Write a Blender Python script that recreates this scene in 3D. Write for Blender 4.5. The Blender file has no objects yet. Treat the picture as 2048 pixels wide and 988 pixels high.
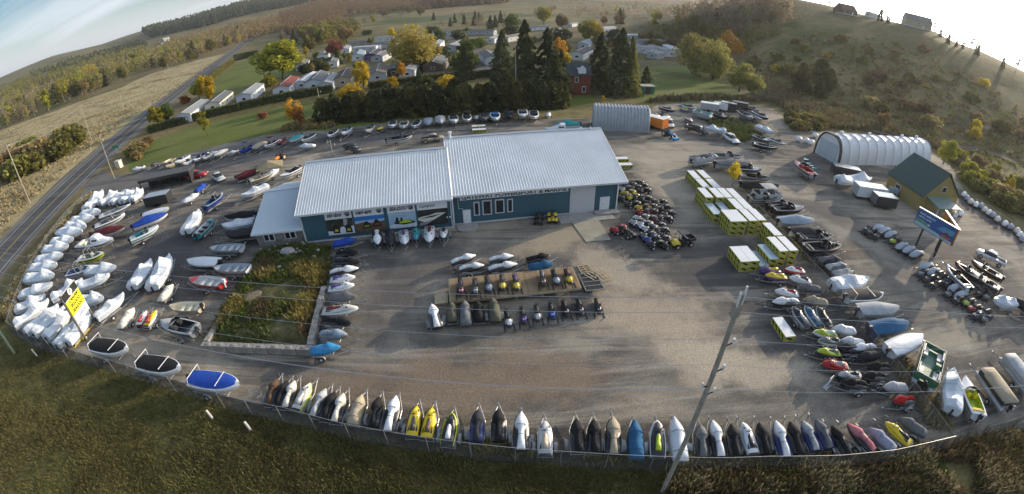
import bpy, math, random
import numpy as np
from mathutils import Vector, Matrix, noise
R = math.radians
random.seed(7)
SC = bpy.context.scene
COL = SC.collection

# ------------------------------------------------------------------ camera
# wide fisheye lens: image radius = F * (theta + K * theta^3), in pixels of the 2048 wide frame
F, KD, PIT, ROLL, H = 886.4028, 0.0755, 0.5565, -0.0183, 27.1547
cam = bpy.data.cameras.new('camera'); camo = bpy.data.objects.new('camera', cam); COL.objects.link(camo); SC.camera = camo
SC.render.engine = 'CYCLES'
cam.type = 'PANO'; cam.sensor_width = 36.0; cam.clip_start = 0.5; cam.clip_end = 20000
_fm = F * 36 / 2048
_t = np.linspace(0.001, 1.25, 400); _r = _fm * (_t + KD * _t ** 3)
_c = np.linalg.lstsq(np.stack([_r, _r ** 2, _r ** 3, _r ** 4], 1), _t, rcond=None)[0]
cc = cam
cc.panorama_type = 'FISHEYE_LENS_POLYNOMIAL'
cc.fisheye_fov = R(220)
cc.fisheye_polynomial_k0 = 0.0
cc.fisheye_polynomial_k1, cc.fisheye_polynomial_k2, cc.fisheye_polynomial_k3, cc.fisheye_polynomial_k4 = [-float(v) for v in _c]
_cp, _sp, _cr, _sr = math.cos(PIT), math.sin(PIT), math.cos(ROLL), math.sin(ROLL)
_X = Vector((1, 0, 0)); _D = Vector((0, -_sp, -_cp)); _F = Vector((0, _cp, -_sp))
_Rv = _cr * _X - _sr * _D; _Dn = _sr * _X + _cr * _D
camo.matrix_world = Matrix(((_Rv.x, -_Dn.x, -_F.x, 0), (_Rv.y, -_Dn.y, -_F.y, 0), (_Rv.z, -_Dn.z, -_F.z, H), (0, 0, 0, 1)))

# ------------------------------------------------------------------ world, sun, exposure
SUN_AZ, SUN_EL = 58.0, 12.3          # azimuth clockwise from +Y
w = bpy.data.worlds.new('World'); SC.world = w; w.use_nodes = True
nt = w.node_tree; nt.nodes.clear()
def N(t, kind, **kw):
    n = t.nodes.new(kind)
    for k, v in kw.items():
        if k in n.inputs: n.inputs[k].default_value = v
        else: setattr(n, k, v)
    return n
sky = N(nt, 'ShaderNodeTexSky', sky_type='NISHITA', sun_disc=False, sun_elevation=R(SUN_EL), sun_rotation=R(SUN_AZ), altitude=200, air_density=1.0, dust_density=1.0, ozone_density=2.8)
tc = N(nt, 'ShaderNodeTexCoord'); sp = N(nt, 'ShaderNodeSeparateXYZ'); nt.links.new(tc.outputs['Generated'], sp.inputs[0])
def mth(t, op, a, b=None, c=None):
    n = N(t, 'ShaderNodeMath', operation=op)
    for k, v in enumerate((a, b, c)):
        if v is None: continue
        if isinstance(v, (int, float)): n.inputs[k].default_value = v
        else: t.links.new(v, n.inputs[k])
    return n.outputs[0]
zz = mth(nt, 'ADD', mth(nt, 'ABSOLUTE', sp.outputs[2]), 0.16)
cb = N(nt, 'ShaderNodeCombineXYZ'); nt.links.new(mth(nt, 'DIVIDE', sp.outputs[0], zz), cb.inputs[0]); nt.links.new(mth(nt, 'DIVIDE', sp.outputs[1], zz), cb.inputs[1])
mp = N(nt, 'ShaderNodeMapping'); mp.inputs['Rotation'].default_value = (0, 0, R(-62)); mp.inputs['Scale'].default_value = (0.20, 1.05, 1); nt.links.new(cb.outputs[0], mp.inputs[0])
nz = N(nt, 'ShaderNodeTexNoise', Scale=0.9, Detail=6.0, Roughness=0.55, Distortion=0.35); nt.links.new(mp.outputs[0], nz.inputs['Vector'])
rp = N(nt, 'ShaderNodeValToRGB'); rp.color_ramp.elements[0].position = 0.42; rp.color_ramp.elements[1].position = 0.64; rp.color_ramp.elements[1].color = (.85, .85, .85, 1)
nt.links.new(nz.outputs[0], rp.inputs[0])
hz = N(nt, 'ShaderNodeMapRange', interpolation_type='SMOOTHSTEP'); hz.inputs[1].default_value = 0.11; hz.inputs[2].default_value = 0.0; hz.inputs[3].default_value = 0; hz.inputs[4].default_value = .93; nt.links.new(sp.outputs[2], hz.inputs[0])
cov = mth(nt, 'MAXIMUM', rp.outputs[0], hz.outputs[0])
# thin cloud and low haze brighten toward the sun
dt_ = N(nt, 'ShaderNodeVectorMath', operation='DOT_PRODUCT'); nt.links.new(tc.outputs['Generated'], dt_.inputs[0]); dt_.inputs[1].default_value = (math.sin(R(SUN_AZ)) * math.cos(R(SUN_EL)), math.cos(R(SUN_AZ)) * math.cos(R(SUN_EL)), math.sin(R(SUN_EL)))
glow = mth(nt, 'MULTIPLY_ADD', mth(nt, 'POWER', mth(nt, 'MAXIMUM', dt_.outputs['Value'], 0.0), 5.0), 12.0, 1.0)
cl = N(nt, 'ShaderNodeVectorMath', operation='SCALE'); cl.inputs[0].default_value = (5.5, 5.85, 6.3); nt.links.new(glow, cl.inputs['Scale'])
mx = N(nt, 'ShaderNodeMix', data_type='RGBA'); nt.links.new(cov, mx.inputs[0]); nt.links.new(sky.outputs[0], mx.inputs[6]); nt.links.new(cl.outputs[0], mx.inputs[7])
bg = N(nt, 'ShaderNodeBackground', Strength=0.14); nt.links.new(mx.outputs[2], bg.inputs[0])
ow = N(nt, 'ShaderNodeOutputWorld'); nt.links.new(bg.outputs[0], ow.inputs[0])
sl = bpy.data.lights.new('sun', 'SUN'); sl.energy = 4.9; sl.angle = R(0.6); sl.color = (1.0, 0.83, 0.61)
so = bpy.data.objects.new('sun', sl); COL.objects.link(so)
_s = Vector((math.sin(R(SUN_AZ)) * math.cos(R(SUN_EL)), math.cos(R(SUN_AZ)) * math.cos(R(SUN_EL)), math.sin(R(SUN_EL))))
so.rotation_euler = _s.to_track_quat('Z', 'Y').to_euler(); so.location = _s * 400
SC.view_settings.view_transform = 'Standard'; SC.view_settings.look = 'None'; SC.view_settings.exposure = 0.33; SC.view_settings.gamma = 1
SC.cycles.max_bounces = 6; SC.cycles.transparent_max_bounces = 12; SC.cycles.use_denoising = True
SC.cycles.volume_bounces = 0

# ------------------------------------------------------------------ terrain and lens helpers
def sstep(t): t = min(1.0, max(0.0, t)); return t * t * (3 - 2 * t)
def lerp_tab(tab, a):
    if a <= tab[0][0]: return tab[0][1]
    for (a0, v0), (a1, v1) in zip(tab, tab[1:]):
        if a <= a1: return v0 + (v1 - v0) * (a - a0) / (a1 - a0)
    return tab[-1][1]
FOOT = [(10, 420), (15, 380), (22, 290), (29, 185), (33, 160), (40, 152), (48, 150), (57, 144), (63, 132), (75, 120), (100, 110)]
CREST = [(6, 0.0), (15, 3), (22, 17), (29, 34), (34, 38.6), (37, 38.0), (40, 36.6), (45, 35.8), (49, 36.0), (51, 33), (54, 31.8), (56, 30.2), (59, 27.8), (65, 22), (80, 10), (100, 4)]
FAR = [(-95, 40), (-58, 72), (-52, 84), (-47, 76), (-42, 88), (-37, 96), (-32, 118), (-20, 120), (10, 110), (25, 95), (34, 60), (45, 20), (100, 10)]
def terrain(x, y):
    r = math.hypot(x, y); az = math.degrees(math.atan2(x, y))
    h = 0.0
    if r > 480:
        h = lerp_tab(FAR, az) * sstep((r - 480) / 2100)
        h += 4.0 * sstep((r - 700) / 600) * noise.noise(Vector((x / 260, y / 260, 0))) + 7 * sstep((r - 900) / 900) * noise.noise(Vector((x / 700, y / 700, 3)))
    if az > 6:
        f = lerp_tab(FOOT, az); c = lerp_tab(CREST, az)
        if r > f:
            t = (r - f) / (345 - f) if f < 340 else (r - f) / 60
            hh = c * sstep(min(1, t * 0.93)) / sstep(0.93) if t < 1 else c
            if r > 345: hh = c * (1 - 0.25 * sstep((r - 345) / 800))
            hh += 1.1 * sstep(t * 2) * noise.noise(Vector((x / 22, y / 22, 1))) * sstep((1.1 - t) * 4)
            h = max(h, hh)
    return h
def ray(px, py):
    u, v = px - 1024.0, py - 494.0
    uu = _cr * u + _sr * v; vv = -_sr * u + _cr * v
    rr = math.hypot(uu, vv) / F; th = rr
    for _ in range(15): th -= (th + KD * th ** 3 - rr) / (1 + 3 * KD * th * th)
    q = math.hypot(uu, vv) + 1e-9; s = math.sin(th)
    return uu / q * s * _X + vv / q * s * _D + math.cos(th) * _F
def at(px, py, z=0.0):
    """the place on the level ground (height z) seen at a photo pixel"""
    d = ray(px, py); k = (H - z) / -d.z
    return Vector((d.x * k, d.y * k, z))
def atg(px, py, far=2600):
    """the place on the terrain seen at a photo pixel"""
    d = ray(px, py); t = 20.0; last = t
    while t < far * 1.3:
        p = d * t
        if H + p.z < terrain(p.x, p.y):
            a, b = last, t
            for _ in range(18):
                m = (a + b) / 2; q = d * m
                if H + q.z < terrain(q.x, q.y): b = m
                else: a = m
            q = d * b; return Vector((q.x, q.y, terrain(q.x, q.y)))
        last = t; t *= 1.012
    return None

# ------------------------------------------------------------------ materials
MATS = {}
def mat(name, col, rough=0.7, metal=0.0, var=0.10, scale=3.0, bump=0.0, bscale=20.0, spec=0.4, coat=0.0, rnd=0.0, trans=0.0, alpha=1.0):
    if name in MATS: return MATS[name]
    m = bpy.data.materials.new(name); m.use_nodes = True; t = m.node_tree; b = t.nodes['Principled BSDF']
    b.inputs['Roughness'].default_value = rough; b.inputs['Metallic'].default_value = metal
    b.inputs['Specular IOR Level'].default_value = spec; b.inputs['Coat Weight'].default_value = coat
    if alpha < 1: b.inputs['Alpha'].default_value = alpha
    co = N(t, 'ShaderNodeTexCoord'); n = N(t, 'ShaderNodeTexNoise', Scale=scale, Detail=4.0, Roughness=0.6); t.links.new(co.outputs['Object'], n.inputs['Vector'])
    hs = N(t, 'ShaderNodeHueSaturation'); hs.inputs['Color'].default_value = (*col, 1)
    mr = N(t, 'ShaderNodeMapRange'); mr.inputs[1].default_value = 0.25; mr.inputs[2].default_value = 0.75; mr.inputs[3].default_value = 1 - var; mr.inputs[4].default_value = 1 + var
    t.links.new(n.outputs[0], mr.inputs[0]); last = mr.outputs[0]
    if rnd:
        oi = N(t, 'ShaderNodeObjectInfo'); r2 = N(t, 'ShaderNodeMapRange'); r2.inputs[3].default_value = 1 - rnd; r2.inputs[4].default_value = 1 + rnd
        t.links.new(oi.outputs['Random'], r2.inputs[0]); mu = N(t, 'ShaderNodeMath', operation='MULTIPLY'); t.links.new(last, mu.inputs[0]); t.links.new(r2.outputs[0], mu.inputs[1]); last = mu.outputs[0]
        r3 = N(t, 'ShaderNodeMapRange'); r3.inputs[3].default_value = 0.5 - rnd * 0.09; r3.inputs[4].default_value = 0.5 + rnd * 0.09
        t.links.new(oi.outputs['Random'], r3.inputs[0]); t.links.new(r3.outputs[0], hs.inputs['Hue'])
    t.links.new(last, hs.inputs['Value']); t.links.new(hs.outputs[0], b.inputs['Base Color'])
    if bump:
        n2 = N(t, 'ShaderNodeTexNoise', Scale=bscale, Detail=4.0); t.links.new(co.outputs['Object'], n2.inputs['Vector'])
        bp = N(t, 'ShaderNodeBump', Strength=bump, Distance=0.05); t.links.new(n2.outputs[0], bp.inputs['Height']); t.links.new(bp.outputs[0], b.inputs['Normal'])
    if trans:
        tr = N(t, 'ShaderNodeBsdfTranslucent'); t.links.new(hs.outputs[0], tr.inputs[0]); ms = N(t, 'ShaderNodeMixShader'); ms.inputs[0].default_value = trans
        t.links.new(b.outputs[0], ms.inputs[1]); t.links.new(tr.outputs[0], ms.inputs[2]); t.links.new(ms.outputs[0], t.nodes['Material Output'].inputs['Surface'])
    MATS[name] = m; return m
def gmat(name, cols, scale, detail=8.0, pos=None, bump=0.3, bscale=2.0, patches=None, spots=None, rough=0.95, fine=None):
    """ground material: noise ramp between colours, optional patches (cols, scale, lo, hi)"""
    if name in MATS: return MATS[name]
    m = bpy.data.materials.new(name); m.use_nodes = True; t = m.node_tree; b = t.nodes['Principled BSDF']
    b.inputs['Roughness'].default_value = rough; b.inputs['Specular IOR Level'].default_value = 0.15
    co = N(t, 'ShaderNodeTexCoord')
    n = N(t, 'ShaderNodeTexNoise', Scale=scale, Detail=detail, Roughness=0.62, Distortion=0.3); t.links.new(co.outputs['Object'], n.inputs['Vector'])
    rp = N(t, 'ShaderNodeValToRGB'); e = rp.color_ramp.elements
    pos = pos or [0.32 + 0.36 * i / (len(cols) - 1) for i in range(len(cols))]
    while len(e) < len(cols): e.new(0.5)
    for i, c in enumerate(cols): e[i].position = pos[i]; e[i].color = (*c, 1)
    t.links.new(n.outputs[0], rp.inputs[0]); out = rp.outputs[0]
    for (c, s, lo, hi, amt, st) in (patches or []):
        mp = N(t, 'ShaderNodeMapping'); mp.inputs['Scale'].default_value = st[:3]; mp.inputs['Rotation'].default_value = (0, 0, R(st[3])); t.links.new(co.outputs['Object'], mp.inputs[0])
        n2 = N(t, 'ShaderNodeTexNoise', Scale=s, Detail=5.0, Roughness=0.6, Distortion=0.6); t.links.new(mp.outputs[0], n2.inputs['Vector'])
        r = N(t, 'ShaderNodeMapRange'); r.inputs[1].default_value = lo; r.inputs[2].default_value = hi; r.inputs[4].default_value = amt; t.links.new(n2.outputs[0], r.inputs[0])
        mx = N(t, 'ShaderNodeMix', data_type='RGBA'); t.links.new(r.outputs[0], mx.inputs[0]); t.links.new(out, mx.inputs[6]); mx.inputs[7].default_value = (*c, 1); out = mx.outputs[2]
    if spots:
        wn = N(t, 'ShaderNodeTexNoise', Scale=.16, Detail=6.0, Roughness=.65); t.links.new(co.outputs['Object'], wn.inputs['Vector'])
        wv = N(t, 'ShaderNodeMapRange'); wv.inputs[1].default_value = .3; wv.inputs[2].default_value = .7; wv.inputs[3].default_value = -.55; wv.inputs[4].default_value = .55; t.links.new(wn.outputs[0], wv.inputs[0])
    for (sx, sy, rx, ry, rot, c, amt) in (spots or []):
        mp = N(t, 'ShaderNodeMapping'); mp.vector_type = 'TEXTURE'; mp.inputs['Location'].default_value = (sx, sy, 0); mp.inputs['Rotation'].default_value = (0, 0, R(rot)); mp.inputs['Scale'].default_value = (rx, ry, 1e4); t.links.new(co.outputs['Object'], mp.inputs[0])
        ln = N(t, 'ShaderNodeVectorMath', operation='LENGTH'); t.links.new(mp.outputs[0], ln.inputs[0])
        ad = N(t, 'ShaderNodeMath', operation='ADD'); t.links.new(ln.outputs['Value'], ad.inputs[0]); t.links.new(wv.outputs[0], ad.inputs[1])
        r = N(t, 'ShaderNodeMapRange', interpolation_type='SMOOTHSTEP'); r.inputs[1].default_value = 1.15; r.inputs[2].default_value = .35; r.inputs[4].default_value = amt; t.links.new(ad.outputs[0], r.inputs[0])
        mx = N(t, 'ShaderNodeMix', data_type='RGBA'); t.links.new(r.outputs[0], mx.inputs[0]); t.links.new(out, mx.inputs[6]); mx.inputs[7].default_value = (*c, 1); out = mx.outputs[2]
    f = N(t, 'ShaderNodeTexNoise', Scale=fine or 9.0, Detail=6.0, Roughness=0.75); t.links.new(co.outputs['Object'], f.inputs['Vector'])
    fr = N(t, 'ShaderNodeMapRange'); fr.inputs[1].default_value = 0.3; fr.inputs[2].default_value = 0.7; fr.inputs[3].default_value = 0.62; fr.inputs[4].default_value = 1.38; t.links.new(f.outputs[0], fr.inputs[0])
    hs = N(t, 'ShaderNodeHueSaturation'); t.links.new(out, hs.inputs['Color']); t.links.new(fr.outputs[0], hs.inputs['Value']); t.links.new(hs.outputs[0], b.inputs['Base Color'])
    bn = N(t, 'ShaderNodeTexNoise', Scale=bscale, Detail=7.0, Roughness=0.7); t.links.new(co.outputs['Object'], bn.inputs['Vector'])
    bp = N(t, 'ShaderNodeBump', Strength=bump, Distance=0.12); t.links.new(bn.outputs[0], bp.inputs['Height']); t.links.new(bp.outputs[0], b.inputs['Normal'])
    MATS[name] = m; return m

# ------------------------------------------------------------------ mesh building
class M:
    def __init__(s): s.v = []; s.f = []
    def quad(s, *p):
        k = len(s.v); s.v += [tuple(q) for q in p]; s.f.append(tuple(range(k, k + len(p)))); return s
    def box(s, c, d, rz=0.0, top=None):
        """box centred at c, size d; top=(sx,sy) scales the upper face"""
        k = len(s.v); tx, ty = top or (1, 1); a, b = math.cos(rz), math.sin(rz)
        for z, fx, fy in ((-.5, 1, 1), (.5, tx, ty)):
            for x, y in ((-.5, -.5), (.5, -.5), (.5, .5), (-.5, .5)):
                X, Y = x * d[0] * fx, y * d[1] * fy
                s.v.append((c[0] + X * a - Y * b, c[1] + X * b + Y * a, c[2] + z * d[2]))
        s.f += [tuple(k + i for i in q) for q in ((3, 2, 1, 0), (4, 5, 6, 7), (0, 1, 5, 4), (1, 2, 6, 5), (2, 3, 7, 6), (3, 0, 4, 7))]; return s
    def tube(s, p0, p1, r, n=6, r1=None):
        p0, p1 = Vector(p0), Vector(p1); d = (p1 - p0); L = d.length
        if L < 1e-6: return s
        d /= L; a = Vector((0, 0, 1)) if abs(d.z) < .9 else Vector((1, 0, 0)); u = d.cross(a).normalized(); w_ = d.cross(u)
        r1 = r if r1 is None else r1; k = len(s.v)
        for p, q in ((p0, r), (p1, r1)):
            for i in range(n):
                t = 2 * math.pi * i / n; s.v.append(tuple(p + (u * math.cos(t) + w_ * math.sin(t)) * q))
        s.f += [(k + i, k + (i + 1) % n, k + n + (i + 1) % n, k + n + i) for i in range(n)]
        s.f += [tuple(k + n - 1 - i for i in range(n)), tuple(k + n + i for i in range(n))]; return s
    def path(s, pts, r, n=5):
        for a, b in zip(pts, pts[1:]): s.tube(a, b, r, n)
        return s
    def wheel(s, c, r, wd, n=12, ax='y'):
        c = Vector(c); d = Vector((0, wd / 2, 0)) if ax == 'y' else Vector((wd / 2, 0, 0)); return s.tube(c - d, c + d, r, n)
    def loft(s, rings, closed=True, caps=True):
        k = len(s.v); n = len(rings[0])
        for r_ in rings: s.v += [tuple(p) for p in r_]
        m = n if closed else n - 1
        for i in range(len(rings) - 1):
            for j in range(m):
                a = k + i * n + j; b = k + i * n + (j + 1) % n; s.f.append((a, b, b + n, a + n))
        if caps and closed:
            s.f.append(tuple(k + n - 1 - j for j in range(n))); s.f.append(tuple(k + (len(rings) - 1) * n + j for j in range(n)))
        return s
    def body(s, st, crown=0.03):
        """closed shell along x: stations (x, zbottom, wbottom, zmid, wmid, ztop, wtop), w = half widths"""
        rings = []
        for (x, zb, wb, zm, wm, zt, wt) in st:
            rings.append([(x, wb, zb), (x, wm, zm), (x, wt, zt), (x, 0, zt + crown), (x, -wt, zt), (x, -wm, zm), (x, -wb, zb)])
        return s.loft(rings)
    def ell(s, c, r, n=8, m=5):
        rings = []
        for i in range(m + 1):
            t = math.pi * i / m; z = c[2] - r[2] * math.cos(t); q = max(math.sin(t), 0.02)
            rings.append([(c[0] + r[0] * q * math.cos(2 * math.pi * j / n), c[1] + r[1] * q * math.sin(2 * math.pi * j / n), z) for j in range(n)])
        return s.loft(rings)
    def grid(s, nu, nv, fn):
        k = len(s.v)
        for i in range(nu + 1):
            for j in range(nv + 1): s.v.append(tuple(fn(i / nu, j / nv)))
        for i in range(nu):
            for j in range(nv):
                a = k + i * (nv + 1) + j; s.f.append((a, a + nv + 1, a + nv + 2, a + 1))
        return s
    def mesh(s, name, smooth=False):
        me = bpy.data.meshes.new(name); me.from_pydata(s.v, [], s.f)
        if smooth: me.polygons.foreach_set('use_smooth', [True] * len(me.polygons))
        me.materials.append(None); me.update(); return me
def tag(o, label=None, cat=None, group=None, kind=None):
    if label: o['label'] = label
    if cat: o['category'] = cat
    if group: o['group'] = group
    if kind: o['kind'] = kind
    return o
def put(name, me, m, parent=None, label=None):
    if isinstance(me, M): me = me.mesh(name)
    o = bpy.data.objects.new(name, me); COL.objects.link(o)
    if m: o.material_slots[0].link = 'OBJECT'; o.material_slots[0].material = m
    if parent: o.parent = parent
    if label: o['label'] = label
    return o
def empty(name, loc, rz=0.0, sc=(1, 1, 1)):
    o = bpy.data.objects.new(name, None); COL.objects.link(o); o.location = loc; o.rotation_euler = (0, 0, rz); o.scale = sc; o.empty_display_size = 0.3; return o
ORD = ['first', 'second', 'third', 'fourth', 'fifth', 'sixth', 'seventh', 'eighth', 'ninth', 'tenth', 'eleventh', 'twelfth', 'thirteenth', 'fourteenth', 'fifteenth', 'sixteenth', 'seventeenth', 'eighteenth', 'nineteenth', 'twentieth']
ORD += ['twenty-' + o for o in ORD[:9]] + ['thirtieth'] + ['thirty-' + o for o in ORD[:9]] + ['fortieth'] + ['forty-' + o for o in ORD[:9]]
def ordn(i): return ORD[i] if i < len(ORD) else 'last'
SPEC = {}
def spec(key, fn):
    """a kind of thing: list of (part name, mesh, role, [sub-parts]); built once, copied many times"""
    if key not in SPEC: SPEC[key] = fn()
    return SPEC[key]
class Multi(list): pass
def clusters(m):
    """pieces of a mesh that do not touch"""
    par = list(range(len(m.v)))
    def fd(a):
        while par[a] != a: par[a] = par[par[a]]; a = par[a]
        return a
    for f in m.f:
        for a in f[1:]: par[fd(a)] = fd(f[0])
    g = {}
    for i, v in enumerate(m.v): g.setdefault(fd(i), []).append(v)
    keys = list(g); bb = {k: [(min(p[c] for p in g[k]) - .02, max(p[c] for p in g[k]) + .02) for c in range(3)] for k in keys}; up = {k: k for k in keys}
    def f2(a):
        while up[a] != a: a = up[a]
        return a
    for i, a in enumerate(keys):
        for b in keys[i + 1:]:
            if f2(a) != f2(b) and all(bb[a][c][0] < bb[b][c][1] and bb[b][c][0] < bb[a][c][1] for c in range(3)): up[f2(a)] = f2(b)
    out = {}
    for fi, f in enumerate(m.f): out.setdefault(f2(fd(f[0])), []).append(f)
    return list(out.values())
def P(name, m, role, smooth=False, sub=()):
    cl_ = clusters(m) if len(m.f) < 400 else [m.f]
    if not 1 < len(cl_) <= 14: return (name, m.mesh(name, smooth), role, list(sub))
    res = Multi()
    for i, fs in enumerate(cl_):
        q = M(); ix = {}
        for f in fs:
            for a in f:
                if a not in ix: ix[a] = len(q.v); q.v.append(m.v[a])
            q.f.append(tuple(ix[a] for a in f))
        res.append((name, q.mesh(name, smooth), role, list(sub) if i == 0 else []))
    return res
def flat(sp_):
    out = []
    for e in sp_:
        if isinstance(e, Multi): out += list(e)
        else: out.append(e)
    return out
def place(name, sp_, roles, loc, rz, label, cat, group=None, sc=(1, 1, 1)):
    root = empty(name, loc, rz, sc); tag(root, label, cat, group)
    for (pn, me, role, sub) in flat(sp_):
        o = put(pn, me, roles.get(role) or roles['_'], root)
        for (sn, sm, srole, _) in flat(sub): put(sn, sm, roles.get(srole) or roles['_'], o)
    return root
# paints used on many things
def paint(n, c, **k): return mat(n, c, rough=k.pop('rough', 0.35), coat=k.pop('coat', 0.3), var=k.pop('var', 0.06), **k)
C = dict(white=(.78, .79, .80), offwhite=(.62, .60, .54), black=(.018, .018, .02), dark=(.035, .036, .04), grey=(.16, .165, .17), lgrey=(.42, .43, .44), silver=(.5, .51, .52), red=(.42, .02, .02), maroon=(.12, .02, .025),
         blue=(.02, .07, .36), navy=(.02, .03, .13), sky=(.05, .28, .55), teal=(.03, .30, .30), green=(.05, .16, .09), lime=(.45, .58, .03), yellow=(.75, .55, .02), beige=(.50, .43, .30), tan=(.40, .34, .24), purple=(.10, .05, .20),
         pink=(.62, .22, .24), lavender=(.33, .34, .44), orange=(.75, .22, .02), brown=(.10, .06, .04), camo=(.10, .10, .07), steel=(.30, .36, .42), cream=(.66, .62, .48), blue2=(.03, .12, .24))
def pc(n): return paint('paint_' + n, C[n])
def fc(n): return mat('fabric_' + n, C[n], rough=0.85, var=0.18, scale=2.0, bump=0.35, bscale=5.0, spec=0.2)
RUB = mat('rubber', (.014, .014, .014), rough=0.8, var=0.2)
GLS = mat('dark_glass', (.02, .025, .03), rough=0.08, spec=0.6, var=0.02)
GAL = mat('galvanised_steel', (.32, .32, .31), rough=0.45, metal=0.5, var=0.2)
BLKM = mat('black_metal', (.03, .03, .032), rough=0.5, var=0.2)
WRAP = mat('shrink_wrap', (.64, .68, .72), rough=0.4, var=0.08, scale=1.0, bump=0.5, bscale=2.2, spec=0.4)
# ------------------------------------------------------------------ kinds of things
def S(*a): return a
def k_pwc():
    h = M().body([(-1.5, .16, .34, .30, .50, .42, .52), (-.8, .10, .36, .28, .56, .46, .58), (.2, .08, .32, .28, .56, .50, .58), (.9, .12, .22, .34, .44, .54, .50), (1.35, .26, .08, .44, .22, .58, .28), (1.6, .46, .02, .54, .05, .60, .07)])
    d = M().body([(-1.42, .44, .48, .48, .44, .50, .30), (-.8, .48, .52, .56, .40, .60, .24), (.0, .52, .52, .66, .40, .74, .22), (.45, .54, .46, .80, .34, .92, .22), (.85, .57, .38, .78, .28, .90, .16), (1.25, .60, .24, .68, .18, .74, .10), (1.5, .60, .08, .62, .06, .65, .03)])
    s = M().body([(-1.05, .58, .20, .72, .19, .80, .13), (-.5, .60, .20, .76, .18, .86, .12), (-.45, .62, .18, .72, .17, .78, .11), (.1, .66, .17, .76, .16, .84, .10), (.28, .76, .10, .80, .09, .84, .06)])
    b = M().path([(.30, -.36, 1.02), (.38, 0, 1.05), (.30, .36, 1.02)], .025).tube((.38, 0, .85), (.36, 0, 1.06), .05)
    t = M().body([(-1.62, .38, .46, .42, .47, .44, .46), (-1.1, .42, .46, .46, .44, .48, .40)])
    f = M()
    for sg in (1, -1): f.quad((-1.1, sg * .40, .535), (-.1, sg * .44, .57), (-.1, sg * .30, .66), (-1.1, sg * .28, .60))
    return [P('hull', h, 'hull', True), P('deck', d, 'deck', True), P('seat', s, 'seat', True), P('handlebar', b, 'bar'), P('rear_platform', t, 'trim'), P('foot_pad', f, 'bar'), P('mirror', M().box((.75, .3, .95), (.16, .1, .08)).box((.75, -.3, .95), (.16, .1, .08)), 'trim')]
def k_pwcov():
    rnd = random.Random(5)
    c = M().body([(-1.52, .50, .30, .56, .27, .60, .20), (-1.0, .54, .26, .78, .20, .84, .13), (-.5, .56, .22, .80, .17, .88, .11), (-.05, .60, .22, .78, .17, .86, .11), (.22, .62, .44, .88, .34, 1.02, .20), (.5, .60, .50, .92, .34, 1.05, .16), (.9, .58, .42, .80, .30, .90, .15), (1.3, .58, .24, .68, .18, .74, .09), (1.56, .58, .06, .62, .05, .65, .03)])
    h = M().body([(-1.5, .16, .34, .30, .50, .50, .52), (-.8, .10, .36, .30, .57, .56, .54), (.2, .08, .32, .30, .57, .60, .54), (.9, .12, .22, .36, .45, .60, .46), (1.35, .26, .08, .46, .23, .60, .24), (1.6, .46, .02, .54, .05, .60, .07)])
    st = M()
    for sg in (1, -1): st.box((-.9, sg * .60, .32), (.7, .06, .05))
    sm = M().path([(.22, .36, .93), (.22, .20, 1.03), (.22, -.20, 1.03), (.22, -.36, .93)], .02, 4)
    return [P('hull', h, 'hull', True), P('cover', c, 'cover', True), P('trailer_bunk', st, 'bunk'), P('cover_seam', sm, 'bar'), P('strap', M().path([(-.5, .58, .5), (-.5, .19, .82), (-.5, .1, .90), (-.5, -.1, .90), (-.5, -.19, .82), (-.5, -.58, .5)], .018, 4), 'bar')]
def k_pwfull():
    c = M().body([(-1.55, .30, .50, .50, .46, .58, .34), (-1.0, .26, .58, .62, .46, .84, .18), (-.4, .24, .60, .64, .46, .88, .16), (.0, .24, .60, .66, .46, .86, .18), (.28, .26, .58, .82, .44, 1.04, .24), (.6, .28, .54, .82, .38, 1.04, .18), (1.0, .32, .40, .72, .28, .86, .14), (1.35, .40, .22, .62, .16, .72, .08), (1.6, .48, .05, .58, .05, .63, .03)])
    h = M().body([(-1.5, .14, .34, .22, .48, .32, .52), (-.8, .08, .36, .20, .52, .32, .56), (.6, .08, .26, .22, .46, .34, .50), (1.3, .24, .08, .36, .2, .44, .22), (1.55, .42, .02, .48, .04, .52, .05)])
    sm = M().path([(.28, .46, .82), (.28, .24, 1.05), (.28, -.24, 1.05), (.28, -.46, .82)], .02, 4).path([(-1.0, .48, .60), (-1.0, .18, .85), (-1.0, -.18, .85), (-1.0, -.48, .60)], .02, 4)
    return [P('hull', h, 'hull', True), P('cover', c, 'cover', True), P('strap', sm, 'bar')]
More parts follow.
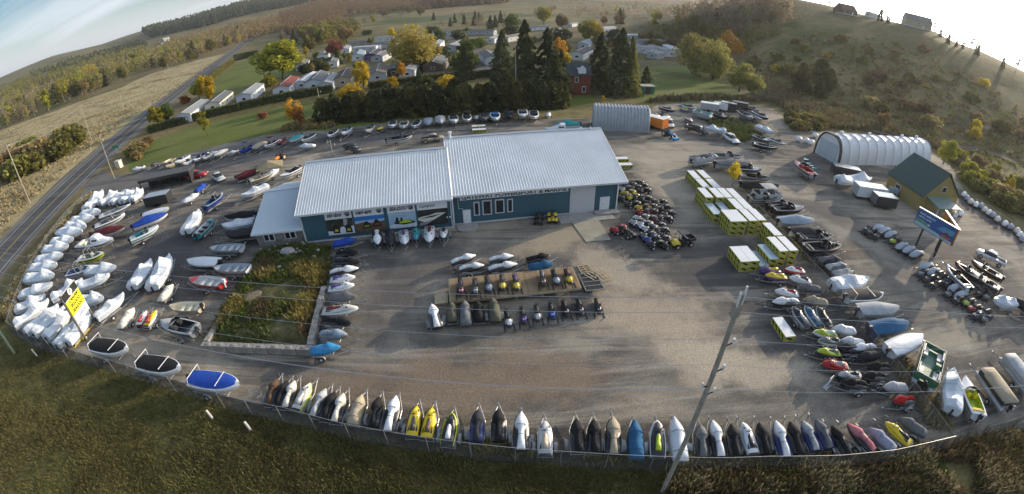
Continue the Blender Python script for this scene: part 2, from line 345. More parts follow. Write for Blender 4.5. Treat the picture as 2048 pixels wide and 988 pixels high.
def k_sled(cov=False):
    b = M().body([(-.15, .28, .22, .46, .30, .60, .16), (.25, .24, .36, .50, .42, .74, .20), (.65, .26, .40, .48, .42, .70, .22), (1.05, .30, .30, .44, .30, .58, .16), (1.3, .34, .14, .40, .14, .46, .06)])
    tn = M().body([(-1.55, .30, .24, .44, .25, .48, .22), (-.6, .26, .25, .46, .26, .52, .24), (.1, .26, .25, .46, .26, .52, .24)], 0)
    tr = M().body([(-1.45, .12, .2, .18, .2, .3, .2), (-1.2, .02, .2, .10, .2, .38, .2), (-.1, .02, .2, .10, .2, .38, .2), (.3, .18, .2, .22, .2, .34, .2)], 0)
    s = M().body([(-1.25, .50, .17, .66, .16, .74, .11), (-.7, .50, .17, .70, .16, .78, .11), (-.1, .54, .15, .70, .14, .78, .09), (.12, .60, .10, .70, .09, .76, .05)])
    hb = M().path([(.08, -.36, .98), (.20, 0, 1.0), (.08, .36, .98)], .022).tube((.32, 0, .7), (.18, 0, 1.0), .04)
    ws = M().grid(4, 2, lambda u, v: (.42 - .12 * v - .10 * abs(u - .5) * 2, (u - .5) * .44, .74 + .26 * v))
    b = M().body([(.02, .34, .14, .54, .22, .66, .12), (.30, .34, .22, .56, .28, .76, .14), (.62, .34, .26, .52, .28, .70, .16), (.92, .34, .20, .46, .20, .58, .10)])
    bp_ = M().body([(-.1, .20, .30, .34, .38, .44, .26), (.45, .18, .36, .34, .44, .48, .30), (.95, .22, .28, .34, .32, .42, .2), (1.22, .30, .12, .34, .12, .38, .06)])
    out = [P('body', b, 'body', True), P('belly_pan', bp_, 'trim', True), P('side_panel', M().box((.42, .36, .46), (.62, .04, .16)).box((.42, -.36, .46), (.62, .04, .16)), 'body'), P('headlight', M().box((.72, .09, .66), (.14, .12, .06)).box((.72, -.09, .66), (.14, .12, .06)), 'lamp'), P('tunnel', tn, 'trim'), P('track', tr, 'track'), P('seat', s, 'seat', True), P('handlebar', hb, 'track'), P('windshield', ws, 'glass')]
    for sg in (1, -1): out.append(P('ski', M().path([(.35, sg * .5, .04), (1.35, sg * .5, .04), (1.6, sg * .5, .2)], .055, 6).tube((.75, sg * .5, .05), (.6, sg * .3, .4), .03), 'trim'))
    out.append(P('rear_rack', M().path([(-1.0, .2, .56), (-1.62, .2, .6), (-1.62, -.2, .6), (-1.0, -.2, .56)], .02), 'track'))
    if cov: out = [x for x in out if x[0] not in ('seat', 'windshield', 'handlebar')] + [P('cover', M().body([(-1.3, .48, .26, .62, .22, .72, .14), (-.6, .46, .28, .70, .22, .82, .13), (-.05, .44, .40, .84, .28, 1.02, .16), (.3, .40, .48, .82, .34, 1.04, .16), (.8, .36, .48, .62, .40, .76, .18), (1.35, .36, .18, .44, .16, .50, .08)]), 'cover', True)]
    return out
def k_atv():
    f = M().body([(.25, .66, .14, .74, .18, .82, .12), (.55, .66, .24, .76, .24, .86, .16), (.95, .60, .22, .70, .22, .78, .14), (1.12, .54, .12, .60, .14, .64, .08)])
    for sg in (1, -1): f.loft([[(x0, sg * .30, z0), (x0, sg * .60, z0 - .03)] for x0, z0 in ((.28, .52), (.45, .70), (.72, .76), (1.0, .68), (1.12, .52))], closed=False, caps=False)
    r = M().body([(-1.1, .60, .20, .68, .22, .74, .16), (-.7, .64, .24, .72, .24, .80, .18), (-.35, .60, .16, .68, .18, .72, .12)])
    for sg in (1, -1): r.loft([[(x0, sg * .22, z0), (x0, sg * .60, z0 - .03)] for x0, z0 in ((-.30, .54), (-.45, .70), (-.72, .76), (-1.0, .70), (-1.14, .54))], closed=False, caps=False)
    s = M().body([(-.75, .72, .2, .84, .19, .90, .12), (-.2, .70, .18, .84, .17, .90, .11), (.25, .70, .14, .80, .13, .86, .08)])
    c = M().box((0, 0, .45), (1.5, .34, .32)).tube((.72, -.5, .3), (.72, .5, .3), .04).tube((-.72, -.5, .3), (-.72, .5, .3), .04)
    hb = M().path([(.22, -.38, 1.08), (.34, 0, 1.06), (.22, .38, 1.08)], .022).tube((.42, 0, .8), (.32, 0, 1.08), .04)
    def rk(x0, x1, z):
        m = M()
        for y in (-.36, -.18, 0, .18, .36): m.tube((x0, y, z), (x1, y, z), .015, 4)
        return m.tube((x0, -.38, z), (x0, .38, z), .02, 4).tube((x1, -.38, z), (x1, .38, z), .02, 4).tube(((x0 + x1) / 2, 0, z), ((x0 + x1) / 2, 0, z - .12), .03)
    out = [P('front_fender', f, 'body', True), P('rear_fender', r, 'body', True), P('seat', s, 'seat', True), P('chassis', c, 'track'), P('handlebar', hb, 'track'), P('front_rack', rk(.5, 1.1, .9), 'track'), P('rear_rack', rk(-1.15, -.6, .88), 'track')]
    for x in (.72, -.72):
        for sg in (1, -1): out.append(P('wheel', M().wheel((x, sg * .46, .32), .32, .26, 12), 'tyre', sub=[P('rim', M().wheel((x, sg * .47, .32), .15, .28, 8), 'rim')]))
    return out
def k_utv():
    b = M().body([(.55, .35, .5, .7, .62, .82, .5), (1.0, .38, .5, .68, .6, .9, .45), (1.45, .4, .42, .6, .5, .72, .34)])
    out = [P('hood', b, 'body', True), P('chassis', M().box((0, 0, .42), (2.5, 1.1, .2)), 'track'), P('seat', M().box((-.15, 0, .68), (.5, 1.1, .3)).box((-.42, 0, .95), (.16, 1.1, .5)), 'seat'),
           P('roof', M().box((-.05, 0, 1.86), (1.25, 1.25, .07), top=(.9, .9)), 'roof'), P('cargo_bed', M().box((-1.15, 0, .78), (1.0, 1.3, .05)).box((-1.15, .64, .95), (1.0, .05, .34)).box((-1.15, -.64, .95), (1.0, .05, .34)).box((-1.64, 0, .95), (.05, 1.3, .34)).box((-.66, 0, .95), (.05, 1.3, .34)), 'bed')]
    cg = M()
    for sg in (1, -1): cg.path([(.75, sg * .6, .8), (.5, sg * .58, 1.82), (-.6, sg * .58, 1.82), (-.65, sg * .6, .6)], .03).tube((-.05, sg * .58, .5), (-.05, sg * .58, 1.82), .025)
    out += [P('roll_cage', cg, 'track'), P('headlight', M().box((1.46, .3, .72), (.06, .18, .1)).box((1.46, -.3, .72), (.06, .18, .1)), 'lamp')]
    for x in (.98, -.98):
        for sg in (1, -1): out.append(P('wheel', M().wheel((x, sg * .64, .34), .34, .27, 14), 'tyre', sub=[P('rim', M().wheel((x, sg * .65, .34), .17, .29, 8), 'rim')]))
    return out

HW = [(-.5, .86), (-.3, .97), (-.05, 1.0), (.12, .95), (.27, .78), (.38, .52), (.46, .24), (.5, .03)]
def hull_rings(L, W, D, k=1.0):
    rr = []
    for (t, w_) in HW:
        x = t * L; hw = W / 2 * w_; up = max(0, (t - .1) / .4) ** 2.2
        zk = D * (.02 + .72 * up); zc = D * (.30 + .50 * up); zg = D * (.92 + .16 * up)
        rr.append([(x, 0, zk), (x, hw * .78, zc), (x, hw * .98, zg - .12 * D), (x, hw, zg)])
    return rr
def k_boat(L=5.8, W=2.25, D=1.05, tower=0, bow=False, cuddy=False):
    rr = hull_rings(L, W, D); rings = [[(p[0], -p[1], p[2]) for p in reversed(r[1:])] + r for r in rr]
    h = M().loft(rings, closed=False); k = len(h.v); h.quad(*[p for p in rings[0]])
    stp = M()
    for sg in (1, -1): stp.loft([[(r[2][0], sg * (r[2][1] + .012), r[2][2] - .02), (r[1][0] * .4 + r[2][0] * .6, sg * (r[1][1] * .4 + r[2][1] * .6 + .02), r[1][2] * .4 + r[2][2] * .6)] for r in rr], closed=False, caps=False)
    # side decks and foredeck (rim strips), open cockpit inside
    dk = M(); inn = []
    for i, ((t, w_), r) in enumerate(zip(HW, rr)):
        hw, zg = r[3][1], r[3][2]; iw = max(0.02, hw - (.20 if t < .1 else .2 + (t - .1) * (.9 if bow else 1.6))); inn.append((r[3][0], iw, zg + .05))
    lim = .40 if bow else .16
    ins = [p for p, (t, _) in zip(inn, HW) if t <= lim]
    for sg in (1, -1): dk.loft([[(r[3][0], sg * r[3][1], r[3][2]), (r[3][0], sg * (r[3][1] * .6 + p[1] * .4), p[2]), (p[0], sg * p[1], p[2])] for r, p in zip(rr, inn)][:len(ins)], closed=False, caps=False)
    fr = [(r[3], p) for r, p, (t, _) in zip(rr, inn, HW)][len(ins) - 1:]
    dk.loft([[(r[0], r[1], r[2]), (r[0], r[1] * .5, r[2] + .09), (r[0], 0, r[2] + .12), (r[0], -r[1] * .5, r[2] + .09), (r[0], -r[1], r[2])] for r, p in fr], closed=False, caps=False)
    a = ins[0]; dk.quad((a[0], a[1], a[2]), (a[0], -a[1], a[2]), (a[0] + .5, -a[1], a[2]), (a[0] + .5, a[1], a[2])).quad((a[0], rr[0][3][1], rr[0][3][2]), (a[0], -rr[0][3][1], rr[0][3][2]), (a[0], -a[1], a[2]), (a[0], a[1], a[2]))
    ln = M(); zf = D * .45
    for sg in (1, -1): ln.loft([[(p[0], sg * p[1], p[2]), (p[0], sg * p[1] * .92, zf)] for p in ins], closed=False, caps=False)
    ln.loft([[(p[0], p[1] * .92, zf), (p[0], -p[1] * .92, zf)] for p in ins], closed=False, caps=False)
    e = ins[-1]; ln.quad((e[0], e[1], e[2] + .05), (e[0], -e[1], e[2] + .05), (e[0], -e[1] * .9, zf), (e[0], e[1] * .9, zf))
    out = [P('hull', h, 'hull', True), P('hull_stripe', stp, 'stripe'), P('deck', dk, 'deck', True), P('cockpit_liner', ln, 'liner')]
    xs = .14 * L; ws_ = W * .36
    wsm = M().loft([[(xs - .5, ws_ + .04, D * 1.0), (xs - .55, ws_ * .92, D + .42)], [(xs - .02, ws_ * .8, D * 1.04), (xs - .2, ws_ * .72, D + .5)], [(xs + .14, 0, D * 1.06), (xs - .05, 0, D + .52)], [(xs - .02, -ws_ * .8, D * 1.04), (xs - .2, -ws_ * .72, D + .5)], [(xs - .5, -ws_ - .04, D), (xs - .55, -ws_ * .92, D + .42)]], closed=False, caps=False)
    out.append(P('windshield', wsm, 'glass', sub=[P('windshield_frame', M().path([(xs - .55, ws_ * .92, D + .43), (xs - .2, ws_ * .72, D + .51), (xs - .05, 0, D + .53), (xs - .2, -ws_ * .72, D + .51), (xs - .55, -ws_ * .92, D + .43)], .022), 'frame')]))
    for sg in (1, -1): out.append(P('seat', M().box((.02 * L, sg * W * .21, zf + .28), (.5, .5, .2)).box((.02 * L - .26, sg * W * .21, zf + .55), (.1, .48, .45)), 'seat'))
    out.append(P('rear_bench', M().box((-.36 * L, 0, zf + .24), (.55, W * .66, .38)).box((-.36 * L - .3, 0, zf + .5), (.12, W * .66, .3)), 'seat'))
    if bow: out.append(P('bow_seat', M().box((.27 * L, W * .2, zf + .22), (.9, .3, .3)).box((.27 * L, -W * .2, zf + .22), (.9, .3, .3)), 'seat'))
    out.append(P('console', M().box((.09 * L, W * .23, zf + .4), (.4, .5, .6), top=(.6, .9)).box((.09 * L, -W * .23, zf + .4), (.4, .5, .6), top=(.6, .9)), 'liner'))
    out.append(P('outboard_motor', M().box((-.5 * L - .3, 0, D * .98), (.5, .34, .5), top=(.8, .7)).box((-.5 * L - .24, 0, D * .45), (.22, .12, .8)).box((-.5 * L - .1, 0, D * .8), (.3, .26, .2)), 'motor'))
    if tower:
        tw = M()
        for sg in (1, -1): tw.path([(-.05 * L, sg * W * .45, D), (-.08 * L, sg * W * .36, D + 1.25), (.08 * L, sg * W * .36, D + 1.3), (.16 * L, sg * W * .43, D)], .035)
        tw.tube((-.08 * L, W * .36, D + 1.25), (-.08 * L, -W * .36, D + 1.25), .035).tube((.08 * L, W * .36, D + 1.3), (.08 * L, -W * .36, D + 1.3), .035); out.append(P('tower', tw, 'frame'))
    if tower == 2: out.append(P('bimini_top', M().box((0, 0, D + 1.38), (1.3, W * .8, .05), top=(.9, .9)), 'cover'))
    if cuddy: out.append(P('cabin', M().body([(-.02 * L, D, .85, D + .35, .82, D + .85, .6), (.1 * L, D, .85, D + .3, .8, D + .85, .55), (.2 * L, D, .75, D + .2, .65, D + .45, .4), (.38 * L, D * 1.05, .3, D * 1.1, .25, D * 1.15, .15)]), 'deck', sub=[P('cabin_window', M().box((.09 * L, .80, D + .42), (.8, .05, .22)).box((.09 * L, -.80, D + .42), (.8, .05, .22)), 'glass')]))
    return out
def k_binset():
    out = [e for e in k_boat() if not isinstance(e, Multi) and e[0] in ('hull', 'hull_stripe', 'deck', 'windshield', 'outboard_motor')]; L, W, D_ = 5.8, 2.25, 1.05
    st = []
    for (t, w_), r in zip(HW, hull_rings(L, W, D_)):
        if t > .41: break
        hw, zg = r[3][1], r[3][2]; a = hw - .10; pk = .10 + .16 * max(0, 1 - abs(t) / .5); st.append([(r[3][0], a, zg + .075), (r[3][0], a * .5, zg + pk + .06), (r[3][0], 0, zg + pk + .1), (r[3][0], -a * .5, zg + pk + .06), (r[3][0], -a, zg + .075)])
    st.insert(0, [(x - .18, y * .95, z) for x, y, z in st[0]]); z1 = st[-1][0][2]; st.append([(L * .455, y * .35, z1 + .03) for x, y, z in st[-1]])
    c = M().loft(st, closed=False); out = [e for e in out if e[0] != 'windshield']
    out.append(P('fabric_cover', c, 'cover', True)); out.append(P('cover_seam', M().box((.13 * L, 0, D_ + .31), (.07, W * .80, .04)), 'deck'))
    out.append(P('bimini_pole', M().path([(-.44 * L, W * .45, D_), (-.40 * L, W * .42, D_ + .75), (-.40 * L, -W * .42, D_ + .75), (-.44 * L, -W * .45, D_)], .035), 'deck')); return out
def k_bcov(L=5.8, W=2.25, D=1.05, peak=.5, seed=1):
    rnd = random.Random(seed); rr = hull_rings(L, W, D); rings = [[(p[0], -p[1], p[2]) for p in reversed(r[1:])] + r for r in rr]
    h = M().loft(rings, closed=False); h.quad(*[p for p in rings[0]])
    st = []
    for (t, w_), r in zip(HW, rr):
        hw, zg = r[3][1], r[3][2]; q = max(0, 1 - abs(t + .02) / .52); pk = peak * (q ** .8) + .08 + rnd.uniform(-.05, .05)
        st.append([(r[3][0], hw + .02, zg - .10), (r[3][0], hw * .97, zg + .03), (r[3][0], hw * .62, zg + pk * rnd.uniform(.55, .75)), (r[3][0], hw * .2, zg + pk), (r[3][0], -hw * .2, zg + pk), (r[3][0], -hw * .62, zg + pk * rnd.uniform(.55, .75)), (r[3][0], -hw * .97, zg + .03), (r[3][0], -hw - .02, zg - .10)])
    c = M().loft(st, closed=False); c.quad(*st[0])
    rub = M().path([r[3] for r in rr] , .035, 4).path([(r[3][0], -r[3][1], r[3][2]) for r in rr], .035, 4)
    return [P('hull', h, 'hull', True), P('fabric_cover', c, 'cover', True), P('rub_rail', rub, 'stripe'), P('outboard_motor', M().box((-.5 * L - .3, 0, D * .98), (.5, .34, .5), top=(.8, .7)).box((-.5 * L - .24, 0, D * .45), (.22, .12, .8)).box((-.5 * L - .1, 0, D * .8), (.3, .26, .2)), 'motor')]
def k_wrap(seed=1, L=6.2, W=2.3, D=1.1, tall=.75, win=.15):
    rnd = random.Random(seed); T = [-.53, -.5, -.40, -.28, -.16, -.04, .04, .12, .2, .3, .38, .44, .48, .51]; st = []
    pkx = win
    for t in T:
        w_ = lerp_tab(HW, t) if t > -.5 else .80; hw = W / 2 * w_ * 1.03 + .02; up = max(0, (t - .1) / .4) ** 2.2; zg = D * (.92 + .2 * up)
        q = tall * (math.exp(-((t - pkx) / .13) ** 2) + .62 * math.exp(-((t + .42) / .12) ** 2)) + .26 * tall * max(0, 1 - abs(t) * 2)
        if t < -.51: q *= .5
        j = lambda a: rnd.uniform(-a, a)
        st.append([(t * L, hw * .80, D * (.28 + .5 * up) + j(.03)), (t * L, hw * 1.0, zg - .12 + j(.03)), (t * L, hw * .86, zg + q * .35 + .02 + j(.02)), (t * L, hw * .36, zg + q * .74 + .05 + j(.05)), (t * L, j(.03), zg + q * 1.12 + .10 + j(.03)),
                   (t * L, -hw * .36, zg + q * .74 + .05 + j(.05)), (t * L, -hw * .86, zg + q * .35 + .02 + j(.02)), (t * L, -hw * 1.0, zg - .12 + j(.03)), (t * L, -hw * .80, D * (.28 + .5 * up) + j(.03))])
    c = M().loft(st, closed=False); c.quad(*st[0]); c.quad(*reversed(st[-1]))
    rr = hull_rings(L * .99, W * .95, D * .9); rings = [[(p[0], -p[1], p[2]) for p in reversed(r[1:3])] + r[:3] for r in rr]
    h = M().loft(rings, closed=False)
    bd = M()
    for sg in (1, -1): bd.path([(r[1][0], sg * (abs(r[1][1]) + .012), r[1][2] + .02) for r in st[1:]], .022, 4)
    bd.path([(p[0] - .02 * (p[0] < 0), p[1], p[2] + .015) for p in st[5][1:8]], .016, 4)
    return [P('wrapping', c, 'cover', False), P('band', bd, 'seam'), P('hull', h, 'hull', True), P('outboard_skeg', M().box((-.53 * L - .12, 0, D * .5), (.22, .14, .7)), 'motor')]
def k_alum(motor=True, L=4.4, W=1.7, D=.72):
    rr = hull_rings(L, W, D); rings = [[(p[0], -p[1], p[2]) for p in reversed(r[1:])] + r for r in rr]
    h = M().loft(rings, closed=False); h.quad(*[p for p in rings[0]])
    ir = [[(p[0] * .985, -p[1] * .95, p[2] + (0.05 if i < 3 else .0)) for i, p in enumerate(reversed(r[1:]))] + [(p[0] * .985, p[1] * .95, p[2] + .05) for p in r] for r in rr]
    inn = M().loft([[(x, y, z - (.05 if abs(y) > 1e9 else 0)) for x, y, z in r] for r in ir], closed=False)
    rail = M().path([r[3] for r in rr], .03, 4).path([(r[3][0], -r[3][1], r[3][2]) for r in rr], .03, 4)
    out = [P('hull', h, 'hull', True), P('inner_skin', inn, 'liner', True), P('gunwale', rail, 'rail')]
    for x in (-1.55, -.6, .4): out.append(P('bench', M().box((x, 0, D * .62), (.32, W * .86, .06)).box((x, 0, D * .4), (.26, W * .6, .3)), 'seat'))
    out.append(P('bow_deck', M().quad((L * .30, W * .38, D * .97), (L * .30, -W * .38, D * .97), (L * .46, -W * .14, D * 1.04), (L * .46, W * .14, D * 1.04)), 'hull'))
    if motor: out.append(P('outboard_motor', M().box((-.5 * L - .2, 0, D * 1.25), (.42, .28, .4), top=(.8, .7)).box((-.5 * L - .14, 0, D * .6), (.16, .1, .8)), 'motor'))
    return out
def k_pontoon(L=6.2, W=2.4, cov=0):
    out = []
    for sg in (1, -1): out.append(P('pontoon_tube', M().tube((-L / 2, sg * .85, .35), (L / 2 - .6, sg * .85, .35), .30, 10).tube((L / 2 - .6, sg * .85, .35), (L / 2, sg * .85, .5), .30, 10, .06), 'tube', True))
    out.append(P('deck_floor', M().box((-.1, 0, .72), (L - .4, W, .08)), 'floor'))
    fn = M()
    for sg in (1, -1): fn.box((-.15, sg * W / 2 * .97, 1.08), (L - .9, .04, .56))
    fn.box((-L / 2 + .32, 0, 1.08), (.04, W * .9, .56)).box((L / 2 - .6, 0, 1.08), (.04, W * .9, .56)); out.append(P('side_fence', fn, 'panel'))
    rl = M()
    for sg in (1, -1): rl.tube((-L / 2 + .3, sg * W / 2 * .97, 1.4), (L / 2 - .6, sg * W / 2 * .97, 1.4), .03)
    rl.tube((L / 2 - .6, W / 2 * .95, 1.4), (L / 2 - .6, -W / 2 * .95, 1.4), .03).tube((-L / 2 + .3, W / 2 * .95, 1.4), (-L / 2 + .3, -W / 2 * .95, 1.4), .03); out.append(P('top_rail', rl, 'rail'))
    if cov != 1:
        for x, sg in ((1.4, 1), (1.4, -1), (-1.9, 1), (-1.9, -1)): out.append(P('bench_seat', M().box((x, sg * .78, .95), (1.3, .55, .36)).box((x, sg * 1.02, 1.25), (1.3, .12, .4)), 'seat'))
        out.append(P('helm_console', M().box((-.3, -.7, 1.1), (.6, .6, .7), top=(.6, .9)), 'panel'))
    if cov == 1: out.append(P('cover', M().body([(-L / 2 + .2, 1.2, 1.18, 1.42, 1.18, 1.5, .7), (-1.5, 1.2, 1.2, 1.42, 1.2, 1.7, .5), (0, 1.2, 1.2, 1.42, 1.2, 1.62, .6), (1.4, 1.2, 1.2, 1.42, 1.2, 1.75, .5), (L / 2 - .5, 1.2, 1.1, 1.42, 1.1, 1.48, .7)]), 'cover', True))
    if cov == 2:
        out.append(P('bimini_top', M().body([(-1.6, 2.45, 1.15, 2.5, 1.1, 2.52, .7), (-.2, 2.5, 1.15, 2.56, 1.1, 2.58, .7), (1.2, 2.45, 1.15, 2.5, 1.1, 2.52, .7)]), 'cover'))
        out.append(P('bimini_frame', M().path([(-.2, 1.15, 1.4), (-1.4, 1.12, 2.46)], .025).path([(-.2, -1.15, 1.4), (-1.4, -1.12, 2.46)], .025).path([(-.2, 1.15, 1.4), (1.1, 1.12, 2.46)], .025).path([(-.2, -1.15, 1.4), (1.1, -1.12, 2.46)], .025), 'rail'))
    out.append(P('outboard_motor', M().box((-L / 2 - .1, 0, 1.0), (.45, .34, .5), top=(.8, .7)).box((-L / 2 - .05, 0, .55), (.2, .12, .7)), 'motor'))
    return out
def k_trailer(L=6.0, W=1.8, z=.42, tl=1.4, axles=1):
    """frame under a boat of length L, tongue ahead of the bow (+x)"""
    f = M()
    for sg in (1, -1): f.tube((-L * .45, sg * W * .34, z), (L * .25, sg * W * .34, z), .04, 4).tube((L * .25, sg * W * .34, z), (L * .5 + tl, 0, z), .04, 4)
    for x in (-L * .42, -L * .1, L * .22): f.tube((x, -W * .34, z), (x, W * .34, z), .035, 4)
    bk = M()
    for sg in (1, -1): bk.box((-L * .12, sg * W * .28, z + .1), (L * .55, .09, .08))
    out = [P('frame', f, 'frame'), P('bunk', bk, 'bunk'), P('tongue_jack', M().tube((L * .5 + tl - .25, .1, .05), (L * .5 + tl - .25, .1, z + .5), .03), 'jack'), P('coupler', M().box((L * .5 + tl, 0, z + .02), (.28, .12, .1)), 'jack'), P('winch_post', M().tube((L * .5 + tl - .75, 0, z), (L * .5 + tl - .85, 0, z + .45), .03), 'jack')]
    xs = (-L * .14,) if axles == 1 else (-L * .14 - .4, -L * .14 + .4)
    for x in xs:
        for sg in (1, -1): out.append(P('wheel', M().wheel((x, sg * W * .5, .3), .3, .18, 12), 'tyre', sub=[P('rim', M().wheel((x, sg * W * .505, .3), .16, .19, 8), 'rim')]))
    fd = M()
    for sg in (1, -1): fd.loft([[(x0, sg * W * .5 - .12, zz_), (x0, sg * W * .5 + .12, zz_)] for x0, zz_ in ((xs[0] - .42, .35), (xs[0] - .3, .62), (xs[0], .68), (xs[-1] + .3, .62), (xs[-1] + .42, .35))], closed=False, caps=False)
    out.append(P('fender', fd, 'frame')); return out
def car_windows(m, st): pass
def k_car(kind='car'):
    if kind == 'car':
        b = M().body([(-2.2, .35, .70, .62, .80, .84, .66), (-1.9, .25, .78, .62, .88, .95, .72), (-1.0, .22, .82, .60, .90, .95, .78), (.7, .22, .82, .60, .90, .92, .78), (1.6, .24, .80, .56, .88, .80, .70), (2.1, .28, .72, .50, .78, .66, .58), (2.25, .36, .6, .45, .62, .55, .5)])
        g = M().body([(-1.65, .90, .72, 1.0, .68, 1.05, .6), (-1.1, .92, .76, 1.2, .66, 1.38, .54), (.0, .92, .78, 1.22, .68, 1.42, .56), (.35, .90, .77, 1.15, .66, 1.3, .54), (.95, .88, .74, .95, .68, .98, .6)])
        rf = M().body([(-1.15, 1.34, .55, 1.37, .54, 1.40, .4), (-.5, 1.40, .57, 1.43, .56, 1.45, .4), (.2, 1.36, .55, 1.40, .54, 1.42, .4)])
    elif kind == 'van':
        b = M().body([(-2.3, .35, .80, .9, .9, 1.1, .86), (-2.2, .3, .84, .9, .92, 1.2, .88), (1.2, .3, .84, .8, .92, 1.1, .85), (1.9, .3, .8, .7, .88, .95, .7), (2.3, .35, .7, .55, .72, .7, .55)])
        g = M().body([(-2.26, 1.1, .84, 1.5, .80, 1.66, .74), (-.2, 1.1, .88, 1.5, .82, 1.7, .74), (.7, 1.1, .86, 1.45, .78, 1.62, .68), (1.5, 1.0, .8, 1.1, .72, 1.15, .6)])
        rf = M().body([(-2.28, 1.64, .78, 1.7, .76, 1.78, .6), (-.2, 1.66, .8, 1.74, .77, 1.84, .6), (.75, 1.6, .72, 1.64, .7, 1.70, .5)])
    else:
        b = M().body([(.1, .45, .84, .75, .93, 1.08, .85), (1.2, .42, .84, .75, .93, 1.08, .84), (1.5, .42, .84, .72, .92, 1.05, .78), (2.4, .45, .8, .68, .88, .95, .68), (2.75, .5, .7, .6, .74, .78, .6)])
        b.body([(-2.75, .5, .82, .75, .92, .78, .92), (.1, .45, .84, .75, .93, .78, .92)], 0)
        for sg in (1, -1): b.box((-1.32, sg * .88, .92), (2.8, .09, .34))
        b.box((-2.72, 0, .92), (.08, 1.75, .34))
        g = M().body([(-.75 + .0, 1.04, .82, 1.35, .74, 1.62, .66), (.6, 1.06, .84, 1.35, .76, 1.66, .66), (.95, 1.06, .84, 1.3, .74, 1.56, .62), (1.55, 1.02, .8, 1.1, .74, 1.12, .66)])
        rf = M().body([(-.78, 1.60, .68, 1.64, .67, 1.70, .5), (.3, 1.64, .69, 1.68, .68, 1.74, .5), (.95, 1.54, .64, 1.58, .62, 1.62, .5)])
        b.box((-.35, 0, .95), (.9, 1.74, .3))
    x0, x1 = {'car': (-1.35, 1.35), 'van': (-1.5, 1.45), 'pickup': (-1.75, 1.85)}[kind]; r = .33 if kind == 'car' else .38; yw = .80
    out = [P('body', b, 'body', True), P('window_band', g, 'glass', True), P('roof', rf, 'body', True)]
    for x in (x0, x1):
        for sg in (1, -1): out.append(P('wheel', M().wheel((x, sg * yw, r), r, .24, 16), 'tyre', sub=[P('rim', M().wheel((x, sg * (yw + .01), r), r * .58, .25, 10), 'rim')]))
    fx = {'car': 2.2, 'van': 2.25, 'pickup': 2.7}[kind]
    for sg in (1, -1): out += [P('headlight', M().box((fx - .06, sg * .6, .66), (.14, .26, .13)), 'lamp'), P('tail_light', M().box((-fx + .02, sg * .7, .76), (.10, .16, .2)), 'tail')]
    out += [P('bumper', M().box((fx, 0, .42), (.16, 1.4, .18)), 'trim'), P('bumper', M().box((-fx, 0, .45), (.14, 1.4, .18)), 'trim')]
    if kind == 'pickup': out.append(P('cargo_bed', M().box((-1.5, 0, .81), (2.3, 1.6, .03)), 'trim'))
    return out
def k_tractor():
    out = [P('hood', M().body([(.1, .7, .28, .95, .3, 1.15, .2), (1.2, .7, .26, .9, .28, 1.08, .18), (1.4, .7, .22, .85, .22, .98, .15)]), 'body', True), P('chassis', M().box((.2, 0, .55), (2.2, .34, .3)), 'trim'), P('seat', M().box((-.55, 0, 1.0), (.4, .45, .12)).box((-.75, 0, 1.2), (.1, .45, .35)), 'seat'), P('fender', M().box((-.7, .48, 1.15), (.8, .25, .06)).box((-.7, -.48, 1.15), (.8, .25, .06)), 'body'),
           P('roll_bar', M().path([(-.9, .4, .8), (-.9, .4, 2.1), (-.9, -.4, 2.1), (-.9, -.4, .8)], .035), 'trim'), P('loader', M().path([(.3, .45, .9), (1.2, .45, 1.0), (1.9, .45, .35)], .06).path([(.3, -.45, .9), (1.2, -.45, 1.0), (1.9, -.45, .35)], .06).box((2.15, 0, .3), (.5, 1.4, .45), top=(1.3, 1)), 'body')]
    for x, r, wd in ((-.7, .62, .34), (1.1, .38, .22)):
        for sg in (1, -1): out.append(P('wheel', M().wheel((x, sg * .62, r), r, wd, 16), 'tyre', sub=[P('rim', M().wheel((x, sg * .64, r), r * .5, wd + .02, 10), 'rim')]))
    return out
def k_cargo(L=4.2, W=2.1, Hh=2.1):
    out = [P('box_body', M().box((0, 0, .5 + Hh / 2), (L, W, Hh), top=(.995, .985)), 'body'), P('roof_panel', M().box((0, 0, .53 + Hh), (L * .98, W * .96, .05)), 'roof'), P('lower_trim', M().box((0, 0, .52), (L + .04, W + .04, .16)), 'trim'), P('rear_door', M().box((-L / 2 - .02, 0, .55 + Hh * .48), (.04, W * .9, Hh * .86)), 'door'), P('tongue', M().tube((L / 2, .5, .45), (L / 2 + 1.1, 0, .45), .05).tube((L / 2, -.5, .45), (L / 2 + 1.1, 0, .45), .05), 'trim')]
    for sg in (1, -1): out.append(P('wheel', M().wheel((-.2, sg * (W / 2 + .03), .33), .33, .2, 12), 'tyre')); out.append(P('fender', M().box((-.2, sg * (W / 2 + .04), .72), (.95, .22, .08)), 'trim'))
    return out
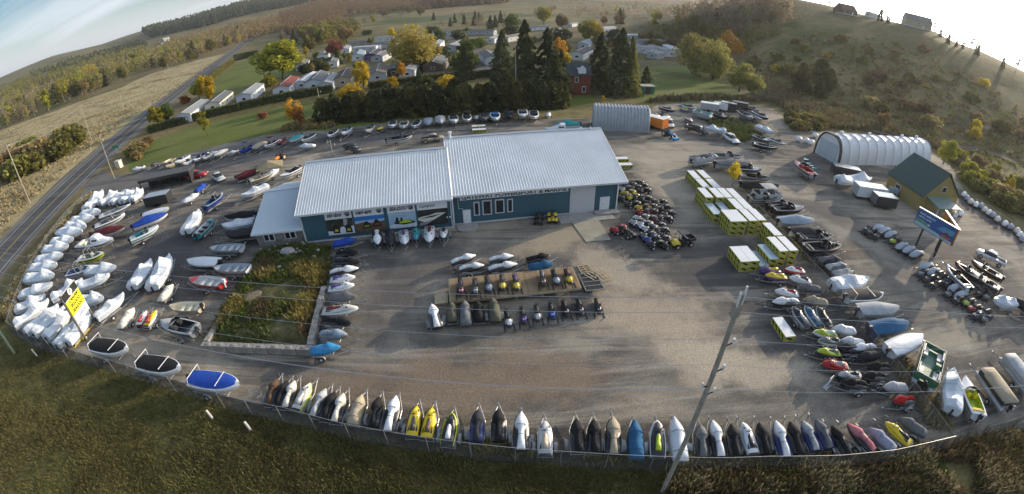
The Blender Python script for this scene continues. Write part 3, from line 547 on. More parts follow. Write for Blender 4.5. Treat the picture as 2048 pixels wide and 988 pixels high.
def k_crate(L=2.75, W=1.12, Hh=.64):
    out = [P('side_wrap', M().box((0, 0, .06 + Hh / 2), (L, W, Hh - .04)), 'wrap'), P('base_skid', M().box((0, 0, .045), (L + .05, W + .05, .09)), 'wood'),
           P('top_sheet', M().box((0, 0, Hh + .055), (L + .02, W + .02, .03)), 'top')]
    pc_ = M()
    for sx in (1, -1):
        for sy in (1, -1): pc_.box((sx * L / 2, sy * W / 2, .05 + Hh / 2), (.08, .08, Hh))
    out.append(P('corner_post', pc_, 'post'))
    for sg in (1, -1):
        m = M()
        for i in range(4): x = -L * .36 + i * L * .235; m.quad((x - .28, sg * (W / 2 + .006), .13), (x - .02, sg * (W / 2 + .006), .13), (x + .16, sg * (W / 2 + .006), .30), (x + .36, sg * (W / 2 + .006), .40), (x + .30, sg * (W / 2 + .006), .56), (x + .02, sg * (W / 2 + .006), .50), (x - .10, sg * (W / 2 + .006), .28))
        out.append(P('printed_stripe', m, 'print'))
    for sg in (1, -1): out.append(P('printed_stripe', M().quad((sg * (L / 2 + .006), -.46, .14), (sg * (L / 2 + .006), -.05, .22), (sg * (L / 2 + .006), .44, .48), (sg * (L / 2 + .006), .30, .56), (sg * (L / 2 + .006), -.16, .44)), 'print'))
    return out
def k_house(L=14, W=4.6, Hh=2.6, rh=.9, win=4, seed=0, ov=.25):
    rnd = random.Random(seed); out = []
    for sg in (1, -1): out.append(P('wall', M().box((0, sg * (W / 2 - .06), Hh / 2), (L, .12, Hh)), 'wall'))
    for sg in (1, -1): out.append(P('end_wall', M().box((sg * (L / 2 - .06), 0, Hh / 2), (.12, W - .24, Hh)).quad((sg * (L / 2 - .03), -W / 2, Hh), (sg * (L / 2 - .03), W / 2, Hh), (sg * (L / 2 - .03), 0, Hh + rh)), 'wall'))
    rf = M(); a, b, z0 = L / 2 + ov, W / 2 + ov, Hh - ov * rh / (W / 2)
    for sg in (1, -1): rf.loft([[(-a, 0, Hh + rh + .1), (-a, sg * b, z0 + .1), (-a, sg * b, z0), (-a, 0, Hh + rh)], [(a, 0, Hh + rh + .1), (a, sg * b, z0 + .1), (a, sg * b, z0), (a, 0, Hh + rh)]])
    out.append(P('roof', rf, 'roof', sub=[P('ridge_cap', M().box((0, 0, Hh + rh + .13), (L + ov * 1.6, .22, .06)), 'ridge')]))
    for i in range(win):
        x = -L * .4 + (i + .3 * rnd.random()) * L * .8 / max(1, win - 1 + .5)
        for sg in (1, -1): out.append(P('window', M().box((x, sg * (W / 2 + .02), Hh * .6), (1.1, .06, .9)), 'frame', sub=[P('pane', M().box((x, sg * (W / 2 + .055), Hh * .6), (.9, .02, .7)), 'glass')]))
    for sg in (1, -1): out.append(P('window', M().box((sg * (L / 2 + .02), 0, Hh * .6), (.06, 1.5, .95)), 'frame', sub=[P('pane', M().box((sg * (L / 2 + .055), 0, Hh * .6), (.02, 1.25, .75)), 'glass')]))
    out.append(P('door', M().box((L * .18, -(W / 2 + .02), 1.05), (.9, .06, 2.0)), 'door')); out.append(P('skirting', M().box((0, 0, .2), (L + .06, W + .06, .4)), 'trim'))
    return out

# ------------------------------------------------------------------ plants
def leaf_mesh(seed, n, fn, size, flat=0.3, aspect=1.0):
    rs = np.random.RandomState(seed); pts = fn(rs, n); k = len(pts)
    a = rs.normal(size=(k, 3)); a[:, 2] *= flat + .4; a /= np.linalg.norm(a, axis=1)[:, None]; b = rs.normal(size=(k, 3)); b -= (b * a).sum(1)[:, None] * a; b /= np.linalg.norm(b, axis=1)[:, None]
    s = size * rs.uniform(.55, 1.35, (k, 1)); a = a * s * .5; b = b * s * .5 * aspect
    V = np.stack([pts - a - b, pts + a - b, pts + a * .7 + b, pts - a * .7 + b], 1).reshape(-1, 3)
    me = bpy.data.meshes.new('crown'); me.vertices.add(4 * k); me.vertices.foreach_set('co', V.ravel()); me.loops.add(4 * k); me.loops.foreach_set('vertex_index', np.arange(4 * k)); me.polygons.add(k)
    me.polygons.foreach_set('loop_start', np.arange(0, 4 * k, 4)); me.polygons.foreach_set('loop_total', np.full(k, 4)); me.materials.append(None); me.update(); me.validate(); return me
def f_round(w, h, z0, nc=26, tight=.30, top=1.0):
    def fn(rs, n):
        cs = []
        while len(cs) < nc:
            p = rs.uniform(-1, 1, 3)
            if .30 < np.linalg.norm(p) < 1: cs.append(p * np.array([w / 2, w / 2, h / 2]) * .82 * (1 - .25 * max(0, p[2]) * (1 - top)))
        cs = np.array(cs); rad = rs.uniform(.55, 1.2, nc) * tight * w * .5; i = rs.randint(0, nc, n)
        d = rs.normal(size=(n, 3)); d /= np.linalg.norm(d, axis=1)[:, None]; r = rs.uniform(.45, 1.0, (n, 1)) ** .6
        p = cs[i] + d * r * rad[i][:, None]; p[:, 2] += z0 + h / 2; return p
    return fn
def f_cone(w, h, z0, p=1.0, tiers=11):
    def fn(rs, n):
        t = rs.uniform(0, 1, n) ** 1.35; tt = np.floor(t * tiers) / tiers + (t * tiers % 1) / tiers
        rr = (1 - t) ** p * (.74 + .36 * (1 - (t * tiers % 1))) * w / 2; ti = np.minimum((t * tiers).astype(int), tiers - 1); nb = 9
        ang = rs.uniform(0, 2 * np.pi, (tiers, nb)); ln = rs.uniform(.62, 1.22, (tiers, nb)); b = rs.randint(0, nb, n); a = ang[ti, b] + rs.normal(0, .20, n); lob = ln[ti, b]
        q = rs.uniform(.35, 1, n) ** .5; return np.stack([np.cos(a) * rr * q * lob, np.sin(a) * rr * q * lob, z0 + t * h - .35 * rr * q * .5], 1)
    return fn
def f_box(L, W, Hh):
    def fn(rs, n):
        p = rs.uniform(-1, 1, (n, 3)); ax = rs.choice(3, n, p=[.1, .45, .45]); p[np.arange(n), ax] = np.sign(p[np.arange(n), ax]) * rs.uniform(.86, 1.06, n)
        return p * np.array([L / 2, W / 2, Hh / 2]) + np.array([0, 0, Hh / 2])
    return fn
def trunk(h, r, limbs, seed, spread=.5, top=.7):
    rs = random.Random(seed); m = M(); bend = [(0, 0, 0)]
    for i in range(1, 4): bend.append((rs.uniform(-.04, .04) * h, rs.uniform(-.04, .04) * h, h * top * i / 3))
    for i in range(3): m.tube(bend[i], bend[i + 1], r * (1 - .27 * i), 6, r * (1 - .27 * (i + 1)))
    for i in range(limbs):
        a = rs.uniform(0, 6.28); z = h * top * rs.uniform(.35, 1.0); l = h * spread * rs.uniform(.5, 1) * .6; q = min(3, z / (h * top) * 3); j = min(2, int(q)); f = q - j
        b = [bend[j][k] * (1 - f) + bend[j + 1][k] * f for k in range(3)]; e = (b[0] + math.cos(a) * l * .8, b[1] + math.sin(a) * l * .8, z + l * .8)
        m.tube(b, e, r * .36, 5, r * .12)
        for _ in range(2): a2 = a + rs.uniform(-.9, .9); m.tube(e, (e[0] + math.cos(a2) * l * .4, e[1] + math.sin(a2) * l * .4, e[2] + l * rs.uniform(.2, .5)), r * .12, 4, r * .04)
    return m
def k_tree(kind, v):
    sd = v * 13 + 5
    if kind == 'round': return [('crown', leaf_mesh(sd, 4600, f_round(9.4, 8.6, 2.0, 34, .38), .46), 'leaf', []), P('trunk', trunk(10, .26, 9, sd, .55), 'bark')]
    if kind == 'oval': return [('crown', leaf_mesh(sd, 2600, f_round(4.8, 8.2, 1.8, 26, .40), .36), 'leaf', []), P('trunk', trunk(9.5, .18, 8, sd, .34), 'bark')]
    if kind == 'airy': return [('crown', leaf_mesh(sd, 1500, f_round(5.6, 8.4, 2.0, 36, .34), .32), 'leaf', []), P('trunk', trunk(10, .15, 16, sd, .5, .8), 'bark')]
    if kind == 'bare': return [('crown', leaf_mesh(sd, 1500, f_round(5.2, 8.6, 2.0, 40, .36), .42, aspect=.22), 'leaf', []), P('trunk', trunk(10.5, .13, 18, sd, .46, .85), 'bark')]
    if kind == 'spruce': return [('crown', leaf_mesh(sd, 7000, f_cone(9.8, 16.5, .8, .74, 14), .44, .1), 'leaf', []), P('trunk', M().tube((0, 0, 0), (0, 0, 15.5), .28, 6, .05), 'bark')]
    if kind == 'cedar': return [('crown', leaf_mesh(sd, 2800, f_cone(4.2, 7.6, .1, .24, 3), .36, .3), 'leaf', []), P('trunk', M().tube((0, 0, 0), (0, 0, 6), .12, 5, .05), 'bark')]
    if kind == 'willow': return [('crown', leaf_mesh(sd, 7000, f_round(12, 11.6, .4, 40, .38), .46, .3, .6), 'leaf', []), P('trunk', trunk(10, .4, 10, sd, .5), 'bark')]
    if kind == 'bush': return [('foliage', leaf_mesh(sd, 900, f_round(3.0, 2.2, -.1, 14, .45), .26), 'leaf', []), P('stem', trunk(1.8, .06, 7, sd, .6), 'bark')]
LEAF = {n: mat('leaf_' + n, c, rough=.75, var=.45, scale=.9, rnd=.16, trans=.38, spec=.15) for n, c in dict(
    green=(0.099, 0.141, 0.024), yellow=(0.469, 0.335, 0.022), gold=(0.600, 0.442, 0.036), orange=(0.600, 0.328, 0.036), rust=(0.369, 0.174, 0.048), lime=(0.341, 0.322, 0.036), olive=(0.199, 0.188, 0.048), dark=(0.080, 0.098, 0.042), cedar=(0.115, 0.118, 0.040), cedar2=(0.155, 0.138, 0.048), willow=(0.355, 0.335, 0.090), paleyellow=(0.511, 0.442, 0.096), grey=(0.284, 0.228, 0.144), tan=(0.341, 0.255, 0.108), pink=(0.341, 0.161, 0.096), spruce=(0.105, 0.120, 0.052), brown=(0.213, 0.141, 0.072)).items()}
BARK = {'dark': mat('bark_dark', (.055, .045, .035), rough=.9, var=.3), 'pale': mat('bark_pale', (.28, .25, .20), rough=.9, var=.3), 'grey': mat('bark_grey', (.15, .13, .11), rough=.9, var=.3)}
NTREE = [0]
def tree(kind, leaf, loc, h, label, group=None, bark='dark', wf=1.0, name=None, nv=3, cat='tree', rs=random):
    base = dict(round=11, oval=10, airy=10.5, bare=10.8, spruce=17.3, cedar=7.7, willow=12, bush=2.1)[kind]; s = h / base; NTREE[0] += 1
    nm = name or dict(round='broadleaf_tree', oval='autumn_tree', airy='thin_tree', bare='bare_tree', spruce='spruce_tree', cedar='cedar_tree', willow='willow_tree', bush='shrub')[kind]
    j = rs.uniform(.9, 1.1)
    return place(nm, spec(('tree', kind, NTREE[0] % nv), lambda: k_tree(kind, NTREE[0] % nv)), dict(leaf=LEAF[leaf], bark=BARK[bark], _=BARK[bark]), loc, rs.uniform(0, 6.28), label, cat, group, (s * wf * j, s * wf / j, s))
# ------------------------------------------------------------------ ground
GR = gmat('field_ground', [(.070, .062, .022), (.12, .105, .038), (.20, .165, .075), (.10, .11, .03)], .012, pos=[.3, .45, .58, .72], bump=.6, bscale=.6, fine=.35, patches=[((.20, .155, .075), .005, .50, .56, .75, (1, 1, 1, 20)), ((.05, .085, .02), .0042, .56, .60, .75, (1, 1.4, 1, -30)), ((.055, .045, .028), .02, .55, .66, .6, (1, 1, 1, 0))])
def ground_sheet():
    rs = [0] + [4 + 6 * i for i in range(12)] + [80 * 1.045 ** i for i in range(1, 103)]; na = 420; v = [(0, 0, 0)]; f = []
    azs = [(-112 + 224 * j / na) for j in range(na + 1)]
    for r in rs[1:]:
        for a in azs: x, y = r * math.sin(R(a)), r * math.cos(R(a)); v.append((x, y, terrain(x, y)))
    k = na + 1
    for j in range(na): f.append((0, 1 + j + 1, 1 + j))
    for i in range(len(rs) - 2):
        for j in range(na): a = 1 + i * k + j; f.append((a, a + 1, a + k + 1, a + k))
    m = M(); m.v = v; m.f = f; o = put('ground', m.mesh('ground', True), GR); tag(o, kind='structure')
    bk = M()
    for i in range(24):                       # behind the viewpoint
        a0, a1 = R(112 + 136 * i / 24), R(112 + 136 * (i + 1) / 24); bk.quad((0, 0, 0), (7000 * math.sin(a1), 7000 * math.cos(a1), 0), (7000 * math.sin(a0), 7000 * math.cos(a0), 0))
    tag(put('ground', bk, GR), kind='structure')
ground_sheet()
def sheet(name, pts, z, m, px=True, kind='structure'):
    """flat sheet over a polygon; pts in photo pixels on the ground, or metres"""
    from mathutils.geometry import tessellate_polygon
    P3 = [at(*p) if px else Vector((p[0], p[1], 0)) for p in pts]; P3 = [Vector((p.x, p.y, z)) for p in P3]
    tri = tessellate_polygon([P3]); m_ = M(); m_.v = [tuple(p) for p in P3]
    for t in tri:
        n = (P3[t[1]] - P3[t[0]]).cross(P3[t[2]] - P3[t[0]]); m_.f.append(tuple(t) if n.z > 0 else tuple(reversed(t)))
    return tag(put(name, m_, m), kind=kind)
GRASSN = gmat('rough_grass', [(.070, .066, .024), (.125, .112, .040), (.175, .145, .060), (.11, .088, .036)], .16, pos=[.3, .46, .6, .74], bump=.9, bscale=2.2, fine=2.6, patches=[((.10, .11, .02), .05, .56, .68, .5, (1, 1, 1, 0)), ((.03, .02, .01), .09, .5, .62, .7, (1, 1, 1, 40))])
TANF = gmat('dry_field', [(.24, .19, .09), (.36, .29, .15), (.43, .35, .19), (.28, .225, .11)], .05, pos=[.28, .44, .6, .75], bump=.7, bscale=1.2, fine=.9, patches=[((.09, .075, .035), .03, .54, .64, .7, (1, 3, 1, 24))])
LAWN = gmat('mown_lawn', [(.085, .110, .022), (.125, .150, .032), (.16, .17, .05)], .06, bump=.4, bscale=3, fine=1.6, patches=[((.14, .15, .05), .035, .5, .62, .6, (1, 3.0, 1, 22))])
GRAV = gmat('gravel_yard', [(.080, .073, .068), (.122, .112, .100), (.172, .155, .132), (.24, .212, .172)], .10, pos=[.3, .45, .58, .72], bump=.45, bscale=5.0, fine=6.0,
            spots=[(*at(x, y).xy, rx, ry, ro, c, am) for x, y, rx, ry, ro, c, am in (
 (330, 520, 26, 13, 25, (.085, .080, .082), .85), (760, 540, 13, 7, 10, (.095, .090, .090), .7), (1420, 520, 9, 5, 20, (.085, .08, .08), .8), (1620, 430, 12, 7, -20, (.10, .096, .096), .7), (1600, 700, 6, 10, 0, (.09, .085, .085), .7), (1850, 560, 12, 6, -30, (.115, .11, .108), .6),  # darker spots: shaded parts of the yard painted into the gravel colour
 (1330, 640, 10, 5.5, -38, (.44, .36, .265), .85), (1500, 730, 9, 3.2, -25, (.48, .41, .31), .85), (1240, 540, 7, 3, -50, (.42, .355, .27), .8), (1110, 480, 7, 3.0, 25, (.40, .33, .235), .8), (1330, 360, 5, 13, 8, (.43, .375, .29), .75), (1150, 300, 20, 3.5, 6, (.36, .325, .27), .5), (1450, 300, 14, 5, -10, (.34, .30, .24), .6), (900, 770, 16, 3.5, 5, (.26, .195, .135), .75), (700, 560, 4, 5, 0, (.30, .27, .225), .6), (1740, 640, 2.2, 9, 20, (.46, .40, .30), .7), (1700, 470, 2.0, 10, 30, (.33, .30, .25), .6), (1880, 680, 8, 2, -10, (.42, .37, .29), .6), (1990, 500, 10, 2.5, -20, (.36, .33, .28), .5))],  # lighter spots: sunlit areas painted into the colour, plus pale worn tracks
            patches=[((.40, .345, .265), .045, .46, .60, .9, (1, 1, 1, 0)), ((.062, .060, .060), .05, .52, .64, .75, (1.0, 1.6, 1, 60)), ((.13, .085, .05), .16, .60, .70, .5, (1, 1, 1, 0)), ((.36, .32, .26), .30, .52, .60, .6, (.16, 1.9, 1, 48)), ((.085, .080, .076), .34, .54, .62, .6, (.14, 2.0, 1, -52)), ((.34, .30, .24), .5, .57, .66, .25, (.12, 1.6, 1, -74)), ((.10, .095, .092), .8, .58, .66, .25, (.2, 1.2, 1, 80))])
ASPH = gmat('asphalt', [(.070, .070, .074), (.10, .10, .103), (.13, .128, .125)], .2, bump=.25, bscale=8, fine=7, patches=[((.055, .055, .06), .35, .5, .6, .6, (.05, 1.6, 1, -64.6))])
DRIV = gmat('worn_drive', [(.11, .105, .10), (.16, .15, .14), (.21, .195, .18)], .12, bump=.4, bscale=5, fine=4, patches=[((.085, .08, .08), .3, .5, .62, .6, (.12, 2, 1, 12))])
HILL = None or gmat('hillside_scrub', [(.040, .036, .016), (.065, .060, .024), (.10, .085, .036), (.052, .066, .020)], .02, pos=[.3, .45, .6, .75], bump=.9, bscale=.5, fine=.5, patches=[((.11, .075, .045), .03, .54, .64, .6, (1, 1, 1, 0)), ((.05, .075, .018), .016, .56, .66, .6, (1, 1, 1, 0))])
# foreground grass, dry field beyond the road, lawns
fenceN = [at(x, y, 1.8) for x, y in [(12, 645), (60, 672), (133, 695), (201, 715), (313, 748), (471, 797), (566, 816), (685, 848), (873, 879.5), (1027, 897), (1160, 906), (1291, 913), (1443, 917), (1540, 914), (1682, 912), (1791, 901), (1911, 873.5)]]
sheet('grass_field', [(-180, -60), (-130, 10), (-84, 34)] + [(p.x, p.y + 1.2) for p in fenceN] + [(60, 2.5), (130, -6), (130, -60)], .010, GRASSN, px=False)
sheet('dry_field', [(-2, 262), (110, 222), (240, 176), (300, 148), (420, 112), (470, 95), (497, 82), (455, 116), (385, 160), (307, 215), (200, 290), (97, 380), (0, 482)], .012, TANF)
sheet('lawn', [(254, 327), (296, 284), (360, 262), (450, 238), (520, 222), (640, 202), (760, 186), (900, 171), (1050, 165), (1190, 168), (1190, 208), (1080, 226), (900, 232), (650, 262), (590, 262), (500, 276), (400, 300), (330, 322), (262, 346)], .012, LAWN)
sheet('lawn', [(425, 188), (430, 160), (470, 128), (520, 112), (590, 110), (620, 130), (560, 165), (500, 182), (455, 192)], .012, LAWN)
sheet('lawn', [(1285, 135), (1370, 128), (1430, 150), (1470, 178), (1500, 197), (1440, 206), (1330, 206), (1270, 200), (1262, 165)], .012, LAWN)
sheet('park_street', [(880, 70), (915, 68), (960, 95), (985, 130), (1000, 150), (960, 150), (925, 110)], .02, DRIV)
# gravel yard and second lot
fenceN = [at(x, y, 1.8) for x, y in [(12, 645), (60, 672), (133, 695), (201, 715), (313, 748), (471, 797), (566, 816), (685, 848), (873, 879.5), (1027, 897), (1160, 906), (1291, 913), (1443, 917), (1540, 914), (1682, 912), (1791, 901), (1911, 873.5)]]
fenceR = [at(x, y, 1.8) for x, y in [(1911, 873.5), (1864, 810), (1808, 739), (1743, 655), (1667.6, 568), (1612, 509), (1540, 436), (1490, 385), (1440, 345), (1392, 306)]]
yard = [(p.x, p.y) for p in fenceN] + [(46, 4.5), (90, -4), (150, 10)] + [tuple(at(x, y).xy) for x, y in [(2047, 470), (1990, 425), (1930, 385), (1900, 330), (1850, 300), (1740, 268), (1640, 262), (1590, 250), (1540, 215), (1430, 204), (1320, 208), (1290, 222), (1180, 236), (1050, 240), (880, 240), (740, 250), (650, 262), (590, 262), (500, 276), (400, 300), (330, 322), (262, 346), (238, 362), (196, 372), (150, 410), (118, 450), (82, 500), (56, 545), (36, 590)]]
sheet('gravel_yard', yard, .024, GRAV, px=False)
fl_ = [Vector((p.x, p.y, 0)) for p in fenceN[1:]]
sheet('fence_soil', [(p.x, p.y - .1) for p in fl_] + [(p.x, p.y + 1.1 + .5 * noise.noise(Vector((p.x, 0, 0)))) for p in reversed(fl_)], .029, gmat('fence_line_soil', [(.05, .045, .03), (.085, .078, .055), (.12, .11, .085)], .6, bump=.5, fine=4), px=False)
sheet('driveway', [(206, 340), (222, 352), (262, 348), (330, 326), (420, 302), (520, 282), (640, 268), (740, 266), (860, 262), (1000, 258), (1000, 270), (880, 282), (760, 290), (640, 305), (560, 316), (470, 330), (380, 350), (280, 377), (230, 385), (196, 392), (150, 424), (172, 368)], .034, DRIV)
# main road: direction and offset measured from its painted lines
rd = (at(253, 280) - at(0, 544)).normalized(); r0 = at(0, 544); rn = Vector((rd.y, -rd.x, 0))
def road_strip(name, o0, o1, z, m, s0=-160, s1=560, dash=None):
    mm = M(); s = s0
    while s < s1:
        e = min(s + (dash[0] if dash else 12), s1); q = []
        for ss, oo in ((s, o0), (s, o1), (e, o1), (e, o0)):
            p = r0 + rd * ss + rn * oo; q.append((p.x, p.y, terrain(p.x, p.y) + z + (.25 if ss > 500 else 0)))
        mm.quad(*q); s = e + (dash[1] if dash else 0)
    return put(name, mm, m)
LINE = mat('road_paint_white', (.55, .55, .53), var=.25, scale=1.0); LINEY = mat('road_paint_yellow', (.48, .36, .10), var=.25, scale=1.0)
SHLD = gmat('road_shoulder', [(.15, .14, .125), (.21, .20, .18)], .2, bump=.4, bscale=6)
tag(road_strip('road_shoulder', 1.9, -10.6, .030, SHLD), kind='structure')
rdo = tag(road_strip('road', .7, -8.6, .040, ASPH), kind='structure')
for o0, o1, m in ((.06, -.12, LINE), (-7.6, -7.78, LINE), (-3.55, -3.68, LINEY), (-3.95, -4.08, LINEY)): put('painted_line', road_strip('painted_line', o0, o1, .048, m).data, m, rdo)
for o in list(COL.objects):
    if o.name.startswith('painted_line') and o.parent is None: bpy.data.objects.remove(o)
far = [atg(x, y) for x, y in [(497, 84), (520, 66), (548, 50), (566, 32), (590, 16)]]
far = [p for p in far if p]
mm = M()
for a, b in zip(far, far[1:]):
    n = Vector((-(b - a).y, (b - a).x, 0)).normalized() * 5; mm.quad(*[(q.x, q.y, terrain(q.x, q.y) + .8) for q in (a - n, a + n, b + n, b - n)])
tag(put('road', mm, ASPH), kind='structure')
# track up the hill on the far right
TRK = gmat('dirt_track', [(.11, .08, .06), (.17, .135, .105)], .1, bump=.5)
def drape(name, pts, wd, m, dz=.15):
    q = [atg(*p) for p in pts]; q = [p for p in q if p]; out = []
    for a, b in zip(q, q[1:]):
        for i in range(6): out.append(a.lerp(b, i / 6))
    mm = M()
    for a, b in zip(out, out[1:]):
        n = Vector((-(b - a).y, (b - a).x, 0)).normalized() * wd / 2
        mm.quad(*[(q.x, q.y, terrain(q.x, q.y) + dz) for q in (a - n, a + n, b + n, b - n)])
    return tag(put(name, mm, m), kind='structure')
drape('dirt_track', [(1560, 205), (1640, 232), (1740, 262), (1850, 285), (1960, 300), (2047, 332)], 3.5, TRK, .3)
drape('dirt_track', [(1880, 236), (1950, 248), (2000, 262), (2047, 285)], 5, TRK, .3)

# ------------------------------------------------------------------ main building
ax = Vector((math.cos(R(9.3)), math.sin(R(9.3)), 0)); ay = Vector((-ax.y, ax.x, 0)); A0 = at(614, 486)
BZ = math.atan2(ax.y, ax.x)
TEAL = mat('teal_siding', (.045, .115, .15), rough=.5, var=.06, spec=.4); TRIM = mat('light_trim', (.55, .56, .57), rough=.5, var=.05); STONE = gmat('stone_facing', [(.15, .14, .13), (.24, .225, .21), (.33, .31, .29)], 1.6, bump=.6, bscale=4, fine=4)
ROOFM = mat('ribbed_roof_metal', (.79, .80, .79), rough=.42, metal=.1, var=.10, scale=.25, spec=.5); CONC = mat('concrete', (.30, .29, .27), rough=.9, var=.18, scale=1.2, bump=.3); WPAN = mat('white_panel', (.70, .71, .72), rough=.5, var=.03)
def wall_cell(name, s0, s1, d, z0, z1, m, par, rib=0): pass
main = empty('dealership_building', (A0.x, A0.y, 0), BZ); tag(main, 'long blue powersports showroom with ribbed pale metal roof and teal walls', 'building')
L1, D1, E1, G1 = 19.0, 17.4, 4.2, 7.55       # left hall
L2, X2, D2, E2, G2 = 21.7, 19.0, 21.6, 4.35, 8.05  # right hall
def hall(x0, L, y0, D, E, G, ovl, ovr, ovf, sides):
    for nm, c, d in (('front_wall', (x0 + L / 2, y0 + .1, E / 2), (L, .2, E)), ('back_wall', (x0 + L / 2, y0 + D - .1, E / 2), (L, .2, E))): put(nm, M().box(c, d), TEAL, main)
    for x in (x0 + .1, x0 + L - .1):
        m = M().box((x, y0 + D / 2, E / 2), (.2, D - .4, E)); q = .1
        for xx in (x - q, x + q): m.quad((xx, y0 + .2, E), (xx, y0 + D - .2, E), (xx, y0 + D / 2, G - .2))
        put('gable_wall', m, TEAL, main)
    sl = (G - E) / (D / 2); yf = y0 - ovf; zf = E - ovf * sl; xa, xb = x0 - ovl, x0 + L + ovr
    for sg in (0, 1):
        ya, yb = (yf, y0 + D / 2) if sg == 0 else (y0 + D + ovf, y0 + D / 2)
        m = M().loft([[(xa, ya, zf + .14), (xa, yb, G + .14), (xa, yb, G), (xa, ya, zf)], [(xb, ya, zf + .14), (xb, yb, G + .14), (xb, yb, G), (xb, ya, zf)]])
        ro = put('roof', m, ROOFM, main)
        # standing ribs
        rb = M(); n = int((xb - xa) / .36)
        for i in range(n + 1):
            x = xa + .03 + (xb - xa - .06) * i / n
            rb.loft([[(x - .05, ya, zf + .141), (x - .02, ya, zf + .164), (x + .02, ya, zf + .164), (x + .05, ya, zf + .141)], [(x - .05, yb, G + .141), (x - .02, yb, G + .164), (x + .02, yb, G + .164), (x + .05, yb, G + .141)]], closed=False, caps=False)
        tag(put('roof_rib', rb, ROOFM, ro), kind='stuff')
    rc = put('ridge_cap', M().loft([[(xa, y0 + D / 2 - .35, G + .12), (xa, y0 + D / 2, G + .27), (xa, y0 + D / 2 + .35, G + .12)], [(xb, y0 + D / 2 - .35, G + .12), (xb, y0 + D / 2, G + .27), (xb, y0 + D / 2 + .35, G + .12)]], closed=False, caps=False), TRIM, main)
    put('eave_trim', M().box(((xa + xb) / 2, yf - .04, zf + .05), (xb - xa, .1, .24)), TRIM, main)
    put('base_trim', M().box((x0 + L / 2, y0 - .03, .10), (L, .08, .2)), TRIM, main)
    for x in (x0, x0 + L): put('corner_trim', M().box((x, y0 - .02, E / 2), (.18, .12, E - .05)), TRIM, main)
    for xx in (xa + .03, xb - .03): put('rake_trim', M().tube((xx, yf, zf + .08), (xx, y0 + D / 2, G + .08), .10, 4).tube((xx, y0 + D + ovf, zf + .08), (xx, y0 + D / 2, G + .08), .10, 4), TRIM, main)
    m = M(); i = 0
    while i * .4 < L - .3: m.box((x0 + .25 + i * .4, y0 - .012, E / 2), (.05, .03, E - .3)); i += 1
    tag(put('siding_rib', m, TEAL, main), kind='stuff')
hall(0, L1, 0, D1, E1, G1, .5, 0, .45, 0)
hall(X2, L2, .6, D2, E2, G2, .3, 1.1, .55, 0)
def fpix(x, y, yy=0.0):
    """building-local s and z of a point on the front wall plane y=yy seen at a pixel"""
    d = ray(x, y); o = Vector((0, 0, H)) - A0; n = ay; t = (yy - o.dot(n)) / d.dot(n); p = o + d * t; return p.dot(ax), p.z
# banner panels with pictures and names on the left hall
NAVYB = mat('banner_black', (.012, .012, .014), var=.05); BSKY = mat('banner_sky', (.03, .16, .42), var=.25, scale=.5); BSNOW = mat('banner_snow', (.62, .66, .72), var=.1); BWOOD = mat('banner_forest', (.03, .035, .025), var=.8, scale=2.5); BWATER = mat('banner_water', (.30, .42, .55), var=.15, scale=2.0); BDARK = mat('banner_dark_water', (.025, .028, .030), var=.4, scale=1.2); BDIRT = mat('banner_desert', (.12, .075, .045), var=.5, scale=2)
FONT = None
def text(body, loc, size, m, parent, rot=(90, 0, 0), name='lettering', shear=0.0, bold=.0, xs=1.0, align='LEFT'):
    cu = bpy.data.curves.new(name, 'FONT'); cu.body = body; cu.size = size; cu.extrude = .008; cu.shear = shear; cu.offset = bold; cu.align_x = align; cu.resolution_u = 2
    o = bpy.data.objects.new('tmp', cu); COL.objects.link(o); dg = bpy.context.evaluated_depsgraph_get(); me = bpy.data.meshes.new_from_object(o.evaluated_get(dg)); bpy.data.objects.remove(o); me.materials.clear(); me.materials.append(None)
    t = put(name, me, m, parent); t.location = loc; t.rotation_euler = [R(a) for a in rot]; t.scale = (xs, 1, 1); return t
def disc(c, r, n, y): return [(c[0] + r * math.cos(2 * math.pi * i / n), y, c[1] + r * math.sin(2 * math.pi * i / n)) for i in range(n)]
bz0, bz1 = .75, 4.02; bx = [(4.3, 8.45), (8.6, 12.6), (13.0, 16.65), (16.8, 18.55)]
bx = [(fpix(651, 440)[0], fpix(703, 430)[0]), (fpix(707, 430)[0], fpix(766, 420)[0]), (fpix(774, 420)[0], fpix(829, 410)[0]), (fpix(833, 410)[0], fpix(893, 400)[0])]
names = [('ski-doo', .78, .42), ('can-am', .80, .42), ('SEA-DOO', .66, .30), ('Campion', .64, .10)]
lab = ['ski-doo', 'can-am', 'SEA-DOO', 'Campion']
what = ['snowmobiles riding in snow', 'all terrain vehicles under blue sky', 'a green watercraft on water', 'a white speedboat at night']
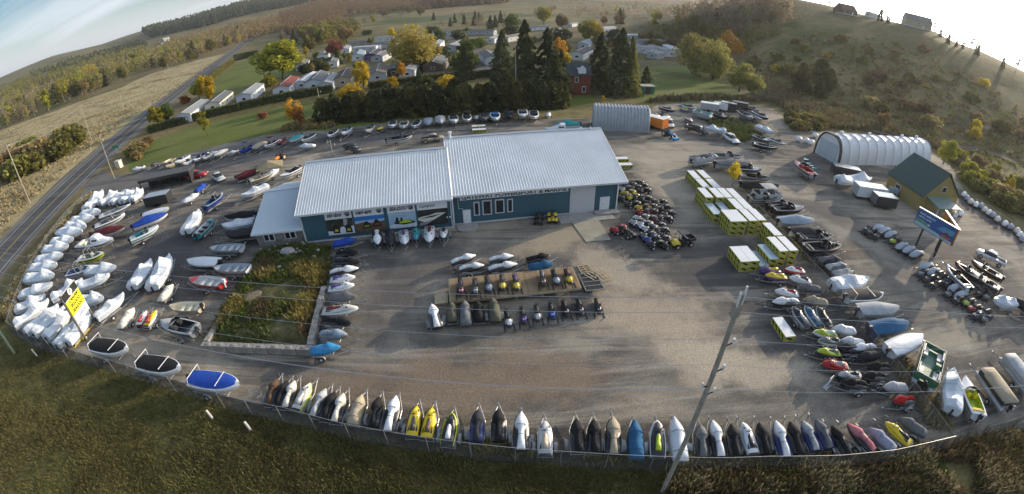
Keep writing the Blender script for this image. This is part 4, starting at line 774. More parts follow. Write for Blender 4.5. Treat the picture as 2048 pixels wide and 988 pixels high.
for i, (x0, x1) in enumerate(bx):
    b = empty('banner', (A0.x, A0.y, 0), BZ); tag(b, ('wall banner showing ' + what[i]), 'banner', 'banners on the showroom wall')
    wd = x1 - x0; xc = (x0 + x1) / 2; zt = 2.92
    put('board', M().box((xc, -.05, (bz0 + bz1) / 2), (wd, .06, bz1 - bz0)), [BSNOW, BDIRT, BWATER, BDARK][i], b)
    put('header', M().box((xc, -.06, (zt + bz1) / 2), (wd, .08, bz1 - zt)), WPAN, b)
    text(names[i][0], (x0 + .25, -.11, zt + .33), names[i][1] * (1.0 if i < 2 else .95), NAVYB, b, shear=.35, bold=.02 if i < 3 else 0, xs=wd / 4.1 * .95)
    if i < 3:
        put('logo_disc', M().quad(*disc((x1 - .52, zt + .55), .36, 16, -.105)), mat('logo_grey', (.30, .30, .31)), b); put('logo_mark', M().quad(*disc((x1 - .50, zt + .52), .22, 10, -.11)), NAVYB, b); put('logo_mark', M().quad((x1 - .66, -.115, zt + .5), (x1 - .40, -.115, zt + .62), (x1 - .36, -.115, zt + .68), (x1 - .6, -.115, zt + .62)), WPAN, b)
    def pq(nm, pts, m, dy=.0): put(nm, M().quad(*[(x0 + wd * u, -.09 - dy, bz0 + (zt - bz0) * v) for u, v in pts]), m, b)
    if i == 0:
        pq('picture_trees', [(0, .28), (.45, .18), (.5, .45), (.62, .5), (.7, .35), (1, .5), (1, 1), (0, 1)], BWOOD)
        for u, v in ((.33, .3), (.80, .28)): pq('picture_sled', [(u - .13, v - .2), (u + .13, v - .22), (u + .12, v + .08), (u + .04, v + .34), (u - .05, v + .34), (u - .12, v + .1)], NAVYB, .003); pq('picture_sled', [(u - .07, v - .1), (u + .07, v - .1), (u + .05, v + .06), (u - .05, v + .06)], mat('banner_yellow', (.5, .42, .05)), .006)
        pq('picture_rider', [(.64, .55), (.78, .55), (.80, .95), (.66, .98)], mat('banner_grey', (.35, .36, .38), var=.6, scale=6), .003)
    if i == 1:
        pq('picture_sky', [(0, .55), (.3, .62), (.6, .52), (1, .62), (1, 1), (0, 1)], BSKY); pq('picture_haze', [(0, .55), (.3, .62), (.6, .52), (1, .62), (1, .74), (0, .72)], mat('banner_pale_sky', (.30, .45, .6), var=.2), .002)
        for u, v, c in ((.38, .30, 'banner_green_atv'), (.72, .36, 'banner_red_atv')): pq('picture_vehicle', [(u - .15, v - .1), (u + .16, v - .06), (u + .14, v + .12), (u + .04, v + .36), (u - .04, v + .36), (u - .13, v + .1)], NAVYB, .003); pq('picture_vehicle', [(u - .10, v), (u + .10, v + .02), (u + .08, v + .12), (u - .06, v + .12)], mat(c, (.22, .26, .03) if 'green' in c else (.25, .05, .03)), .006)
    if i == 2:
        pq('picture_spray', [(0, 0), (1, 0), (1, .28), (.6, .2), (.3, .32), (0, .2)], mat('banner_spray', (.6, .66, .72), var=.2, scale=4), .002); pq('picture_horizon', [(0, .86), (1, .84), (1, .9), (0, .92)], mat('banner_shore', (.40, .5, .58)), .002)
        pq('picture_hull', [(.18, .3), (.5, .2), (.88, .24), (.97, .34), (.80, .46), (.55, .5), (.3, .44), (.2, .40)], NAVYB, .004); pq('picture_stripe', [(.38, .3), (.80, .32), (.86, .38), (.6, .5), (.56, .66), (.52, .46), (.36, .38)], mat('banner_lime', (.42, .55, .03)), .007); pq('picture_rider', [(.24, .42), (.34, .42), (.36, .66), (.28, .72)], NAVYB, .006); pq('picture_rider', [(.42, .48), (.5, .48), (.5, .66), (.44, .68)], NAVYB, .006)
    if i == 3:
        pq('picture_boat', [(0, .36), (.2, .22), (.5, .3), (.94, .72), (.6, .74), (.36, .62), (.2, .6), (0, .52)], mat('banner_cream', (.62, .60, .52), var=.1), .004); pq('picture_wake', [(.0, .0), (.25, .04), (.45, .26), (.2, .24), (.05, .2)], mat('banner_wake', (.28, .28, .28), var=.3, scale=3), .003); pq('picture_stripe', [(0, .44), (.5, .50), (.8, .66), (.4, .58)], NAVYB, .007)
# long name board under the right eave
sgx0, sgx1 = fpix(919, 392, .5)[0], fpix(1137, 374, .5)[0]
nb = empty('name_board', (A0.x, A0.y, 0), BZ); tag(nb, 'long white name board in black capitals under the right eave', 'sign')
put('board', M().box(((sgx0 + sgx1) / 2, .54, 3.78), (sgx1 - sgx0, .06, .78)), WPAN, nb)
tx = text('GATEWAY POWERSPORT & MARINE', (sgx0 + .2, .50, 3.50), .72, NAVYB, nb, bold=.018); tx.scale = ((sgx1 - sgx0 - .4) / max(.1, tx.dimensions.x), 1, 1)
def opening(nm, px0, px1, yy, m, fr=.12, pane=None, sub='pane', zmin=None):
    (xa, za), (xb, zb) = fpix(*px0, yy), fpix(*px1, yy); xa, xb = sorted((xa, xb)); za, zb = sorted((za, zb)); za = zmin if zmin is not None else za
    o = put(nm, M().box(((xa + xb) / 2, yy - .04, (za + zb) / 2), (xb - xa, .08, zb - za)), m, main)
    if pane: put(sub, M().box(((xa + xb) / 2, yy - .085, (za + zb) / 2), (xb - xa - 2 * fr, .03, zb - za - 2 * fr)), pane, o)
    return o
for x0, y0, x1, y1 in ((946.5, 404, 960, 430), (964, 401, 984, 428), (989.5, 399, 1009, 425), (1014, 398, 1026, 423)): opening('window', (x0, y0), (x1, y1), .58, TRIM, .14, GLS)
ROLL = mat('roller_door', (.50, .50, .51), rough=.5, var=.03)
o = opening('roller_door', (1141, 376), (1187, 422), .58, TRIM, .16, ROLL, 'door_panel', .05)
(xa, za), (xb, zb) = fpix(1141, 376, .58), fpix(1187, 422, .58)
for i in range(6): put('door_section', M().box(((xa + xb) / 2, .48, .5 + i * .56), (xb - xa - .34, .025, .53)), ROLL, o)
d1 = opening('door', (1200, 394), (1217, 421), .58, TRIM, .06, WPAN, 'door_leaf', .25); d2 = opening('door', (925, 420), (943, 448), .58, TRIM, .06, WPAN, 'door_leaf', .1)
put('door_handle', M().box((fpix(1203, 408, .58)[0] + .1, .44, 1.2), (.12, .06, .05)), BLKM, d1)
for px in ((906, 395), (909, 400)): s_, z_ = fpix(*px, 0); 
put('downspout', M().tube((18.75, -.10, .1), (18.75, -.10, 4.0), .06), TRIM, main); put('downspout', M().tube((X2 + L2 - .1, .45, .1), (X2 + L2 - .1, .45, 4.1), .06), TRIM, main); put('conduit', M().path([(X2 + 1.2, .5, .2), (X2 + 1.2, .5, 2.3), (X2 + .7, .5, 2.3), (X2 + .7, .5, 4.0)], .03), TRIM, main)
for x, z in ((18.2, 1.6), (18.55, 1.6), (18.3, 3.5)): put('wall_light', M().box((x, -.1, z), (.16, .14, .16)), WPAN, main)
put('chimney_vent', M().tube((X2 + .6, 11.4 - .3, 8.0), (X2 + .6, 11.1, 8.9), .16, 8).tube((X2 + .6, 11.1, 8.9), (X2 + .6, 11.1, 9.1), .26, 8), WPAN, main)
put('chimney_vent', M().tube((X2 + L2 - .6, 11.1, 8.0), (X2 + L2 - .6, 11.1, 8.6), .10, 8), WPAN, main)
# stone fronted annex at the left end
an = empty('annex_building', (A0.x, A0.y, 0), BZ); tag(an, 'low grey stone annex with smooth pale roof and two white windows', 'building')
AX0, AX1, AE, AG, AD = -6.6, -.1, 2.15, 4.3, 15.5; ay0 = .35
for nm, c, d in (('front_wall', ((AX0 + AX1) / 2, ay0 + .1, AE / 2), (AX1 - AX0, .2, AE)), ('side_wall', (AX0 + .1, ay0 + AD / 2, AE / 2), (.2, AD - .4, AE)), ('back_wall', ((AX0 + AX1) / 2, ay0 + AD - .1, AE / 2), (AX1 - AX0, .2, AE))): put(nm, M().box(c, d), STONE, an)
put('gable', M().quad((AX0 + .02, ay0, AE), (AX0 + .02, ay0 + AD, AE), (AX0 + .02, ay0 + AD / 2, AG)), STONE, an)
SMOOTHR = mat('annex_roof_sheet', (.52, .60, .64), rough=.5, var=.04, scale=.5)
sl = (AG - AE) / (AD / 2)
for ya, yb in ((ay0 - .5, ay0 + AD / 2), (ay0 + AD + .5, ay0 + AD / 2)):
    za = AE - .5 * sl; put('roof', M().loft([[(AX0 - .5, ya, za + .14), (AX0 - .5, yb, AG + .14), (AX0 - .5, yb, AG), (AX0 - .5, ya, za)], [(AX1, ya, za + .14), (AX1, yb, AG + .14), (AX1, yb, AG), (AX1, ya, za)]]), SMOOTHR, an)
put('ridge_cap', M().box(((AX0 + AX1) / 2 - .25, ay0 + AD / 2, AG + .18), (AX1 - AX0 + .5, .5, .1)), WPAN, an); put('eave_trim', M().box(((AX0 + AX1) / 2 - .25, ay0 - .56, AE - .12), (AX1 - AX0 + .5, .1, .18)), TRIM, an)
for x in (-4.9, -2.0):
    wo = put('window', M().box((x, ay0 - .04, 1.25), (1.5, .1, 1.0)), WPAN, an)
    for k in (-.36, .36): put('pane', M().box((x + k, ay0 - .10, 1.25), (.55, .03, .8)), GLS, wo)
# ramp, door slab, steps, ditch
sheet('concrete_ramp', [(1136, 436), (1192, 433), (1222, 481), (1172, 485)], .09, mat('ramp_concrete', (.33, .30, .23), rough=.9, var=.2, scale=.6))
tag(put('loading_apron', M().box((0, 0, .05), (7.4, 2.4, .1)), CONC), kind='structure').location = tuple(A0 + ax * 36 + ay * -.7); COL.objects['loading_apron'].rotation_euler = (0, 0, BZ)
st = put('concrete_step', M().box((0, 0, .14), (3.4, 1.1, .28)), CONC); st.location = tuple(A0 + ax * (fpix(1210, 421, .58)[0]) + ay * -.1); st.rotation_euler = (0, 0, BZ); tag(st, 'long concrete step below the small white door', 'step')
sx = fpix(934, 448, .58)[0]; m = M(); ring = [(1.35 * (1 if math.cos(a) > 0 else -1) * abs(math.cos(a)) ** .6, -2.1 * abs(math.sin(a)) ** .6) for a in [math.pi * i / 12 for i in range(13)]]
m.loft([[(x, y, 0) for x, y in ring], [(x, y, .16) for x, y in ring]]); sb = put('entrance_slab', m, CONC); sb.location = tuple(A0 + ax * sx + ay * .5); sb.rotation_euler = (0, 0, BZ); tag(sb, 'rounded concrete slab at the left white door', 'slab')

# ------------------------------------------------------------------ steel hut, tent hall, green roofed house
def arch(W, Hh, n=14, p=.62): return [(W / 2 * (1 if math.cos(a) > 0 else -1) * abs(math.cos(a)) ** p, Hh * math.sin(a) ** .8) for a in [math.pi * i / n for i in range(n + 1)]]
q0, q1 = at(1186, 259.5), at(1298, 265.5); d = (q1 - q0).normalized(); n_ = Vector((-d.y, d.x, 0)); Lh = (q1 - q0).length; Wh = 5.6; hc = q0 + n_ * Wh / 2
hut = empty('steel_arch_hut', (hc.x, hc.y, 0), math.atan2(d.y, d.x)); tag(hut, 'grey corrugated steel arch hut behind the showroom', 'hut')
HUTM = mat('corrugated_steel', (.42, .44, .46), rough=.5, metal=.25, var=.12, scale=.8); AR = arch(Wh, 4.75)
n = 17
for i in range(n):
    x0, x1 = Lh * i / n, Lh * (i + 1) / n; rings = []
    for x, s_ in ((x0, 1.0), (x0 + (x1 - x0) * .22, 1.0), (x0 + (x1 - x0) * .40, 1.045), (x0 + (x1 - x0) * .82, 1.045), (x1, 1.0)): rings.append([(x, y * s_, z * s_) for y, z in AR])
    put('arch_panel', M().loft(rings, closed=False, caps=False), HUTM, hut)
for x in (.05, Lh - .05): put('end_wall', M().quad(*[(x, y, z) for y, z in AR]), mat('hut_end', (.30, .36, .42), rough=.5, var=.1), hut)
for k in (-.9, .9): put('door_leaf', M().box((-.02, k, 1.6), (.08, 1.7, 3.1)), mat('hut_door', (.34, .42, .48)), hut)
t0, t1 = at(1621, 305.6), at(1682, 329.7); dd = (t1 - t0); Wt = dd.length; tn = Vector((-dd.y, dd.x, 0)).normalized(); te = at(1786, 334) - at(1687.5, 328.6); tl = at(1860, 312) - t1
axt = (at(1800, 331) - t1); axt = tn if axt.length < 1 else axt.normalized(); Lt = 21.5; tc_ = (t0 + t1) / 2
axt = Vector((math.cos(R(7)), math.sin(R(7)), 0)); Lt = 33.0
th = empty('fabric_storage_hall', (tc_.x, tc_.y, 0), math.atan2(axt.y, axt.x)); tag(th, 'white arched fabric storage hall with black rimmed doorway', 'hall')
TW = mat('white_tarpaulin', (.76, .78, .80), rough=.5, var=.03, trans=.12); AT = arch(Wt, 5.4, 16, .7)
nb_ = 11
for i in range(nb_):
    x0, x1 = Lt * i / nb_, Lt * (i + 1) / nb_; rings = [[(x, y * s_, z * s_) for y, z in AT] for x, s_ in ((x0 + .02, 1.0), (x0 + (x1 - x0) * .25, .988), (x0 + (x1 - x0) * .5, .984), (x0 + (x1 - x0) * .75, .988), (x1, 1.0))]
    put('fabric_bay', M().loft(rings, closed=False, caps=False).mesh('fabric_bay', True), TW, th)
    put('arch_rib', M().path([(x1, y * 1.01, z * 1.01) for y, z in AT], .06, 4), mat('rib_white', (.6, .62, .66)), th)
put('front_panel', M().quad(*[(.0, y, z) for y, z in AT]), TW, th); put('rear_panel', M().quad(*[(Lt, y, z) for y, z in AT]), TW, th)
put('doorway_rim', M().loft([[(-.08, y * .97, z * .97), (-.3, y * 1.03, z * 1.03), (.5, y * 1.045, z * 1.045), (.5, y * 1.0, z * 1.0)] for y, z in AT]), BLKM, th)
for k in (-1, 1): put('door_leaf', M().box((-.06, k * Wt * .19, 1.9), (.08, Wt * .37, 3.8)), mat('tent_door', (.50, .56, .60), rough=.5), th)
for i in (0, 3, 7, 9): put('roof_vent', M().tube((Lt * (i + 1) / nb_, .2, 5.3), (Lt * (i + 1) / nb_, .2, 5.9), .28, 8).ell((Lt * (i + 1) / nb_, .2, 5.95), (.42, .42, .2)), WPAN, th)
# house with the steep green roof
e0, e1 = at(1775, 345, 3.0), at(1847, 392, 3.0); hd = (e1 - e0); Lg = hd.length; hd.normalize(); hn = Vector((-hd.y, hd.x, 0)); hn = -hn if hn.dot(Vector((1, 0, 0))) < 0 else hn
GRNR = mat('green_shingle_roof', (.045, .085, .075), rough=.6, var=.12, scale=2); YEL = mat('yellow_siding', (.33, .25, .09), rough=.8, var=.1)
gh = empty('yellow_house', (e0.x, e0.y, 0), math.atan2(hd.y, hd.x)); tag(gh, 'yellow sided house with large steep green roof', 'house'); sgn = 1 if Vector((-hd.y, hd.x, 0)).dot(hn) > 0 else -1
Dg, Eg = 11.0, 3.0
zr = 7.4
for y in (.4, Dg - .4): put('wall', M().box((Lg / 2, sgn * y, Eg / 2), (Lg - .8, .2, Eg)), YEL, gh)
for x in (.4, Lg - .4): put('gable_wall', M().box((x, sgn * Dg / 2, Eg / 2), (.2, Dg - 1.0, Eg)).quad((x, sgn * .4, Eg), (x, sgn * (Dg - .4), Eg), (x, sgn * Dg / 2, zr - .3)), YEL, gh)
for y in (0, Dg): put('roof', M().loft([[(0, sgn * y, Eg - .1), (0, sgn * Dg / 2, zr), (0, sgn * Dg / 2, zr - .2), (0, sgn * y, Eg - .3)], [(Lg, sgn * y, Eg - .1), (Lg, sgn * Dg / 2, zr), (Lg, sgn * Dg / 2, zr - .2), (Lg, sgn * y, Eg - .3)]]), GRNR, gh)
put('porch_roof', M().loft([[(Lg - .3, sgn * 1.2, 2.9), (Lg + 3.2, sgn * 1.2, 2.3), (Lg + 3.2, sgn * 1.2, 2.15), (Lg - .3, sgn * 1.2, 2.75)], [(Lg - .3, sgn * 7.5, 2.9), (Lg + 3.2, sgn * 7.5, 2.3), (Lg + 3.2, sgn * 7.5, 2.15), (Lg - .3, sgn * 7.5, 2.75)]]), mat('porch_green_roof', (.16, .24, .22), rough=.4), gh)
for y in (1.4, 7.3): put('porch_post', M().tube((Lg + 3.0, sgn * y, 0), (Lg + 3.0, sgn * y, 2.2), .08), WPAN, gh)
wo = put('window', M().box((Lg * .35, sgn * .27, 1.6), (1.3, .08, 1.0)), WPAN, gh); put('pane', M().box((Lg * .35, sgn * .21, 1.6), (1.1, .04, .8)), GLS, wo)
wo = put('window', M().box((Lg - .28, sgn * 5.5, 4.2), (.08, 1.2, 1.1)), WPAN, gh); put('pane', M().box((Lg - .22, sgn * 5.5, 4.2), (.04, 1.0, .9)), GLS, wo)

# ------------------------------------------------------------------ long black shelter at the left
s0, s1 = at(286, 386), at(384, 366); sd = (s1 - s0); Ls = sd.length; 
sh = empty('open_shelter', (s0.x, s0.y, 0), math.atan2(sd.y, sd.x)); tag(sh, 'long low black shelter with flat grey roof beside the entrance drive', 'shelter')
put('roof', M().box((Ls / 2, 1.6, 2.55), (Ls + .4, 3.6, .14)), mat('shelter_roof', (.10, .10, .10), rough=.8, var=.15), sh)
put('back_wall', M().box((Ls / 2, 3.2, 1.25), (Ls, .1, 2.45)), BLKM, sh); put('side_wall', M().box((Ls, 1.6, 1.25), (.1, 3.0, 2.45)), BLKM, sh)
for i in range(6): put('post', M().box((Ls * i / 5, .05, 1.22), (.14, .14, 2.44)), BLKM, sh)
put('fascia', M().box((Ls / 2, -.22, 2.3), (Ls + .4, .08, .5)), BLKM, sh)
# ------------------------------------------------------------------ vehicles and stock, placed by the ground under them
def pose(stern, bow, z=.5):
    a, b = at(*stern, z), at(*bow, z); d = b - a; c = (a + b) / 2; return c.x, c.y, math.atan2(d.y, d.x), d.length
BUNK = mat('bunk_carpet', (.42, .42, .42), rough=.9); LAMP = mat('lamp_lens', (.7, .7, .68), rough=.2); TAIL = mat('tail_lens', (.3, .01, .01), rough=.3)
def trailer(c, rz, kL, W, z, tl, label, col=GAL, axles=1, off=0.0, cat='trailer', nm='boat_trailer'):
    if len(label.split()) > 15: label = label.replace('personal ', '').replace(' covered', '').replace(' the ', ' ').replace('trailer under', 'trailer under the')
    return place(nm, spec(('trl', kL, W, tl, axles), lambda: k_trailer(kL, W, .42, tl, axles)), dict(frame=col, bunk=BUNK, jack=GAL, tyre=RUB, rim=pc('silver'), _=GAL), (c[0], c[1], z), rz, label, cat, 'trailers under boats and watercraft')
def craft(kind, stern, bow, cols, label, trl='', group=None, zz=None, name=None, nomS=None, var=1, trail=True, cat=None, z0=None, lim=(.85, 1.2)):
    """one machine from its stern and bow pixels; cols: dict role->material"""
    base = dict(pwc=3.1, pwcov=3.1, pwfull=3.15, sled=3.15, sledcov=3.0, atv=2.3, utv=3.3, boat=5.8, bcov=5.8, binset=5.8, wrap=6.3, alum=4.5, pontoon=6.3, car=4.5, van=4.6, pickup=5.5, tractor=3.6, cargo=4.2)[kind]
    zlift = {'pwc': .42, 'pwcov': .42, 'pwfull': .42, 'boat': .5, 'bcov': .5, 'binset': .5, 'wrap': .5, 'alum': .5, 'pontoon': .55}.get(kind, 0) if trail else 0
    hmid = zlift + dict(boat=.9, bcov=.9, binset=.9, wrap=.8, pontoon=.7, alum=.5).get(kind, .5)
    x, y, rz, L = pose(stern, bow, (z0 or 0) + hmid if zz is None else zz); rz += random.uniform(-.035, .035); s = min(lim[1], max(lim[0], L / base)); s3 = (s, (1 + s) / 2 if s > 1 else s ** .6, s ** .35)
    if kind == 'pwc': sp_ = spec('pwc', k_pwc); nm = 'personal_watercraft'
    elif kind == 'pwcov': sp_ = spec('pwcov', k_pwcov); nm = 'covered_watercraft'
    elif kind == 'pwfull': sp_ = spec('pwfull', k_pwfull); nm = 'covered_watercraft'
    elif kind == 'sled': sp_ = spec('sled', k_sled); nm = 'snowmobile'
    elif kind == 'sledcov': sp_ = spec('sledcov', lambda: k_sled(True)); nm = 'covered_snowmobile'
    elif kind == 'atv': sp_ = spec('atv', k_atv); nm = 'quad_bike'
    elif kind == 'utv': sp_ = spec('utv', k_utv); nm = 'utility_buggy'
    elif kind == 'boat': sp_ = spec(('boat', var), lambda: k_boat(tower={2: 1, 4: 2}.get(var, 0), bow=var in (1, 2, 4), cuddy=var == 3)); nm = 'motor_boat'
    elif kind == 'bcov': sp_ = spec(('bcov', var), lambda: k_bcov(seed=var, peak=(.3, .5, .75)[var % 3])); nm = 'covered_boat'
    elif kind == 'binset': sp_ = spec('binset', k_binset); nm = 'covered_boat'
    elif kind == 'wrap': sp_ = spec(('wrap', var), lambda: k_wrap(var, tall=(.5, .72, .95)[var % 3], win=(.06, .12, .18, .0)[var % 4])); nm = 'wrapped_boat'
    elif kind == 'alum': sp_ = spec(('alum', var), lambda: k_alum(var == 1)); nm = 'fishing_boat'
    elif kind == 'pontoon': sp_ = spec(('pontoon', var), lambda: k_pontoon(cov=var)); nm = 'pontoon_boat'
    elif kind in ('car', 'van', 'pickup'): sp_ = spec(kind, lambda: k_car(kind)); nm = {'car': 'parked_car', 'van': 'parked_van', 'pickup': 'pickup_truck'}[kind]
    elif kind == 'tractor': sp_ = spec('tractor', k_tractor); nm = 'tractor'
    elif kind == 'cargo': sp_ = spec('cargo', k_cargo); nm = 'cargo_trailer'
    rl = dict(seam=mat('wrap_band', (.42, .46, .50), rough=.5), tyre=RUB, rim=pc('silver'), glass=GLS, track=BLKM, trim=BLKM, bar=BLKM, bunk=BUNK, lamp=LAMP, tail=TAIL, frame=GAL, motor=pc('black'), stripe=pc('black'), liner=pc('grey'), seat=mat('vinyl_dark', (.05, .05, .055), rough=.6), rail=GAL, tube=mat('pontoon_metal', (.45, .46, .47), rough=.35, metal=.4), floor=pc('lgrey'), panel=pc('lgrey'), deck=pc('white'), hull=pc('white'), cover=fc('black'), body=pc('white'), roof=pc('white'), door=pc('lgrey'), bed=BLKM, _=BLKM)
    rl.update(cols)
    cat = cat or dict(pwc='watercraft', pwcov='watercraft', pwfull='watercraft', sled='snowmobile', sledcov='snowmobile', atv='quad bike', utv='buggy', car='car', van='van', pickup='pickup truck', tractor='tractor', cargo='trailer').get(kind, 'boat')
    tmat = rl.get('trailer', GAL)
    if trail and kind in ('boat', 'bcov', 'binset', 'wrap', 'alum', 'pontoon'): trailer((x, y), rz, round(5.6 * (1 if kind != 'alum' else .75), 1), 2.05, z0 or 0, 1.2, ('trailer under the ' + label), tmat, 1)
    elif trail and kind in ('pwc', 'pwcov', 'pwfull'): trailer((x, y), rz, 3.0, 1.5, z0 or 0, .75, ('trailer under the ' + label), tmat, 1, nm='watercraft_trailer')
    return place(name or nm, sp_, rl, (x, y, zlift + (z0 or 0)), rz, label, cat, group, s3)
def D(**k): return {r: (v if not isinstance(v, str) else pc(v)) for r, v in k.items()}
def covr(c, h='black'): return dict(cover=fc(c), hull=pc(h))

# front fence row
G_F = 'watercraft parked along the front fence'
FR = [('pwcov', (539, 801), (552, 765), covr('brown', 'dark'), 'dark brown covered watercraft'), ('pwcov', (556, 808), (572, 768), covr('black', 'dark'), 'dark grey covered watercraft'), ('pwcov', (570, 812), (590, 765), covr('offwhite'), 'cream covered watercraft'),
      ('pwc', (594, 812), (617, 773), D(deck='offwhite', hull='lime', seat='lgrey'), 'white and lime watercraft'), ('pwcov', (626, 828), (651, 782), covr('lgrey'), 'pale grey striped watercraft'), ('pwcov', (650, 833), (667, 790), covr('black'), 'dull black watercraft'), ('pwcov', (670, 840), (686, 791), covr('offwhite'), 'off-white covered watercraft'),
      ('pwfull', (704, 845), (724, 792), covr('tan', 'lgrey'), 'beige and grey covered watercraft'), ('pwcov', (745, 851), (757, 797), covr('black'), 'black covered watercraft'), ('pwcov', (775, 862), (793, 794), covr('white', 'dark'), 'white covered watercraft with flared cover'),
      ('pwc', (824, 871), (833, 814), D(deck='yellow', hull='black', seat=pc('dark')), 'yellow and black watercraft'), ('pwc', (853, 875), (864, 817), D(deck='yellow', hull='black', seat=pc('brown')), 'yellow and black watercraft with orange trim'), ('pwc', (894, 886), (904, 831), D(deck='black', hull='lime', seat='white'), 'black watercraft with lime rim and white seat'),
      ('pwcov', (951, 881), (957, 822), dict(cover=fc('dark'), hull=pc('navy')), 'dark covered watercraft with navy hull'), ('pwcov', (998, 881), (996, 820), covr('black'), 'charcoal covered watercraft with tan fold'), ('pwcov', (1043, 900), (1042, 826), covr('white'), 'white covered watercraft on black hull'),
      ('pwc', (1090, 909), (1090, 844), D(hull='silver', deck='silver', seat='beige'), 'silver watercraft with tan seat'), ('pwcov', (1156, 898), (1154, 844), covr('black'), 'black covered watercraft of a pair'), ('pwcov', (1189, 898), (1188, 846), covr('black'), 'black covered watercraft beside its twin'),
      ('pwcov', (1228, 908), (1225, 835), covr('tan'), 'taupe covered watercraft'), ('pwfull', (1273, 917), (1270, 841), dict(cover=fc('blue2'), hull=pc('steel')), 'blue covered watercraft with pale sides'), ('pwc', (1318, 915), (1313, 844), D(hull='white', deck='dark', seat='lime'), 'white and black watercraft with lime seat'),
      ('pwfull', (1362, 922), (1349, 836), dict(cover=WRAP, hull=pc('white')), 'large white wrapped watercraft'), ('pwcov', (1408, 911), (1400, 852), covr('grey'), 'grey covered watercraft behind the utility pole'), ('pwcov', (1444, 913), (1424, 843), covr('white'), 'white covered watercraft right of the pole'),
      ('pwcov', (1473, 908), (1462, 852), covr('black'), 'olive black covered watercraft'), ('pwc', (1508, 903), (1487, 851), D(hull='white', deck='white', seat='black'), 'white watercraft with open black cockpit'), ('pwcov', (1533, 905), (1519, 849), covr('black'), 'black covered watercraft beside the open white one'),
      ('pwcov', (1575, 913), (1550, 844), covr('white', 'navy'), 'white covered watercraft on navy hull'), ('pwcov', (1600, 907), (1580, 845), covr('black'), 'plain black covered watercraft'), ('pwcov', (1632, 897), (1607, 846), dict(cover=fc('lgrey'), hull=pc('navy')), 'black watercraft with curved silver stripe'), ('pwcov', (1660, 892), (1634, 843), dict(cover=fc('grey'), hull=pc('navy')), 'black watercraft with wide grey stripe'),
      ('pwcov', (1692, 900), (1668, 861), covr('black'), 'black covered watercraft among weeds'), ('pwcov', (1750, 900), (1694, 850), covr('pink'), 'pink covered watercraft'), ('pwfull', (1791, 897), (1738, 858), covr('lavender', 'lgrey'), 'lavender grey covered watercraft'), ('pwc', (1825, 887), (1771, 846), D(deck='yellow', hull='yellow', seat='black'), 'yellow and black watercraft with pale seat'), ('pwfull', (1851, 866), (1800, 837), covr('grey', 'dark'), 'black and grey covered watercraft in the fence corner')]
for i, (k, s, b, c, l) in enumerate(FR):
    craft(k, s, b, c, l + ', ' + ordn(i) + ' along the front fence', group=G_F, zz=.9)
def row(group, where, items, **kw):
    for i, it in enumerate(items):
        k, s, b, c, l = it[:5]; ex = dict(kw); ex.update(it[5] if len(it) > 5 else {}); craft(k, s, b, c, (l + ', ' + where.replace('#', ordn(i))).strip(), group=group, **ex)
# column beside the planter, bows toward the yard
row('watercraft beside the planter', '# down beside the planter', [
 ('pwfull', (665, 489), (712, 480), covr('blue', 'blue'), 'blue covered watercraft with white flashes'), ('pwcov', (672, 508), (716, 505), covr('black'), 'black watercraft with white bars'), ('pwcov', (669, 524), (721, 523), covr('dark'), 'black covered watercraft'),
 ('pwcov', (660, 546), (718, 539), covr('white'), 'white covered watercraft on black hull'), ('pwc', (659, 559), (710, 555), D(hull='white', deck='white', seat='purple'), 'white watercraft with purple seat'), ('pwc', (655, 577), (708, 571), D(hull='white', deck='white', seat='purple'), 'white and purple watercraft on wide silver trailer'),
 ('pwfull', (659, 594), (713, 594), covr('grey', 'lgrey'), 'grey covered watercraft'), ('pwc', (643, 622), (716, 618), D(hull='white', deck='offwhite', seat='maroon'), 'big white sport boat with maroon seats', dict(lim=(1.1, 1.5))), ('pwcov', (648, 640), (702, 648), covr('black'), 'low black watercraft'), ('pwcov', (640, 667), (695, 671), covr('steel', 'grey'), 'steel grey covered watercraft'),
 ('pwfull', (622, 700), (680, 695), covr('sky', 'lgrey'), 'bright blue watercraft with cream cushion')], zz=.85)
# under the banners, bows toward the yard
row('watercraft in front of the showroom banners', '# below the wall banners', [
 ('pwcov', (754, 461), (756, 494), covr('white', 'dark'), 'white covered watercraft'), ('pwcov', (779, 463), (782, 493), covr('dark'), 'dark watercraft'), ('pwc', (807, 461), (809, 490), D(hull='white', deck='white', seat='purple'), 'white watercraft with purple stripes'),
 ('pwc', (832, 457), (833, 482), D(hull='purple', deck='teal', seat='teal'), 'teal and purple watercraft'), ('pwc', (859, 453), (859, 486), D(hull='white', deck='white', seat='maroon'), 'long white watercraft with maroon seat', dict(lim=(1, 1.3))), ('pwc', (888, 457), (887, 479), D(hull='black', deck='white', seat='black'), 'black and white watercraft')], zz=.8)
# behind the display deck
row('watercraft behind the display deck', '# behind the wooden deck', [
 ('pwcov', (902, 527), (951, 513), covr('white'), 'white striped watercraft'), ('pwcov', (919, 539), (967, 533), covr('white'), 'white and black watercraft'), ('pwcov', (978, 522), (1026, 514), covr('white', 'dark'), 'white topped watercraft'), ('pwcov', (976, 540), (1034, 531), covr('white'), 'white covered watercraft'),
 ('pwcov', (1055, 521), (1097, 514), covr('black'), 'black covered watercraft'), ('pwfull', (1058, 535), (1106, 529), covr('blue2', 'lgrey'), 'blue and silver watercraft')], zz=.8)
